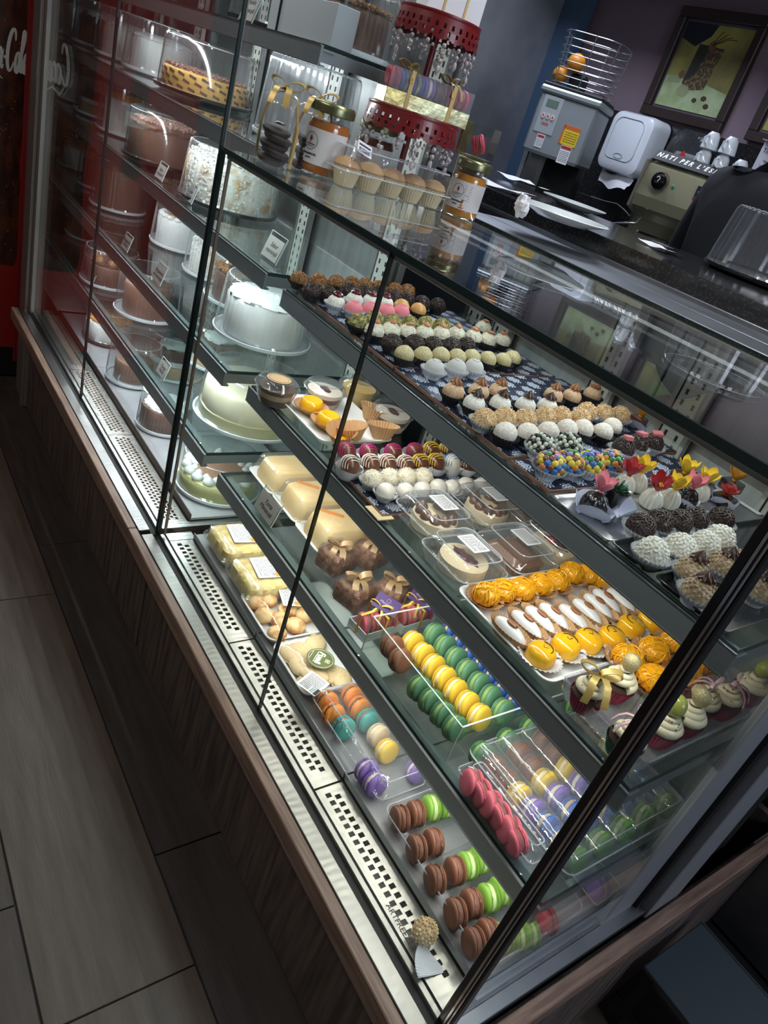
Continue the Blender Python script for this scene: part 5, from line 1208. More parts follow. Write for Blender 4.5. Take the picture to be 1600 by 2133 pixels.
def cake(px, py, z, R, H, style, label, dome='ribbed', base='white', cr=None, chh=None, pos=None):
    p = Vector(pos) if pos else at(px, py, z + .006)
    if z < 1.3 or not pos:
        ym = .452 - R
        if z < 1.28 and p.y > ym: p = aty(px, py, ym) if not pos else Vector((p.x, ym, z))
        if z < .5: p.y = max(p.y, .097 + R)
        p.x = max(p.x, -3.865 + R)
    t = thing('boxed_cake', label, 'cake', (p.x, p.y, z), rnd.uniform(0, 6), 'round cakes under clear domes')
    bm = base_w if base == 'white' else base_b; cr = cr or R * .78; ch = chh or H * .62
    obj('cake_base', MB().lathe([(R * .85, .0), (R * .98, .006), (R, .012), (R, .015), (R * .96, .015), (R * .93, .008), (.001, .008)], 48).mesh(bm, True, 40), t)
    if dome == 'ribbed':
        obj('dome_lid', MB().zig([(R * .97, .015, 0), (R * .94, .020, .0030), (R * .87, H * .93, .0030), (R * .84, H * .985, .0036), (R * .80, H, 0), (R * .74, H * .985, 0), (.001, H * .985, 0)], 96).mesh(plastic2, True, 12), t)
        obj('lid_rim', MB().tube([(R * (.835 + .018 * (i % 2)) * math.cos(i * math.pi / 48), R * (.835 + .018 * (i % 2)) * math.sin(i * math.pi / 48), H * (.992 - .012 * (i % 2))) for i in range(96)], .0011, 5, closed=True).mesh(M_('rim_plastic', (.55, .57, .61), .15, coat=.5)), t)
    elif dome == 'smooth':
        obj('dome_lid', MB().lathe([(R * .97, .015), (R * .93, .018), (R * .88, H * .9), (R * .84, H * .98), (R * .78, H), (.001, H)], 48, cap0=False).mesh(plastic2, True, 40), t)
        obj('lid_rim', MB().tube([(R * .86 * math.cos(i * math.pi / 24), R * .86 * math.sin(i * math.pi / 24), H * .95) for i in range(48)], .0010, 5, closed=True).mesh(M_('rim_plastic', (.55, .57, .61), .15, coat=.5)), t)
    if style == 'empty': return t
    def body(m, r=cr, h=ch, rough=.0, nm='cake', z0=.009):
        K = 56; R_ = []
        for s, zz in ((.96, 0), (1, .06), (1.0, .5), (1.0, .88), (.96, .97), (.88, 1.0), (.4, 1.02), (.02, 1.02)):
            R_.append([((s * r + rough * noise.noise(Vector((math.cos(q := 2 * math.pi * j / K) * 6, math.sin(q) * 6, zz * 7 + r * 50)))) * math.cos(q), (s * r + rough * noise.noise(Vector((math.cos(q) * 6, math.sin(q) * 6, zz * 7 + r * 50)))) * math.sin(q), z0 + zz * h) for j in range(K)])
        return obj(nm, MB().rings(R_, True, True, True).mesh(m, True, 50), t)
    top = .009 + ch * 1.02
    if style == 'pumpkin':
        body(m_cara_side, nm='patterned_side'); obj('chocolate_shavings', crumbs(cr * .93, 700, top, m_shav, 3, .006), t, stuff=True)
        b = MB()
        for ring, (zf, n) in enumerate(((.25, 22), (.55, 22), (.82, 22))):
            for i in range(n):
                a = 2 * math.pi * (i + .5 * (ring % 2)) / n; b.box((0, 0, 0), (cr * .17, .0012, ch * .11), Matrix.Translation((cr * 1.002 * math.cos(a), cr * 1.002 * math.sin(a), .009 + ch * zf)) @ Euler((0, .25, a + math.pi / 2)).to_matrix().to_4x4())
        obj('dark_marks', b.mesh(m_ch1, False), t, stuff=True)
    elif style == 'choc_shav':
        body(m_ch2, rough=.004); body(m_ch2, cr * 1.03, ch * .12, .008, 'frosting_edge', .009 + ch * .86); obj('pink_shavings', crumbs(cr * .88, 600, top, M_('pink_shavings', (.40, .19, .15), .6, col2=(.62, .40, .32), scale=200), 4, .006), t, stuff=True)
    elif style == 'coconut':
        body(m_cflake, rough=.006); obj('side_flakes', side_crumbs(cr, ch, 1100, m_wc, 12), t, stuff=True); obj('coconut_flakes', crumbs(cr * .98, 700, top - .001, m_wc, 5, .006), t, stuff=True)
    elif style == 'white_caramel':
        body(m_wc, rough=.004)
        b = MB()
        for i in range(18): b.ball((cr * .86 * math.cos(i * .349), cr * .86 * math.sin(i * .349), top), (cr * .16, cr * .16, .009), 10, 6)
        obj('piped_border', b.mesh(m_wc), t)
        obj('caramel_topping', MB().ball((0, 0, top), (cr * .66, cr * .66, .007), 28, 8, fn=lambda d: 1 + nz(d, 5, .12)).mesh(m_cara), t)
    elif style == 'nut_choc':
        body(m_ch1, rough=.004); obj('chocolate_crumbs', crumbs(cr * .9, 500, top, m_ch1, 6, .006), t, stuff=True)
        for i in range(7):
            a = i * .898; obj('nut_ball', cached('nutball', lambda: MB().ball((0, 0, 0), .017, 18, 10, fn=lambda d: 1 + nz(d, 6, .25)).mesh(m_car)), t, (cr * .66 * math.cos(a), cr * .66 * math.sin(a), top + .010))
    elif style == 'choc_plain': body(m_ch2, rough=.002)
    elif style == 'crumb_ring':
        body(m_ch1, rough=.003); obj('nut_crumbs', crumbs(cr, 700, top, m_car, 8, .007, .6), t, stuff=True)
    elif style == 'cream_top':
        body(m_ch1, rough=.004); obj('whipped_cream', MB().ball((0, 0, top - .004), (cr * .93, cr * .93, .024), 40, 14, fn=lambda d: 1 + nz(d, 4, .16) + nz(d, 10, .06)).mesh(m_wc), t)
    elif style == 'white_plain':
        body(m_wc, rough=.005); obj('whipped_cream', MB().ball((0, 0, top - .004), (cr * .97, cr * .97, .016), 44, 12, fn=lambda d: 1 + nz(d, 5, .12) + nz(d, 13, .05)).mesh(m_wc), t)
    elif style == 'mint':
        body(m_cr, rough=.003, z0=.02)
        body(M_('jelly_layer', (.50, .46, .26), .2, coat=.3), cr * 1.03, ch * .38, 0, 'jelly_layer')
        for i, (a, q) in enumerate(((.6, .5), (2.4, .75), (3.6, .35), (5.0, .7), (5.6, .25))):
            obj('mint_leaf', cached('mint', lambda: MB().ball((0, 0, 0), (.016, .009, .0015), 14, 6, fn=lambda d: 1 - .35 * abs(d.x) ** 3).mesh(M_('mint_green', (.10, .15, .07), .5))), t, (cr * q * math.cos(a), cr * q * math.sin(a), top + .014), (.2, .1, a * 2))
    elif style == 'meringue':
        body(M_('lemon_filling', (.50, .47, .20), .4, coat=.2), h=ch * .75); body(M_('browned_top', (.36, .17, .09), .45, bump=.3, bscale=50), cr * .72, ch * .1, 0, 'browned_top', .009 + ch * .73)
        b = MB()
        for i in range(16):
            a = i * .3927; b.lathe([(.014, 0), (.016, .005), (.012, .012), (.005, .018), (.0004, .021)], 12, Matrix.Translation((cr * .84 * math.cos(a), cr * .84 * math.sin(a), .009 + ch * .75)))
            b.lathe([(.010, 0), (.011, .004), (.007, .009), (.0004, .014)], 10, Matrix.Translation((cr * .66 * math.cos(a + .2), cr * .66 * math.sin(a + .2), .009 + ch * .78)))
        obj('meringue_peaks', b.mesh(m_wc, True, 60), t)
    elif style == 'layer':
        body(m_sponge, h=ch * .45); body(m_wc, h=ch * .2, z0=.009 + ch * .45, nm='cream_layer'); body(m_ch1, h=ch * .3, z0=.009 + ch * .65, nm='chocolate_layer')
        obj('cream_top', MB().ball((0, 0, top), (cr * .7, cr * .7, .012), 30, 10, fn=lambda d: 1 + nz(d, 4, .25)).mesh(m_wc), t)
    elif style == 'nuts_white':
        body(m_wc, rough=.004); obj('nut_crumbs', crumbs(cr * .95, 700, top, m_cara, 9, .007), t, stuff=True)
    return t
m_cara_side = M_('orange_sponge_band', (.62, .34, .07), .55, bump=.3, bscale=120)
ZA, ZBs, ZCs, ZD, ZE, ZF = 1.474, 1.266, 1.042, .812, .600, Z0
cake(425, 195, ZBs, .142, .145, 'pumpkin', 'low round cake with orange patterned side and chocolate shavings under smooth dome', 'smooth', 'black', .120, .055)
cake(0, 0, ZBs, .120, .150, 'white_plain', 'white frosted cake at the far end of the patterned cake shelf', 'ribbed', 'white', pos=(-2.70, .315, ZBs))
cake(0, 0, ZBs, .120, .175, 'empty', 'tall empty ribbed clear dome behind the jars', 'ribbed', 'white', pos=(-1.70, .33, ZBs))
cake(335, 338, ZCs, .122, .150, 'choc_shav', 'brown frosted cake topped with pinkish chocolate shavings under smooth dome', 'smooth', 'black', .105, .105)
cake(480, 395, ZCs, .140, .150, 'coconut', 'big white coconut cake with toasted flakes behind the black glass edge', 'ribbed', 'black', .122, .112)
cake(0, 0, ZCs, .085, .15, 'nuts_white', 'small cake with nut topping left of the pinkish shavings cake', 'ribbed', 'white', pos=(-2.68, .355, ZCs))
cake(375, 510, ZD, .100, .135, 'white_caramel', 'white cake with caramel centre under ribbed dome beside two cards', 'ribbed', 'white', .080, .085)
cake(245, 432, ZD, .098, .165, 'choc_plain', 'tall brown cake under ribbed dome, far end of its shelf', 'ribbed', 'white', .080, .13)
cake(0, 0, ZD, .095, .14, 'coconut', 'added coconut cake under ribbed dome, standing in for a shelf reflection', 'ribbed', 'white', pos=(-2.12, .36, ZD))  # cake put in for the big coconut cake's reflection in the shelf glass
cake(0, 0, ZD, .105, .13, 'crumb_ring', 'dark cake ringed with nut crumbs behind the big frosted dome', 'ribbed', 'white', pos=(-1.885, .345, ZD))
cake(545, 700, ZD, .128, .150, 'white_plain', 'large white frosted cake under ribbed dome right beside the low case', 'ribbed', 'white', .104, .10)
cake(228, 588, ZE, .100, .125, 'nut_choc', 'dark chocolate cake with round nut balls on top', 'ribbed', 'white', .082, .065)
cake(305, 652, ZE, .105, .155, 'choc_plain', 'brown frosted cake seen through striped ribbed dome below the nut ball cake', 'ribbed', 'white', .078, .100)
cake(0, 0, ZE, .090, .125, 'layer', 'layered cake with white cream behind the black glass edge', 'ribbed', 'white', pos=(-1.93, .33, ZE))
cake(515, 870, ZE, .145, .145, 'mint', 'large pale cream cake with mint leaves under clear smooth dome', 'smooth', 'white', .125, .085)
cake(225, 705, ZF, .088, .120, 'nuts_white', 'white cake with nut topping at the far end of the deck', 'smooth', 'black', .078, .07)
cake(252, 787, ZF, .088, .135, 'choc_plain', 'small plain brown cake under ribbed dome on the deck', 'ribbed', 'white', .060, .065)
cake(300, 885, ZF, .082, .120, 'cream_top', 'chocolate cake heaped with white cream beside the grille', 'ribbed', 'white', .070, .065)
cake(430, 1012, ZF, .115, .110, 'meringue', 'yellow pie with a border of white meringue peaks at deck corner', 'smooth', 'white', .105, .06)
cake(0, 0, ZF, .105, .150, 'layer', 'layered dessert in large ribbed clear dome on the deck centre', 'ribbed', 'white', pos=(-2.28, .345, ZF))
cake(0, 0, ZA, .10, .13, 'crumb_ring', 'cake with golden crumbs in clear dome behind the white boxes', 'ribbed', 'white', pos=(-1.62, .345, ZA))
cake(0, 0, ZA, .10, .13, 'empty', 'ribbed clear dome on the highest shelf above the patterned cake', 'ribbed', 'black', pos=(-2.0, .33, ZA))
for (x, y, z, R, H, st_, lb, dm) in [
    (-2.98, .300, ZBs, .115, .15, 'white_plain', 'white frosted cake deep at the far end beside the cooler reflection', 'ribbed'),
    (-3.28, .300, ZBs, .120, .15, 'cream_top', 'cream heaped chocolate cake, second from far end above', 'ribbed'),
    (-3.60, .300, ZBs, .120, .15, 'white_plain', 'white cake at the extreme far end of the patterned cake shelf', 'ribbed'),
    (-2.92, .315, ZCs, .120, .17, 'nuts_white', 'nut topped cake seen through red reflection on the middle shelf', 'ribbed'),
    (-3.24, .310, ZCs, .115, .13, 'layer', 'layered cake near the far end of the middle shelf', 'smooth'),
    (-3.56, .310, ZCs, .120, .14, 'white_plain', 'white cake at the far end of the middle shelf', 'ribbed'),
    (-3.10, .300, ZD, .110, .15, 'crumb_ring', 'crumb ringed dark cake far along the fourth shelf', 'ribbed'),
    (-3.42, .300, ZD, .110, .12, 'nuts_white', 'nut topped cake at the far end of the fourth shelf', 'smooth'),
    (-2.86, .285, ZE, .100, .13, 'choc_plain', 'plain dark cake beyond the nut ball cake', 'ribbed'),
    (-3.16, .285, ZE, .105, .13, 'crumb_ring', 'crumb ringed cake at the far end of the lowest shelf', 'ribbed'),
    (-2.84, .285, ZF, .095, .12, 'layer', 'layered cake on the deck at its far dark end', 'ribbed')]:
    cake(0, 0, z, R, H, st_, lb, dm, 'white', pos=(x, y, z))
price_card(-1.83, .196, ZA + .0005, 'Paixão', 'Maracujá', 'handwritten card on the highest shelf beside white boxes', .075, .075)
wb = thing('cake_box', 'plain white cardboard box front on the highest shelf behind the red stand', 'box', (-1.56, .215, ZA))
obj('box_front', MB().box((0, 0, .035), (.28, .05, .07), b=.001).mesh(M_('grey_card', (.42, .43, .46), .7), False), wb)
obj('box_flap', MB().box((-.09, -.027, .035), (.003, .004, .07)).mesh(black, False), wb)
for (x, y, z, l1, l2, lb, w_) in [(-2.20, .180, ZCs, 'Bolo', 'crocante', 'small handwritten card leaning before the shavings cake', .062),
                              (-1.97, .182, ZCs, 'Coco', 'gelado', 'handwritten card half behind the glass corner edge', .062),
                              (-1.50, .200, ZCs, 'Sabor', 'maracujá', 'handwritten card at the right end of its shelf, beside the truffles', .078),
                              (-2.27, .130, ZD, 'Brigadeiro', 'trufado', 'handwritten card in front of the white caramel cake, farther one', .062),
                              (-1.985, .134, ZD, 'Brigadeiro', 'de morango', 'handwritten card reading Brigadeiro just below the white caramel cake', .070),
                              (-2.56, .122, ZE, 'Nozes', '', 'narrow handwritten card beside the nut ball cake', .052),
                              (-1.83, .124, ZE, 'Torta', 'limão', 'handwritten card behind the glass corner under the striped dome', .062),
                              (-2.60, .135, Z0, 'Torta', 'nozes', 'small printed card standing at the far deck end', .045),
                              (-2.20, .125, Z0, 'Bolo', 'chocolate', 'small printed card standing before the plain brown cake', .045)]:
    price_card(x, y, z + .0005, l1, l2, lb, w_, w_ * .78)

# ============================================================ on top of the low case
ZT0 = 1.2622
lid_m = M_('gold_lid', (.20, .21, .11), .3, .8, bump=.1, bscale=60)
jglass = clear('jar_glass', (.92, .93, .93), 1.2, .05, .02, 1.5)
def jar(pos, contents, l1, label, rz, pepper=False, sc=1.04):
    t = thing('jam_jar', label, 'jar', pos, rz, 'glass jars with gold lids', scale=sc); R = .0345
    c = M_('jam_' + contents, {'brown': (.10, .035, .02), 'amber': (.52, .22, .03), 'rust': (.42, .14, .03)}[contents], .25, coat=.4)
    obj('glass_body', MB().lathe([(R * .6, .0), (R * .93, .002), (R, .008), (R, .068), (R * .96, .076), (R * .86, .083), (R * .86, .090)], 40, cap1=False).mesh(jglass, True, 50), t)
    obj('contents', MB().lathe([(R * .6, .003), (R * .9, .004), (R * .96, .009), (R * .96, .067), (R * .85, .078), (.001, .079)], 36).mesh(c, True, 60), t)
    obj('lid', MB().zig([(R * .3, .104, 0), (R * .90, .104, 0), (R * .97, .102, 0), (R * .99, .099, .0006), (R * .99, .090, .0006), (R * .95, .0885, 0)], 72, cap0=True).mesh(lid_m, True, 35), t)
    n = 22; b = MB(); a0, a1 = -2.75, .45
    b.rings([[(R * 1.012 * math.cos(lerp(a0, a1, i / n)), R * 1.012 * math.sin(lerp(a0, a1, i / n)), z) for i in range(n + 1)] for z in (.016, .066)], False)
    obj('paper_label', b.mesh(M_('label_paper', (.60, .58, .57), .6)), t)
    def onlab(mb, name, m):        # wrap a flat drawing (x = arc length, y = height) round the jar
        mb.v = [(R * (1.02 + v[2] * 8) * math.cos(-1.35 + v[0] / R), R * (1.02 + v[2] * 8) * math.sin(-1.35 + v[0] / R), .041 + v[1]) for v in mb.v]
        return obj(name, mb.mesh(m, False), t)
    b = MB(); N = 28
    for i in range(N):
        a, c_ = i * 2 * math.pi / N, (i + 1) * 2 * math.pi / N
        b.add([(.0125 * math.cos(a), .006 + .0125 * math.sin(a), .0003), (.0118 * math.cos(a), .006 + .0118 * math.sin(a), .0003), (.0118 * math.cos(c_), .006 + .0118 * math.sin(c_), .0003), (.0125 * math.cos(c_), .006 + .0125 * math.sin(c_), .0003)], [(0, 1, 2, 3)])
    onlab(b, 'label_ring', ink)
    b = MB(); b.add([(-.0028, .008, .0004), (.0, .0055, .0004), (.0028, .008, .0004), (.0018, .0115, .0004), (0, .0150, .0004), (-.0018, .0115, .0004)], [(0, 1, 2, 3, 4, 5)]); b.box((0, .0045, .0004), (.0012, .003, .0001)); onlab(b, 'red_emblem', M_('berry_print', (.30, .01, .03), .5))
    r = random.Random(len(l1)); b = MB()
    for row_, (yy, wd, hh) in enumerate(((.0015, .015, .0016), (-.0015, .012, .001), (-.0120, .026, .0030), (-.0175, .010, .0022))):
        x = -wd / 2
        while x < wd / 2:
            q = r.uniform(.0008, .0022); b.box((x + q / 2, yy + r.uniform(-.0003, .0003), .0003), (q, hh, .0001)); x += q + .0006
    onlab(b, 'label_print', ink)
    if pepper:
        b = MB()
        for i in range(7): b.box((.020 + r.uniform(-.0, .0), .018 - i * .0042, .0003), (.014 * r.uniform(.6, 1), .0010, .0001))
        onlab(b, 'small_print', greyink)
        b = MB(); b.add([(.0125, -.022, .0004), (.0165, -.022, .0004), (.0175, -.016, .0004), (.0150, -.013, .0004), (.0120, -.016, .0004)], [(0, 1, 2, 3, 4)]); onlab(b, 'pineapple', M_('pineapple', (.50, .20, .04), .6))
        b = MB(); b.add([(.0130, -.013, .0004), (.0165, -.013, .0004), (.0172, -.006, .0004), (.0150, -.009, .0004), (.0135, -.005, .0004)], [(0, 1, 2, 3, 4)]); onlab(b, 'leaves', M_('leaf_print', (.03, .10, .04), .6))
        b = MB(); b.add([(.0085, -.0215, .0005), (.0125, -.0235, .0005), (.0195, -.0225, .0005), (.0215, -.0195, .0005), (.0190, -.0210, .0005), (.0125, -.0215, .0005)], [(0, 1, 2, 3, 4, 5)]); onlab(b, 'chilli', M_('chilli', (.45, .02, .02), .5))
    return t
def top_at(px, py, z): p = at(px, py, z); return p
def on_top(px, py, z, xmin=-1.325):
    p = at(px, py, z)
    if p.x < xmin: p = atx(px, py, xmin)
    return (p.x, p.y, ZT0)
jar((-1.320, .172, ZT0), 'rust', 'Mango com', 'jam jar with cream label and gold lid beside the cookie bags', .1, sc=1.2)
jar((-1.338, .292, ZT0), 'brown', 'Geleia', 'jam jar with gold lid standing behind the muffin box', .25, sc=1.14)
jar((-1.222, .458, ZT0), 'amber', 'Abacaxi', 'pineapple and pepper jam jar with white label, right of muffin box', .15, True)

# muffin clamshell: long side runs front to back
mp = Vector((-1.252, .292, ZT0)); X, Y = .066, .268; w = wk(X, Y, .008)
t = thing('muffin_box', 'clear clamshell box of small muffins in front of the jars', 'muffin box', mp)
obj('box_base', MB().rings([rr(X - .012, Y - .012, .012, .0005, wn=w, wav=-.001), rr(X - .004, Y - .004, .014, .026, wn=w, wav=-.001), rr(X + .004, Y + .004, .016, .028, wn=w), rr(X + .004, Y + .004, .016, .030, wn=w)], True, True).mesh(plastic, True, 35), t)
obj('box_lid', MB().rings([rr(X + .004, Y + .004, .016, .0305, wn=w), rr(X - .004, Y - .004, .014, .034, wn=w, wav=-.002), rr(X - .012, Y - .012, .014, .064, wn=w, wav=-.002), rr(X - .022, Y - .022, .012, .069, wn=w)], True, False, True).mesh(plastic, True, 35), t)
m_muf = M_('muffin', (.50, .30, .12), .7, col2=(.24, .08, .04), scale=26, lo=.5, hi=.66, bump=.6, bscale=50)
cup_y = M_('cream_paper_cup', (.62, .52, .30), .65)
for i in range(1):
    for j in range(5):
        o = thing('muffin', 'small muffin in cream paper cup inside the clear box, %s' % (('nearest front', 'second', 'middle', 'fourth', 'farthest')[j]), 'muffin', (mp.x, mp.y - .104 + .052 * j, ZT0 + .0015), j, 'small muffins', scale=1.24)
        obj('paper_cup', cached('mufcup', lambda: MB().zig([(.004, .0003, 0), (.0150, .0003, 0), (.0205, .026, .0016)], 52).mesh(cup_y, True, 15)), o)
        obj('muffin_top', cached('muftop', lambda: MB().lathe([(.001, .002), (.0148, .003), (.0195, .024), (.0215, .029), (.017, .036), (.008, .040), (.0005, .041)], 28).mesh(m_muf)), o)
obj('box_rim', MB().tube([(x, y, .0305) for x, y, _ in rr(X + .006, Y + .006, .016, 0, 4)], .0013, 5, closed=True).mesh(rimp), t)
obj('lid_rim', MB().tube([(x, y, .069) for x, y, _ in rr(X - .02, Y - .02, .012, 0, 4)], .0012, 5, closed=True).mesh(rimp), t)
lab = obj('price_label', MB().box((0, 0, 0), (.030, .040, .0006)).mesh(M_('sticker_grey', (.62, .64, .70), .5), False), t, (.012, -.085, .0712), (.45, .25, 1.2))
b = MB(); r = random.Random(3); x = -.011
while x < .011:
    q = r.choice((.0005, .001, .0015)); b.box((x, -.008, .0005), (q, .014, .0002)); x += q + .0008
b.box((0, .008, .0005), (.024, .006, .0002)); obj('barcode', b.mesh(ink, False), lab)

# cookie bags
m_cook = M_('dark_cookie', (.028, .018, .014), .7, bump=.5, bscale=80)
def cookie_bag(pos, label, rz):
    t = thing('cookie_bag', label, 'cookie bag', pos, rz, 'clear bags of dark cookies', scale=1.22); W, D, H = .062, .040, .088
    obj('clear_bag', MB().rings([rr(W, D, .004, .0005), rr(W + .002, D + .002, .004, .04), rr(W, D, .004, H * .9), rr(W * .9, D * .5, .003, H), rr(W * .5, D * .2, .002, H + .008)], True, True, True).mesh(wrapc, True, 50), t)
    for i in range(5):
        def ck():
            return MB().lathe([(.001, -.0045), (.019, -.0045), (.0215, -.001), (.0215, .002), (.018, .0045), (.001, .005)], 28, flute=9).mesh(m_cook)
        o = obj('cookie', cached('cookie', ck), t, ((-.003, .002)[i % 2], 0, .006 + .0098 * i), (.08 * (-1) ** i, .12, 0))
    obj('cookie_cream', MB().ball((0, 0, .056), (.009, .009, .002), 12, 6).mesh(m_ros2), t)
    strip([(W * .5 + .001, 0, .002), (W * .5 + .002, 0, H * .6), (W * .35, 0, H + .004), (0, 0, H + .010), (-W * .35, 0, H + .004), (-W * .5 - .002, 0, H * .6), (-W * .5 - .001, 0, .002)], (0, 1, 0), .006, gold_r, 'ribbon', t)
    bow(t, (0, 0, H + .014), .030, gold_r, .3, w=.3)
cookie_bag((-1.322, .072, ZT0), 'clear bag of dark cookies with gold ribbon nearest the glass edge', .5)
cookie_bag((-1.335, .150, ZT0), 'clear bag of dark cookies with gold ribbon squeezed behind the first jar', .5)

# red two tier stand
red_m = M_('red_lacquer', (.16, .010, .012), .35, coat=.2)
st = Vector((-1.298, .335, ZT0)); t = thing('cake_stand', 'dark red two tier metal stand with lace edges and hanging crystals', 'stand', st)
obj('foot', MB().lathe([(.001, 0), (.012, 0), (.012, .004), (.008, .010), (.006, .016), (.001, .017)], 40).mesh(red_m), t)
obj('column', MB().lathe([(.0055, .015), (.0055, .146), (.0055, .300)], 14).mesh(red_m), t)
crysm = M_('crystal_bead', (.75, .68, .70), .06, coat=1.0, trans=.6); wirem = M_('dark_wire', (.05, .04, .04), .4, .8)
def tier(z, R, nm, bead_seed):
    p = obj(nm, MB().lathe([(.001, z), (R, z), (R + .002, z + .004), (R + .001, z + .007), (R - .002, z + .006), (R - .002, z + .003), (.001, z + .003)], 64).mesh(red_m, True, 50), t)
    b = MB(); N = 96; hh = .034                      # lace skirt: bands around real openings
    def seg(a0, a1, z0, z1, r0, r1):
        b.add([(r0 * math.cos(a0), r0 * math.sin(a0), z0), (r0 * math.cos(a1), r0 * math.sin(a1), z0), (r1 * math.cos(a1), r1 * math.sin(a1), z1), (r1 * math.cos(a0), r1 * math.sin(a0), z1)], [(0, 1, 2, 3)])
    for i in range(N):
        a0, a1 = 2 * math.pi * i / N, 2 * math.pi * (i + 1) / N
        seg(a0, a1, z + .004, z - .008, R, R + .002)
        if i % 3 != 1: seg(a0, a1, z - .008, z - .016, R + .002, R + .003)
        seg(a0, a1, z - .016, z - .0195, R + .003, R + .0035)
        if i % 3 != 0: seg(a0, a1, z - .0195, z - .026, R + .0035, R + .004)
        seg(a0, a1, z - .026, z - .029 - .005 * abs(math.sin(i * math.pi / 6)), R + .004, R + .0045)
    obj('lace_skirt', b.mesh(red_m, False), p)
    r = random.Random(bead_seed); bb = MB(); ww = MB()
    for i in range(16):
        a = 2 * math.pi * i / 16; x, y = (R + .002) * math.cos(a), (R + .002) * math.sin(a); zc = z - .036; n = 2 + i % 2
        for k in range(n):
            rad = r.uniform(.0030, .0048); zc -= rad; bb.ball((x, y, zc), rad, 8, 5); zc -= rad + .003
            ww.tube([(x + .003 * math.cos(u), y + .001, zc + .001 + .003 * math.sin(u)) for u in [q * 1.05 for q in range(6)]], .0004, 4, closed=True)
        if i % 3 == 0: bb.lathe([(.0003, zc - .016), (.005, zc - .008), (.0035, zc), (.0003, zc + .002)], 8, Matrix.Translation((x, y, 0)))
        a2 = a + math.pi / 8; x2, y2 = (R + .002) * math.cos(a2), (R + .002) * math.sin(a2)
        for k in range(3): bb.ball((lerp(x, x2, (k + 1) / 3), lerp(y, y2, (k + 1) / 3), z - .044 - .006 * k), .003, 8, 5)
    obj('crystal_drops', bb.mesh(crysm, True, 60), p, stuff=True); obj('wire_links', ww.mesh(wirem), p, stuff=True)
tier(.146, .090, 'lower_plate', 2); tier(.308, .076, 'upper_plate', 5)
goldf = M_('gold_foil', (.50, .40, .16), .22, 1.0, bump=.7, bscale=30, col2=(.62, .60, .36), scale=10)
# gold box of macarons on the lower plate
gb = Vector((st.x + .010, st.y + .006, ZT0 + .1535)); t = thing('gold_macaron_box', 'clear topped gold box of dark macarons on the lower plate of stand', 'gift box', gb, 1.35)
obj('gold_base', MB().box((0, 0, .0135), (.180, .054, .027), b=.001).mesh(goldf, False), t)
obj('clear_cover', MB().rings([rr(.179, .053, .001, .0272, 1), rr(.179, .053, .001, .062, 1)], True, False, True).mesh(acrylic, False), t)
for q in (-.045, .045): strip([(q, -.0275, .001), (q, -.0275, .0635), (q, 0, .0640), (q, .0275, .0635), (q, .0275, .001)], (1, 0, 0), .008, gold_r, 'ribbon', t)
for q in (-.045, .045): bow(t, (q, 0, .066), .030, gold_r, .3, w=.22)
Mg = Matrix.Translation(gb) @ Matrix.Rotation(1.35, 4, 'Z')
for i, c in enumerate(['rose', 'blue', 'blue', 'purple', 'choc', 'rose', 'rose']):
    q = Mg @ Vector((-.074 + .0247 * i, 0, .0275 + .0175)); ax = Mg.to_3x3() @ Vector((1, 0, .1))
    macaron(c, q, ax, '%s macaron in the gold box on the stand, %s' % (COLN[c], ordn(i, 7)), 'macarons in the gold box', .0172)
wb2 = thing('white_gift_box', 'white box tied with thin gold ribbon on the upper plate', 'box', (st.x, st.y + .010, ZT0 + .3155), 1.2)
obj('box_body', MB().box((0, 0, .030), (.105, .085, .060), b=.001).mesh(white, False), wb2)
for q in (-.02, .02): strip([(q, -.0432, .001), (q, -.0432, .0608), (q, .0432, .0608), (q, .0432, .001)], (1, 0, 0), .004, gold_r, 'ribbon', wb2)
# single macaron box with gold side, standing on a taller cream box
q = aty(985, 330, .490); lower = thing('cream_box', 'cream cardboard box half hidden behind the pineapple jar', 'box', (q.x, q.y, ZT0), .9)
hgt = max(.03, q.z - ZT0); obj('box_body', MB().box((0, 0, hgt / 2), (.060, .060, hgt), b=.001).mesh(M_('cream_box', (.52, .44, .32), .6), False), lower)
sb = thing('single_macaron_box', 'small clear box with gold back holding a red macaron beside the stand', 'gift box', (q.x, q.y, ZT0 + hgt + .0006), .6, scale=1.25)
obj('gold_back', MB().box((-.024, 0, .024), (.003, .052, .048)).mesh(goldf, False), sb); obj('gold_floor', MB().box((.002, 0, .0015), (.048, .052, .003)).mesh(goldf, False), sb)
obj('clear_cover', MB().rings([rr(.050, .052, .001, .0032, 1, .002), rr(.050, .052, .001, .050, 1, .002)], True, False, True).mesh(acrylic, False), sb)
macaron('rose', (q.x + .004, q.y, ZT0 + hgt + .027), (.4, .5, .3), 'deep red macaron inside the small gold backed box', 'macaron in single box', .0185)

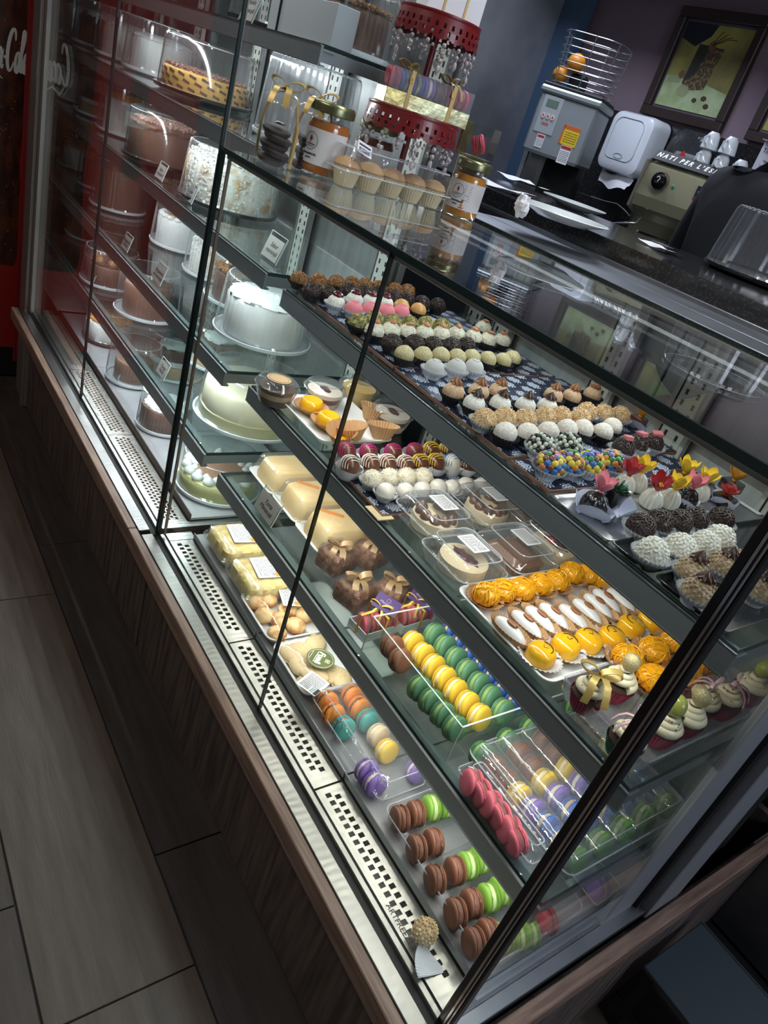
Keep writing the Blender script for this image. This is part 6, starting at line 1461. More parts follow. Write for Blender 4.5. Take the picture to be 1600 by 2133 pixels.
# ============================================================ bar counter behind the case
ct = thing('granite_counter', 'black granite bar counter running behind the low pastry case', 'counter', (-1.9, 1.05, 0))
obj('granite_slab', MB().box((0, .005, 1.288), (4.2, .56, .040), b=.002).mesh(granite, False), ct)
obj('counter_front', MB().box((0, -.02, .63), (4.1, .05, 1.25)).mesh(steel_d, False), ct)
obj('counter_front', MB().box((0, .22, .63), (4.1, .02, 1.25)).mesh(black, False), ct)
obj('metal_lip', MB().box((1.2, -.282, 1.266), (1.75, .012, .010), b=.001).mesh(steel_d, False), ct)
ZG = 1.3085
platem = M_('plate_glaze', (.80, .85, .83), .15, coat=.6)
def plate(px, py, R, label, z=ZG, tilt=0):
    p = at(px, py, z + .01); t = thing('plate', label, 'plate', (p.x, p.y, z), 0, 'stacked serving plates', rot=(tilt, 0, 0))
    obj('plate_body', MB().lathe([(.001, .002), (R * .55, .002), (R * .62, .006), (R * .97, .016), (R, .018), (R * .985, .0195), (R * .93, .0185), (R * .60, .0085), (R * .5, .0065), (.001, .0065)], 56).mesh(platem), t)
    return p
plate(1170, 452, .105, 'pale green oval plate in front on the granite counter'); plate(1195, 428, .100, 'pale green plate partly behind the front plate', ZG)
nb = at(1093, 415, ZG + .03); nk = thing('paper_napkin', 'small crumpled paper napkin beside the front plate', 'napkin', (nb.x, nb.y, ZG))
obj('crumpled_paper', MB().ball((0, 0, .017), (.016, .011, .020), 14, 10, fn=lambda d: 1 + nz(d, 3, .5)).mesh(paper, False), nk)
fk = at(1270, 425, ZG + .02); f = thing('fork', 'metal fork handle resting across the rear plate', 'fork', (fk.x, fk.y, ZG), .3)
obj('handle', MB().tube([(-.09, .0, .022), (-.03, 0, .024), (.03, 0, .030), (.07, 0, .018), (.10, 0, .004)], [.003, .002, .002, .0026, .0032], 8).mesh(steel), f)
obj('tines', MB().box((-.115, -.005, .022), (.05, .0015, .0012)).box((-.115, 0, .022), (.05, .0015, .0012)).box((-.115, .005, .022), (.05, .0015, .0012)).mesh(steel, False), f)
def sheet(px, py, sx, sy, rz, label, seed, z=ZG, cat='paper', lift=.018):
    p = at(px, py, z); t = thing('paper_sheet', label, cat, (p.x, p.y, z + .0005), rz, 'loose papers on the counter'); n = 9; r = random.Random(seed); R_ = []
    for i in range(n): R_.append([(sx * (i / (n - 1) - .5), sy * (j / (n - 1) - .5), .001 + lift * (.5 + .5 * noise.noise(Vector((i * .35 + seed, j * .3, seed)))) * (abs(i - 4) / 4)) for j in range(n)])
    obj('sheet', MB().rings(R_, False).mesh(paper, True, 60), t)
    return t
sheet(1040, 392, .20, .14, .3, 'creased white paper sheet at the far end of the counter', 1)
sheet(1095, 385, .20, .15, -.2, 'folded white printed sheet pointing towards the juicer', 4, ZG + .004)
s_ = sheet(1375, 520, .13, .065, -.4, 'small handwritten slip on granite beside the cake dome', 7, lift=.01); s_['category'] = 'paper'
obj('scribble', printed_lines(.07, .03, 4, greyink, seed=5), s_, (0, 0, .0125))
# cake dome at right
dp = at(1578, 590, ZG); cake(0, 0, ZG, .158, .150, 'empty', 'large ribbed clear cake dome on black base standing on the granite bar', 'ribbed', 'black', pos=(dp.x, dp.y + .03, ZG))

# ---- back counter, juicer, dispenser, espresso machine
bc_ = thing('back_counter', 'dark back counter carrying juicer and espresso machine', 'counter', (-1.70, 2.41, 0))
obj('counter_body', MB().box((0, 0, .52), (3.74, .98, 1.04)).mesh(black, False), bc_); obj('counter_top', MB().box((0, -.01, 1.06), (3.76, 1.0, .04), b=.002).mesh(granite, False), bc_)
ZK = 1.0805
jm = M_('juicer_grey', (.30, .33, .35), .35, .3); jx = -2.53
t = thing('juice_machine', 'grey commercial citrus juicer with wire basket on top', 'juicer', (jx - .18, 2.22, ZK), .50)
t.scale = (.80, .85, 1.04)
def J(name, b, m, sm=False, par=None): return obj(name, b.mesh(m, sm), par or t)
J('front_housing', MB().box((0, 0, .437), (.345, .32, .235), b=.012), jm)
J('top_tray', MB().box((0, 0, .568), (.365, .34, .028), b=.008), jm)
J('steel_back', MB().box((0, .10, .17), (.30, .16, .34), b=.006), black)
J('steel_column', MB().box((-.095, -.02, .17), (.11, .12, .34), b=.02), steel)
J('side_tube', MB().box((-.178, .02, .26), (.035, .10, .30), b=.008), jm); J('base', MB().box((0, 0, .012), (.34, .32, .024), b=.004), jm)
J('dark_rim', MB().box((0, 0, .588), (.350, .325, .014), b=.004), black)
pn = J('control_panel', MB().box((-.085, -.1615, .475), (.115, .004, .145), b=.0015), M_('panel_grey', (.36, .39, .41), .4))
obj('display', MB().box((-.085, -.164, .520), (.070, .002, .028)).mesh(M_('lcd_green', (.13, .18, .15), .3), False), pn)
for i in range(3): obj('button', MB().lathe([(.0003, 0), (.0115, 0), (.0115, .003), (.0003, .003)], 20, Matrix.Translation((-.115 + .029 * i, -.1640, .470)) @ Matrix.Rotation(math.pi / 2, 4, 'X')).mesh(M_('button_white', (.62, .55, .55), .4)), pn)
for i in range(3): obj('button_mark', MB().lathe([(.0003, .0031), (.0055, .0031), (.0055, .0036), (.0003, .0036)], 14, Matrix.Translation((-.115 + .029 * i, -.1640, .470)) @ Matrix.Rotation(math.pi / 2, 4, 'X')).mesh(M_('mark_red', (.50, .08, .07), .5)), pn)
obj('red_print', printed_lines(.05, .012, 1, M_('mark_red'), seed=2, th=.8), pn, (-.085, -.1645, .440), (math.pi / 2, 0, 0))
lb = J('white_label', MB().box((-.085, -.1612, .372), (.046, .002, .052)), white); obj('red_band', MB().box((-.085, -.1625, .390), (.040, .001, .010)).mesh(M_('mark_red2', (.40, .03, .03), .5), False), lb); obj('print', printed_lines(.040, .030, 5, greyink, seed=8), lb, (-.085, -.1628, .366), (math.pi / 2, 0, 0))
lb = J('yellow_label', MB().box((.075, -.1612, .425), (.098, .002, .075)), M_('label_yellow', (.75, .52, .02), .5)); obj('orange_band', MB().box((.075, -.1625, .4555), (.098, .001, .014)).box((.028, -.1625, .425), (.010, .001, .075)).mesh(M_('label_orange', (.60, .12, .03), .5), False), lb)
obj('print', printed_lines(.075, .045, 5, ink, seed=9, th=.22), lb, (.080, -.1628, .418), (math.pi / 2, 0, 0))
lb = J('white_label', MB().box((.080, -.1612, .350), (.064, .002, .072)), white); obj('red_band', MB().box((.080, -.1625, .378), (.060, .001, .012)).mesh(M_('mark_red2'), False), lb); obj('print', printed_lines(.054, .045, 7, greyink, seed=10), lb, (.080, -.1628, .344), (math.pi / 2, 0, 0))
bk_ = MB()
for i in range(8):
    z = .605 + .027 * i; k_ = 1 + .012 * i; bk_.tube([((x) * k_, (y) * k_, z) for x, y, _ in rr(.33, .30, .10, 0, 6)], .0022 if i else .003, 6, closed=True)
J('wire_basket', bk_, M_('basket_steel', (.50, .52, .55), .3, .9), True)
for (x, y) in ((-.12, -.15), (.02, -.152), (.14, -.13), (.165, .05), (-.165, .05), (.02, .152)): J('basket_upright', MB().tube([(x, y, .590), (x * 1.09, y * 1.09, .796)], .0026, 6), M_('basket_steel'), True)
def orange(x, y, z, R, label):
    o = thing('orange', label, 'orange', (x, y, z), 0); obj('peel', MB().ball((0, 0, R), (R, R, R * .96), 22, 14).mesh(M_('orange_peel', (.70, .26, .02), .4, bump=.3, bscale=90)), o); obj('stem_end', MB().ball((0, 0, R * 1.95), (.004, .004, .001), 8, 4).mesh(M_('stem', (.10, .12, .03), .7)), o)
orange(jx - .195, 2.14, ZK + .68, .040, 'whole orange held in the juicer wire basket'); orange(jx - .255, 2.13, ZK + .628, .036, 'orange lying low in the juicer basket feed')
J('feed_block', MB().box((-.03, -.02, .625), (.09, .08, .07), b=.01), black)

# towel dispenser
t = thing('towel_dispenser', 'white paper towel dispenser mounted on black granite wall', 'towel dispenser', (-2.815, 2.855, 1.45))
obj('body', MB().rings([[(x, z_, y + .0) for x, y, _ in rr(.285, .285, .05, 0, 8)] for z_ in (.05, -.02, -.06)] + [[(x * .95, -.085, y * .95) for x, y, _ in rr(.285, .285, .05, 0, 8)]] + [[(x * .80, -.098, y * .80) for x, y, _ in rr(.285, .285, .05, 0, 8)]], True, True, True, Matrix.Translation((0, 0, .142))).mesh(whitepl, True, 40), t)
obj('front_groove', MB().tube([(x * .72, -.101, .155 + y * .72) for x, y, _ in rr(.27, .27, .06, 0, 6)], .0016, 5, closed=True).mesh(M_('groove', (.45, .48, .54), .5)), t)
obj('brand_oval', MB().tube([(.030 * math.cos(a), -.1, .075 + .012 * math.sin(a)) for a in [i * .3927 for i in range(16)]], .0012, 4, closed=True).mesh(greyink), t)
R_ = []
for i in range(6): R_.append([(x, -.04 - .03 * math.sin(x * 20) * (i / 5) - .02 * i / 5, -.002 - .014 * i + .012 * math.sin(x * 30 + i)) for x in [-.115 + .023 * k for k in range(11)]])
obj('paper_towel', MB().rings(R_, False).mesh(paper, True, 60), t)

# espresso machine
em_m = M_('machine_beige', (.30, .29, .19), .35, .25); t = thing('espresso_machine', 'beige espresso machine with black lettered top band', 'coffee machine', (-1.70, 2.34, ZK), .30)
def Q(name, b, m, sm=False, par=None): return obj(name, b.mesh(m, sm), par or t)
prof = [(.25, .05), (.25, .46), (-.20, .46), (-.225, .445), (-.26, .43), (-.275, .32), (-.265, .28), (-.20, .265), (-.16, .24), (-.10, .05)]
def side_prof(x0, x1, P, m, name):
    b = MB(); b.rings([[(x0, y, z) for y, z in P], [(x1, y, z) for y, z in P]], True, True, True); return Q(name, b, m)
side_prof(-.395, .395, prof, em_m, 'machine_body')
side_prof(-.402, -.392, [(.26, .02), (.26, .47), (-.21, .47), (-.235, .45), (-.28, .44), (-.29, .27), (-.20, .25), (-.12, .0), (.26, .0)], M_('side_steel', (.38, .37, .33), .3, .8), 'side_plate')
band = Q('black_band', MB().box((0, 0, 0), (.79, .006, .052), b=.001), black); band.location = (0, -.236, .466); band.rotation_euler = (-.75, 0, 0)
shadow_text('N A T I   P E R   L ’ E S P R E S S O', .030, wpr, band, (-.385, -.0035, 0), (math.pi / 2, 0, 0), 'band_lettering', 'LEFT', shear=.25, sx=.78, bold=.0012)
kb = Q('steam_knob', MB().zig([(.012, 0, 0), (.030, 0, 0), (.031, .004, .0012), (.029, .030, .0012), (.022, .034, 0), (.001, .034, 0)], 36, Matrix.Translation((-.315, -.272, .385)) @ Matrix.Rotation(math.pi / 2 + .08, 4, 'X')), blackgloss, True)
obj('knob_mark', MB().tube([(-.325, -.3065, .392), (-.318, -.307, .398), (-.312, -.307, .390), (-.318, -.307, .380)], .002, 5).mesh(wpr), kb)
Q('green_lamp', MB().ball((-.262, -.276, .378), (.006, .004, .008), 10, 6), M_('green_lamp', (.02, .25, .16), .3), True)
bd = Q('badge', MB().box((-.150, -.274, .385), (.050, .004, .052), b=.002), M_('badge_navy', (.02, .02, .06), .3)); obj('badge_red', MB().box((-.150, -.2765, .366), (.044, .001, .010)).mesh(M_('badge_red', (.55, .03, .04), .4), False), bd); obj('badge_white', MB().tube([(-.165, -.2768, .388), (-.150, -.2768, .396), (-.135, -.2768, .400)], .0022, 5).mesh(wpr), bd)
kp = Q('key_pad', MB().box((-.045, -.274, .378), (.078, .004, .068), b=.002), blackgloss)
for i in range(3):
    for j in range(2): obj('key', MB().box((-.068 + .024 * i, -.277, .392 - .028 * j), (.018, .003, .020), b=.001).mesh(whitepl, False), kp)
Q('red_switch', MB().box((-.040, -.272, .292), (.022, .010, .034), b=.002), M_('switch_red', (.55, .03, .03), .3))
Q('group_head', MB().lathe([(.001, .22), (.034, .22), (.036, .25), (.030, .285), (.001, .285)], 28, Matrix.Translation((-.130, -.215, -.02))), MATS['chrome'], True)
pf = Q('portafilter', MB().lathe([(.001, 0), (.030, 0), (.033, .022), (.001, .024)], 24, Matrix.Translation((-.130, -.215, .175))), MATS['chrome'], True)
obj('handle', MB().tube([(-.155, -.235, .188), (-.20, -.30, .186), (-.245, -.365, .176)], [.010, .015, .018], 12).mesh(blackgloss), pf)
Q('steam_wand', MB().tube([(-.34, -.23, .26), (-.345, -.26, .22), (-.42, -.30, .19), (-.46, -.30, .10)], .0045, 8), MATS['chrome'], True)
Q('drip_tray', MB().box((0, -.08, .03), (.76, .34, .06), b=.004), steel); Q('back_panel', MB().box((0, -.14, .15), (.74, .01, .20)), MATS['chrome'])
Q('top_rail', MB().box((0, .02, .467), (.78, .40, .010), b=.003), steel)
# cups on the machine
ZM = ZK + .4725
def cup(x, y, z, label, flip=True):
    t = thing('coffee_cup', label, 'cup', (x, y, z), 0, 'upturned white cups')
    P = [(.001, .0), (.030, 0), (.033, .002), (.030, .020), (.024, .048), (.018, .056), (.016, .060), (.001, .060)] if flip else [(.001, 0), (.018, 0), (.030, .05), (.033, .06)]
    obj('cup_body', MB().lathe(P, 32).mesh(M_('cup_white', (.62, .66, .70), .15, coat=.6), True, 50), t)
    obj('cup_handle', MB().tube([(.0 , -.030, .014), (0, -.046, .020), (0, -.046, .036), (0, -.026, .044)], .0038, 8).mesh(M_('cup_white')), t)
for i, (x, y) in enumerate([(-1.87, 2.10), (-1.795, 2.11), (-1.72, 2.12)]):
    cup(x, y, ZM, 'white cup upside down on the coffee machine, %s of the bottom three' % ('left', 'middle', 'right')[i])
cup(-1.868, 2.10, ZM + .061, 'white cup stacked on top of the left bottom cup'); cup(-1.793, 2.11, ZM + .061, 'white cup stacked on top of the middle bottom cup')
tb = thing('tea_box', 'white cardboard dispenser box with green print beside the cups', 'box', (-1.61, 2.13, ZM), .1)
obj('box_body', MB().box((0, 0, .065), (.10, .07, .13), b=.001).mesh(M_('box_lilac', (.52, .53, .62), .6), False), tb); obj('open_flap', MB().box((0, -.045, .134), (.10, .03, .002)).mesh(M_('box_lilac'), False), tb)
shadow_text('Toque', .022, ink, tb, (-.014, -.0360, .104), (math.pi / 2, 0, 0), 'box_lettering', shear=.15); shadow_text('CHÁ', .016, M_('print_green', (.05, .22, .05), .5), tb, (.030, -.0360, .108), (math.pi / 2, 0, 0), 'green_lettering', bold=.0004)
shadow_text('Take a snap', .010, ink, tb, (0, -.0360, .072), (math.pi / 2, 0, 0), 'box_lettering'); obj('print', printed_lines(.06, .045, 8, greyink, seed=12), tb, (0, -.0362, .038), (math.pi / 2, 0, 0))
bagt = thing('plastic_bag', 'clear bag with red emblem hanging beside the towel dispenser', 'bag', (-2.50, 2.872, 1.50)); 
obj('bag_film', MB().rings([[(x, y, z_) for x, y, _ in rr(sx, sy, .01, 0, 3)] for sx, sy, z_ in ((.20, .04, 0), (.24, .07, .08), (.22, .06, .17), (.16, .01, .23))], True, True, True).mesh(wrapc, True, 60), bagt)
obj('contents', MB().box((0, .01, .07), (.16, .03, .12), b=.01).mesh(M_('grey_cloth', (.25, .26, .27), .8), False), bagt)
obj('red_emblem', MB().rings([[(.032 * math.cos(a), -.036, .10 + .036 * math.sin(a)) for a in [0, 1.57, 3.14, 4.71]], [(.032 * math.cos(a), -.038, .10 + .036 * math.sin(a)) for a in [0, 1.57, 3.14, 4.71]]], True, True, True).mesh(M_('badge_red'), False), bagt)
# pictures
def picture(x0, x1, z0, z1, label, art):
    cx, cz = (x0 + x1) / 2, (z0 + z1) / 2; W, H = x1 - x0, z1 - z0; t = thing('framed_picture', label, 'picture', (cx, 2.945, z0)); fr = M_('frame_brown', (.030, .018, .016), .4)
    for (a, b_, c, d) in ((0, H - .022, W, .044), (0, .022, W, .044), (-W / 2 + .022, H / 2, .044, H - .088), (W / 2 - .022, H / 2, .044, H - .088)): obj('frame_side', MB().box((a, -.018, b_), (c, .035, d), b=.003).mesh(fr, False), t)
    obj('mat_board', MB().box((0, -.006, H / 2), (W - .08, .006, H - .08)).mesh(M_('mat_mauve', (.13, .09, .12), .7), False), t)
    pc = obj('print_sheet', MB().box((0, -.012, H / 2), (W - .115, .003, H - .115)).mesh(M_('print_ochre', (.46, .36, .09), .6, col2=(.22, .16, .07), scale=4), False), t)
    art(pc, W - .115, H - .115, H / 2)
    obj('picture_glass', MB().box((0, -.022, H / 2), (W - .09, .001, H - .09)).mesh(glass, False), t)
def poly(par, name, P, y, m, zc): return obj(name, MB().add([(x, y, zc + z) for x, z in P], [tuple(range(len(P)))]).mesh(m, False), par)
def art1(pc, w_, h_, zc):
    poly(pc, 'painted_table', [(-w_ / 2, -h_ / 2), (w_ / 2, -h_ / 2), (w_ / 2, -.085), (.05, -.06), (-w_ / 2, -.05)], -.0140, M_('print_pale', (.56, .58, .36), .6, col2=(.42, .44, .22), scale=12), zc)
    poly(pc, 'painted_backdrop', [(-w_ / 2, h_ / 2), (-w_ / 2, h_ / 2 - .07), (-.10, h_ / 2 - .10), (-.03, h_ / 2 - .05), (-.01, h_ / 2)], -.0140, M_('print_navy', (.015, .015, .03), .6), zc)
    poly(pc, 'painted_glass', [(-.085, -.075), (-.035, -.100), (.055, -.085), (.075, .095), (-.075, .100)], -.0143, M_('print_brown', (.34, .19, .09), .6, col2=(.10, .06, .04), scale=70, lo=.42, hi=.5), zc)
    poly(pc, 'painted_shadow', [(-.085, -.075), (-.03, -.02), (-.005, .10), (-.075, .100)], -.0145, M_('print_dark', (.045, .038, .032), .6), zc)
    for i, (x, z, s) in enumerate([(-.12, -.06, .030), (-.155, -.065, .028), (-.06, -.105, .040), (.03, -.135, .016), (.08, -.12, .018), (.11, -.15, .018)]):
        poly(pc, 'painted_piece', [(x + s * math.cos(a + i), z + s * .7 * math.sin(a + i)) for a in [k * 1.05 for k in range(6)]], -.0147 - .0002 * i, M_('print_cream', (.40, .38, .22), .6) if i < 3 else M_('print_choc', (.09, .04, .03), .6), zc)
    for i in range(4): obj('painted_twig', MB().tube([(.0, -.0150, zc + .10), (.01 + .022 * i, -.0150, zc + .135), (.03 + .03 * i, -.0150, zc + .165 - .01 * i)], .0018, 4).mesh(M_('print_choc')), pc)
    poly(pc, 'painted_ball', [(.0 + .022 * math.cos(k * .5), .10 + .022 * math.sin(k * .5)) for k in range(13)], -.0152, M_('print_terra', (.25, .10, .05), .6), zc); poly(pc, 'painted_ball', [(-.105 + .018 * math.cos(k * .5), -.038 + .018 * math.sin(k * .5)) for k in range(13)], -.0155, M_('print_terra'), zc)
picture(-2.925, -2.42, 1.752, 2.24, 'framed picture of a chocolate drink glass on mauve wall', art1)
def art2(pc, w_, h_, zc): poly(pc, 'painted_leaf', [(-.12, -.10), (-.02, -.14), (.06, -.05), (0, .05), (-.10, .02)], -.0141, M_('print_green2', (.28, .32, .10), .6), zc)
picture(-2.275, -1.77, 1.752, 2.24, 'second framed picture cut off by the right photo edge', art2)
# steel fridge and blue column
t = thing('steel_fridge', 'tall stainless steel fridge side beyond the bar', 'fridge', (-4.18, 2.45, 0))
fdm = M_('fridge_steel', (.27, .28, .31), .32, .6, col2=(.36, .37, .40), scale=3, bump=.4, bscale=3.2, bdist=.02)
obj('fridge_body', MB().box((0, 0, 1.25), (1.0, .80, 2.4), b=.006).mesh(fdm, False), t); obj('fridge_door', MB().box((-.02, -.415, 1.30), (.94, .025, 2.2), b=.006).mesh(fdm, False), t); obj('door_handle', MB().tube([(-.40, -.45, 1.1), (-.40, -.47, 1.2), (-.40, -.47, 1.6), (-.40, -.45, 1.7)], .010, 8).mesh(steel), t)
struct('trim_2', MB().box((-3.595, 2.88, 1.4), (.17, .08, 2.8)).mesh(M_('blue_column', (.045, .085, .15), .6), False), label='narrow slate blue column beside the mauve wall')
struct('trim_3', MB().box((-1.9, 2.6, 2.42), (4.2, .70, .08)).mesh(M_('soffit', (.16, .16, .15), .6), False), label='pale soffit above the framed pictures')

# ---- red drinks coolers
coke = M_('cooler_red', (.30, .018, .012), .35, coat=.3); cola = M_('cola_brown', (.030, .008, .005), .3, col2=(.11, .028, .010), scale=14, lo=.4, hi=.7, stretch=(3, 1, 1), coat=.4)
LET = {'C': [(.66, .74), (.60, .93), (.42, 1.0), (.20, .86), (.05, .55), (.06, .22), (.22, .0), (.44, .02), (.62, .22)],
       'o': [(.30, .50), (.12, .42), (.05, .20), (.16, .0), (.32, .04), (.40, .26), (.32, .48), (.18, .44)],
       'c': [(.36, .40), (.26, .50), (.10, .38), (.05, .16), (.16, .0), (.34, .10)],
       'a': [(.36, .42), (.22, .50), (.08, .34), (.06, .12), (.18, .0), (.34, .20), (.40, .48), (.38, .14), (.46, .0), (.56, .10)],
       '-': [(.04, .26), (.22, .32)], 'l': [(.08, .30), (.26, .70), (.28, .96), (.18, 1.0), (.12, .70), (.10, .20), (.18, .0), (.30, .10)]}
def script(par, txt, x0, z0, h, w_, y, m):
    x = 0; adv = {'C': .72, 'o': .44, 'c': .40, 'a': .56, '-': .26, 'l': .30}; tot = sum(adv[c] for c in txt)
    s = w_ / tot; b = MB()
    for c in txt:
        P = [(x0 + s * (x + q[0] + .18 * q[1]), 0, z0 + h * q[1]) for q in LET[c]]
        P2 = []
        for i in range(len(P) - 1):
            for k in range(3):
                u = k / 3; a, b_, c_, d = [Vector(P[max(0, min(len(P) - 1, i + o))]) for o in (-1, 0, 1, 2)]
                P2.append(.5 * ((2 * b_) + (c_ - a) * u + (2 * a - 5 * b_ + 4 * c_ - d) * u * u + (3 * b_ - a - 3 * c_ + d) * u ** 3))
        P2.append(Vector(P[-1])); n = len(P2)
        b.tube(P2, [h * (.016 + .030 * math.sin(math.pi * i / (n - 1))) for i in range(n)], 6); x += adv[c]
    P2 = [(x0 + s * .35, 0, z0 - h * .05), (x0 + s * .8, 0, z0 - h * .28), (x0 + s * 1.5, 0, z0 - h * .12), (x0 + s * 2.1, 0, z0 - h * .25)]; b.tube(P2, [h * .01, h * .045, h * .035, h * .01], 6)
    b.v = [(v[0], y + v[1] * .03, v[2]) for v in b.v]
    return obj('script_lettering', b.mesh(m, True, 60), par)
def cooler(name, label):
    # the door looks along the counter, towards +x; its right edge is at y = .03
    t = thing(name, label, 'drinks cooler', (-3.42, -.30, 0), math.pi / 2); W, D = .66, .64; y = -D / 2; bx = .185
    obj('cabinet', MB().box((0, 0, 1.0), (W, D, 2.0), b=.01).mesh(coke, False), t)
    P = [(-.045, 1.98), (-.05, 1.75), (-.062, 1.62), (-.105, 1.45), (-.122, 1.30), (-.118, 1.05), (-.105, .85), (-.118, .62), (-.120, .53), (-.10, .47), (.10, .47), (.120, .53), (.118, .62), (.105, .85), (.118, 1.05), (.122, 1.30), (.105, 1.45), (.062, 1.62), (.05, 1.75), (.045, 1.98)]
    P = [(bx + x, z) for x, z in P]
    obj('bottle_graphic', MB().rings([[(x, y - .0005, z) for x, z in P], [(x, y - .003, z) for x, z in P]], True, True, True).mesh(cola, False), t)
    sb_ = obj('small_bottle_graphic', MB().rings([[(-.09 + x * .30, yy, .72 + z * .32) for x, z in [(q[0] - bx, q[1]) for q in P]] for yy in (y - .0005, y - .003)], True, True, True).mesh(cola, False), t)
    obj('label_band', MB().box((-.09, y - .004, 1.08), (.075, .002, .050)).mesh(M_('lettering_white', (.66, .68, .68), .4), False), sb_)
    dr = MB(); r = random.Random(11)
    for i in range(160): dr.ball((bx + r.uniform(-.095, .095), y - .0035, r.uniform(.5, 1.6)), (r.uniform(.0015, .004), .001, r.uniform(.002, .006)), 6, 4)
    obj('droplets', dr.mesh(M_('droplet', (.16, .06, .03), .15, coat=.6)), t, stuff=True)
    script(t, 'Coca-Cola', bx - .030, 1.135, .125, .152, y - .005, M_('lettering_white', (.66, .68, .68), .4))
    obj('door_edge', MB().box((W / 2 - .018, y - .006, 1.02), (.030, .012, 1.9), b=.003).mesh(M_('cooler_red2', (.22, .010, .012), .4), False), t); obj('kick_panel', MB().box((0, y - .003, .07), (W - .02, .008, .12)).mesh(black, False), t)
cooler('drinks_cooler', 'red drinks cooler with cola bottle graphic and white script at the left edge')
t = thing('cream_pillar', 'cream painted pillar strip between red cooler and the cake case', 'pillar', (-2.90, .012, 0)); obj('pillar_body', MB().box((0, 0, 1.2), (.17, .040, 2.4), b=.004).mesh(M_('cream_paint', (.15, .125, .115), .6), False), t); obj('pillar_trim', MB().box((.06, -.026, 1.2), (.016, .010, 2.4)).mesh(M_('aluminium'), False), t)

# ---- dark low cabinet at lower right
t = thing('low_bench', 'dark blue grey metal bench top at the lower right corner', 'bench', (.055, .656, 0))
obj('bench_top', MB().box((0, 0, .190), (.40, .202, .012), b=.002).mesh(M_('bench_metal', (.09, .115, .14), .3, .5), False), t)
obj('bench_edge', MB().box((0, .1025, .191), (.40, .003, .014)).mesh(steel, False), t)
for sx in (-1, 1):
    for sy in (-1, 1): obj('leg', MB().box((sx * .18, sy * .085, .092), (.018, .018, .184)).mesh(darkmetal, False), t)

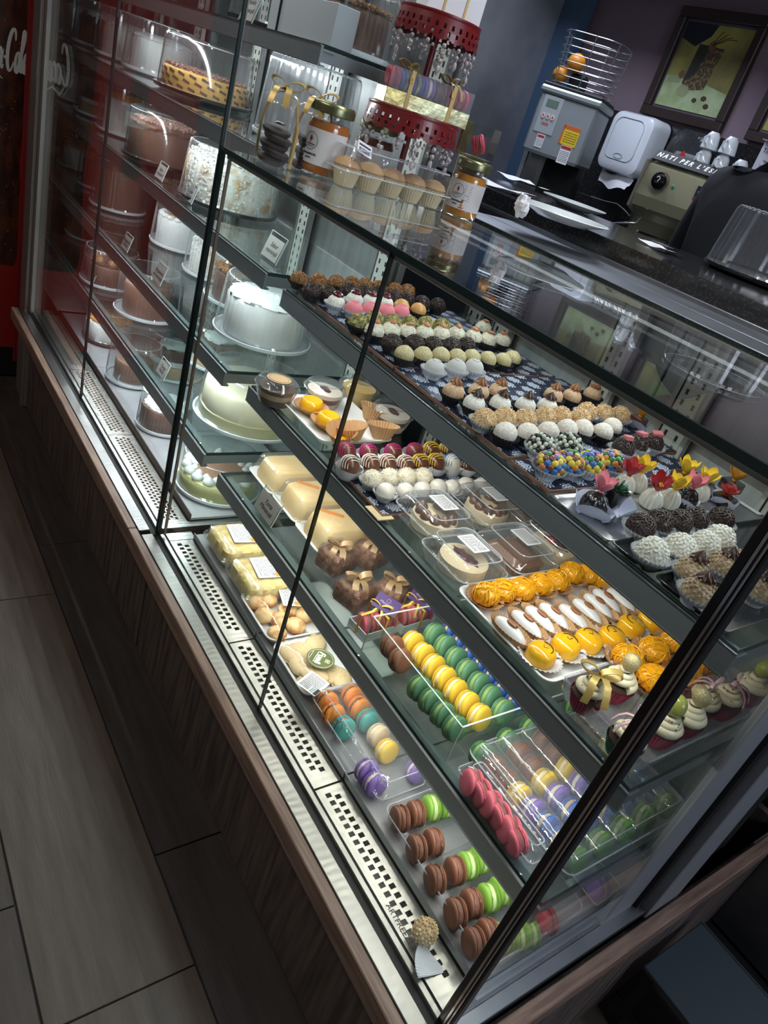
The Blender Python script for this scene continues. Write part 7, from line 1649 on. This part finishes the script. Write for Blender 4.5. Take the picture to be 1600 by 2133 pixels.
# ---- person behind the bar
def person():
    J_ = {'pelvis': (0, 0, .98), 'belly': (0, .0, 1.12), 'chest': (0, .0, 1.33), 'neckb': (0, -.01, 1.50), 'neck': (.02, -.015, 1.56), 'shL': (-.17, 0, 1.455), 'elL': (-.235, -.05, 1.17), 'wrL': (-.18, -.19, 1.08),
          'shR': (.17, 0, 1.455), 'elR': (.24, -.05, 1.17), 'wrR': (.20, -.19, 1.10), 'hipL': (-.10, 0, .93), 'knL': (-.11, -.02, .50), 'anL': (-.11, .03, .09), 'toL': (-.12, -.12, .03), 'hipR': (.10, 0, .93), 'knR': (.11, -.01, .50), 'anR': (.11, .03, .09), 'toR': (.12, -.12, .03)}
    rad = {'pelvis': (.15, .11), 'belly': (.145, .10), 'chest': (.165, .115), 'neckb': (.075, .07), 'neck': (.055, .055), 'shL': (.075, .075), 'elL': (.048, .048), 'wrL': (.032, .032), 'shR': (.075, .075), 'elR': (.048, .048), 'wrR': (.032, .032),
           'hipL': (.095, .095), 'knL': (.060, .060), 'anL': (.042, .042), 'toL': (.036, .03), 'hipR': (.095, .095), 'knR': (.060, .060), 'anR': (.042, .042), 'toR': (.036, .03)}
    E_ = [('pelvis', 'belly'), ('belly', 'chest'), ('chest', 'neckb'), ('neckb', 'neck'), ('chest', 'shL'), ('shL', 'elL'), ('elL', 'wrL'), ('chest', 'shR'), ('shR', 'elR'), ('elR', 'wrR'), ('pelvis', 'hipL'), ('hipL', 'knL'), ('knL', 'anL'), ('anL', 'toL'), ('pelvis', 'hipR'), ('hipR', 'knR'), ('knR', 'anR'), ('anR', 'toR')]
    def skin(J_, rad, E_, root, m, name, par, sub=2):
        ks = list(J_); me = bpy.data.meshes.new('sk'); me.from_pydata([J_[k] for k in ks], [(ks.index(a), ks.index(b_)) for a, b_ in E_], [])
        o = bpy.data.objects.new('sk', me); COL.objects.link(o); md = o.modifiers.new('s', 'SKIN'); md.use_smooth_shade = True
        for i, k in enumerate(ks): me.skin_vertices[0].data[i].radius = rad[k]; me.skin_vertices[0].data[i].use_root = (k == root)
        s2 = o.modifiers.new('u', 'SUBSURF'); s2.levels = sub; s2.render_levels = sub
        dg = bpy.context.evaluated_depsgraph_get(); r = bpy.data.meshes.new_from_object(o.evaluated_get(dg)); bpy.data.objects.remove(o)
        r.materials.clear(); r.materials.append(m); return obj(name, r, par)
    t = thing('person', 'person in black clothes standing behind the bar with their back turned', 'person', (-1.175, 1.50, 0), math.pi, scale=1.02)
    cl = M_('black_cloth', (.006, .007, .011), .85, bump=.2, bscale=60); sk = M_('skin', (.42, .24, .17), .5, sss=.1)
    skin(J_, rad, E_, 'pelvis', cl, 'body', t)
    hd = obj('head', MB().ball((0, 0, 0), (.075, .092, .115), 24, 18, fn=lambda d: 1 - .10 * max(0, -d.z) * abs(d.x)).mesh(sk), t, (.03, -.03, 1.71))
    obj('nose', MB().ball((0, -.093, -.012), (.011, .014, .020), 10, 8).mesh(sk), hd); obj('mouth', MB().ball((0, -.083, -.050), (.022, .006, .006), 10, 6).mesh(M_('lips', (.35, .12, .10), .5)), hd)
    for s in (-1, 1):
        obj('ear', MB().ball((s * .075, .005, -.005), (.010, .018, .028), 10, 8).mesh(sk), hd); obj('eye', MB().ball((s * .030, -.082, .012), (.012, .008, .008), 10, 8).mesh(M_('eye_white', (.6, .6, .6), .2)), hd)
    obj('hair', MB().ball((0, .012, .020), (.084, .098, .112), 24, 18, fn=lambda d: 1.0 if (d.y > -.45 or d.z > .45) else .84).mesh(M_('dark_hair', (.015, .011, .010), .6)), hd)
    for s, w_ in ((-1, (-.18, -.19, 1.08)), (1, (.20, -.19, 1.10))):
        Jh = {'w': w_, 'p': (w_[0], w_[1] - .06, w_[2] - .01)}; rh = {'w': (.026, .020), 'p': (.036, .016)}; Eh = [('w', 'p')]
        for i in range(4):
            bx = w_[0] + (i - 1.5) * .019; L_ = (.030, .036, .034, .026)[i]
            Jh['a%d' % i] = (bx, w_[1] - .095, w_[2] - .012); Jh['b%d' % i] = (bx, w_[1] - .095 - L_, w_[2] - .022); Jh['c%d' % i] = (bx, w_[1] - .10 - L_ * 1.7, w_[2] - .045)
            rh['a%d' % i] = (.0095, .0095); rh['b%d' % i] = (.0085, .0085); rh['c%d' % i] = (.0070, .0070); Eh += [('p', 'a%d' % i), ('a%d' % i, 'b%d' % i), ('b%d' % i, 'c%d' % i)]
        Jh['t1'] = (w_[0] - s * .036, w_[1] - .055, w_[2] - .014); Jh['t2'] = (w_[0] - s * .052, w_[1] - .088, w_[2] - .024); rh['t1'] = (.011, .011); rh['t2'] = (.0085, .0085); Eh += [('w', 't1'), ('t1', 't2')]
        skin(Jh, rh, Eh, 'w', sk, 'hand', t, 1)
person()
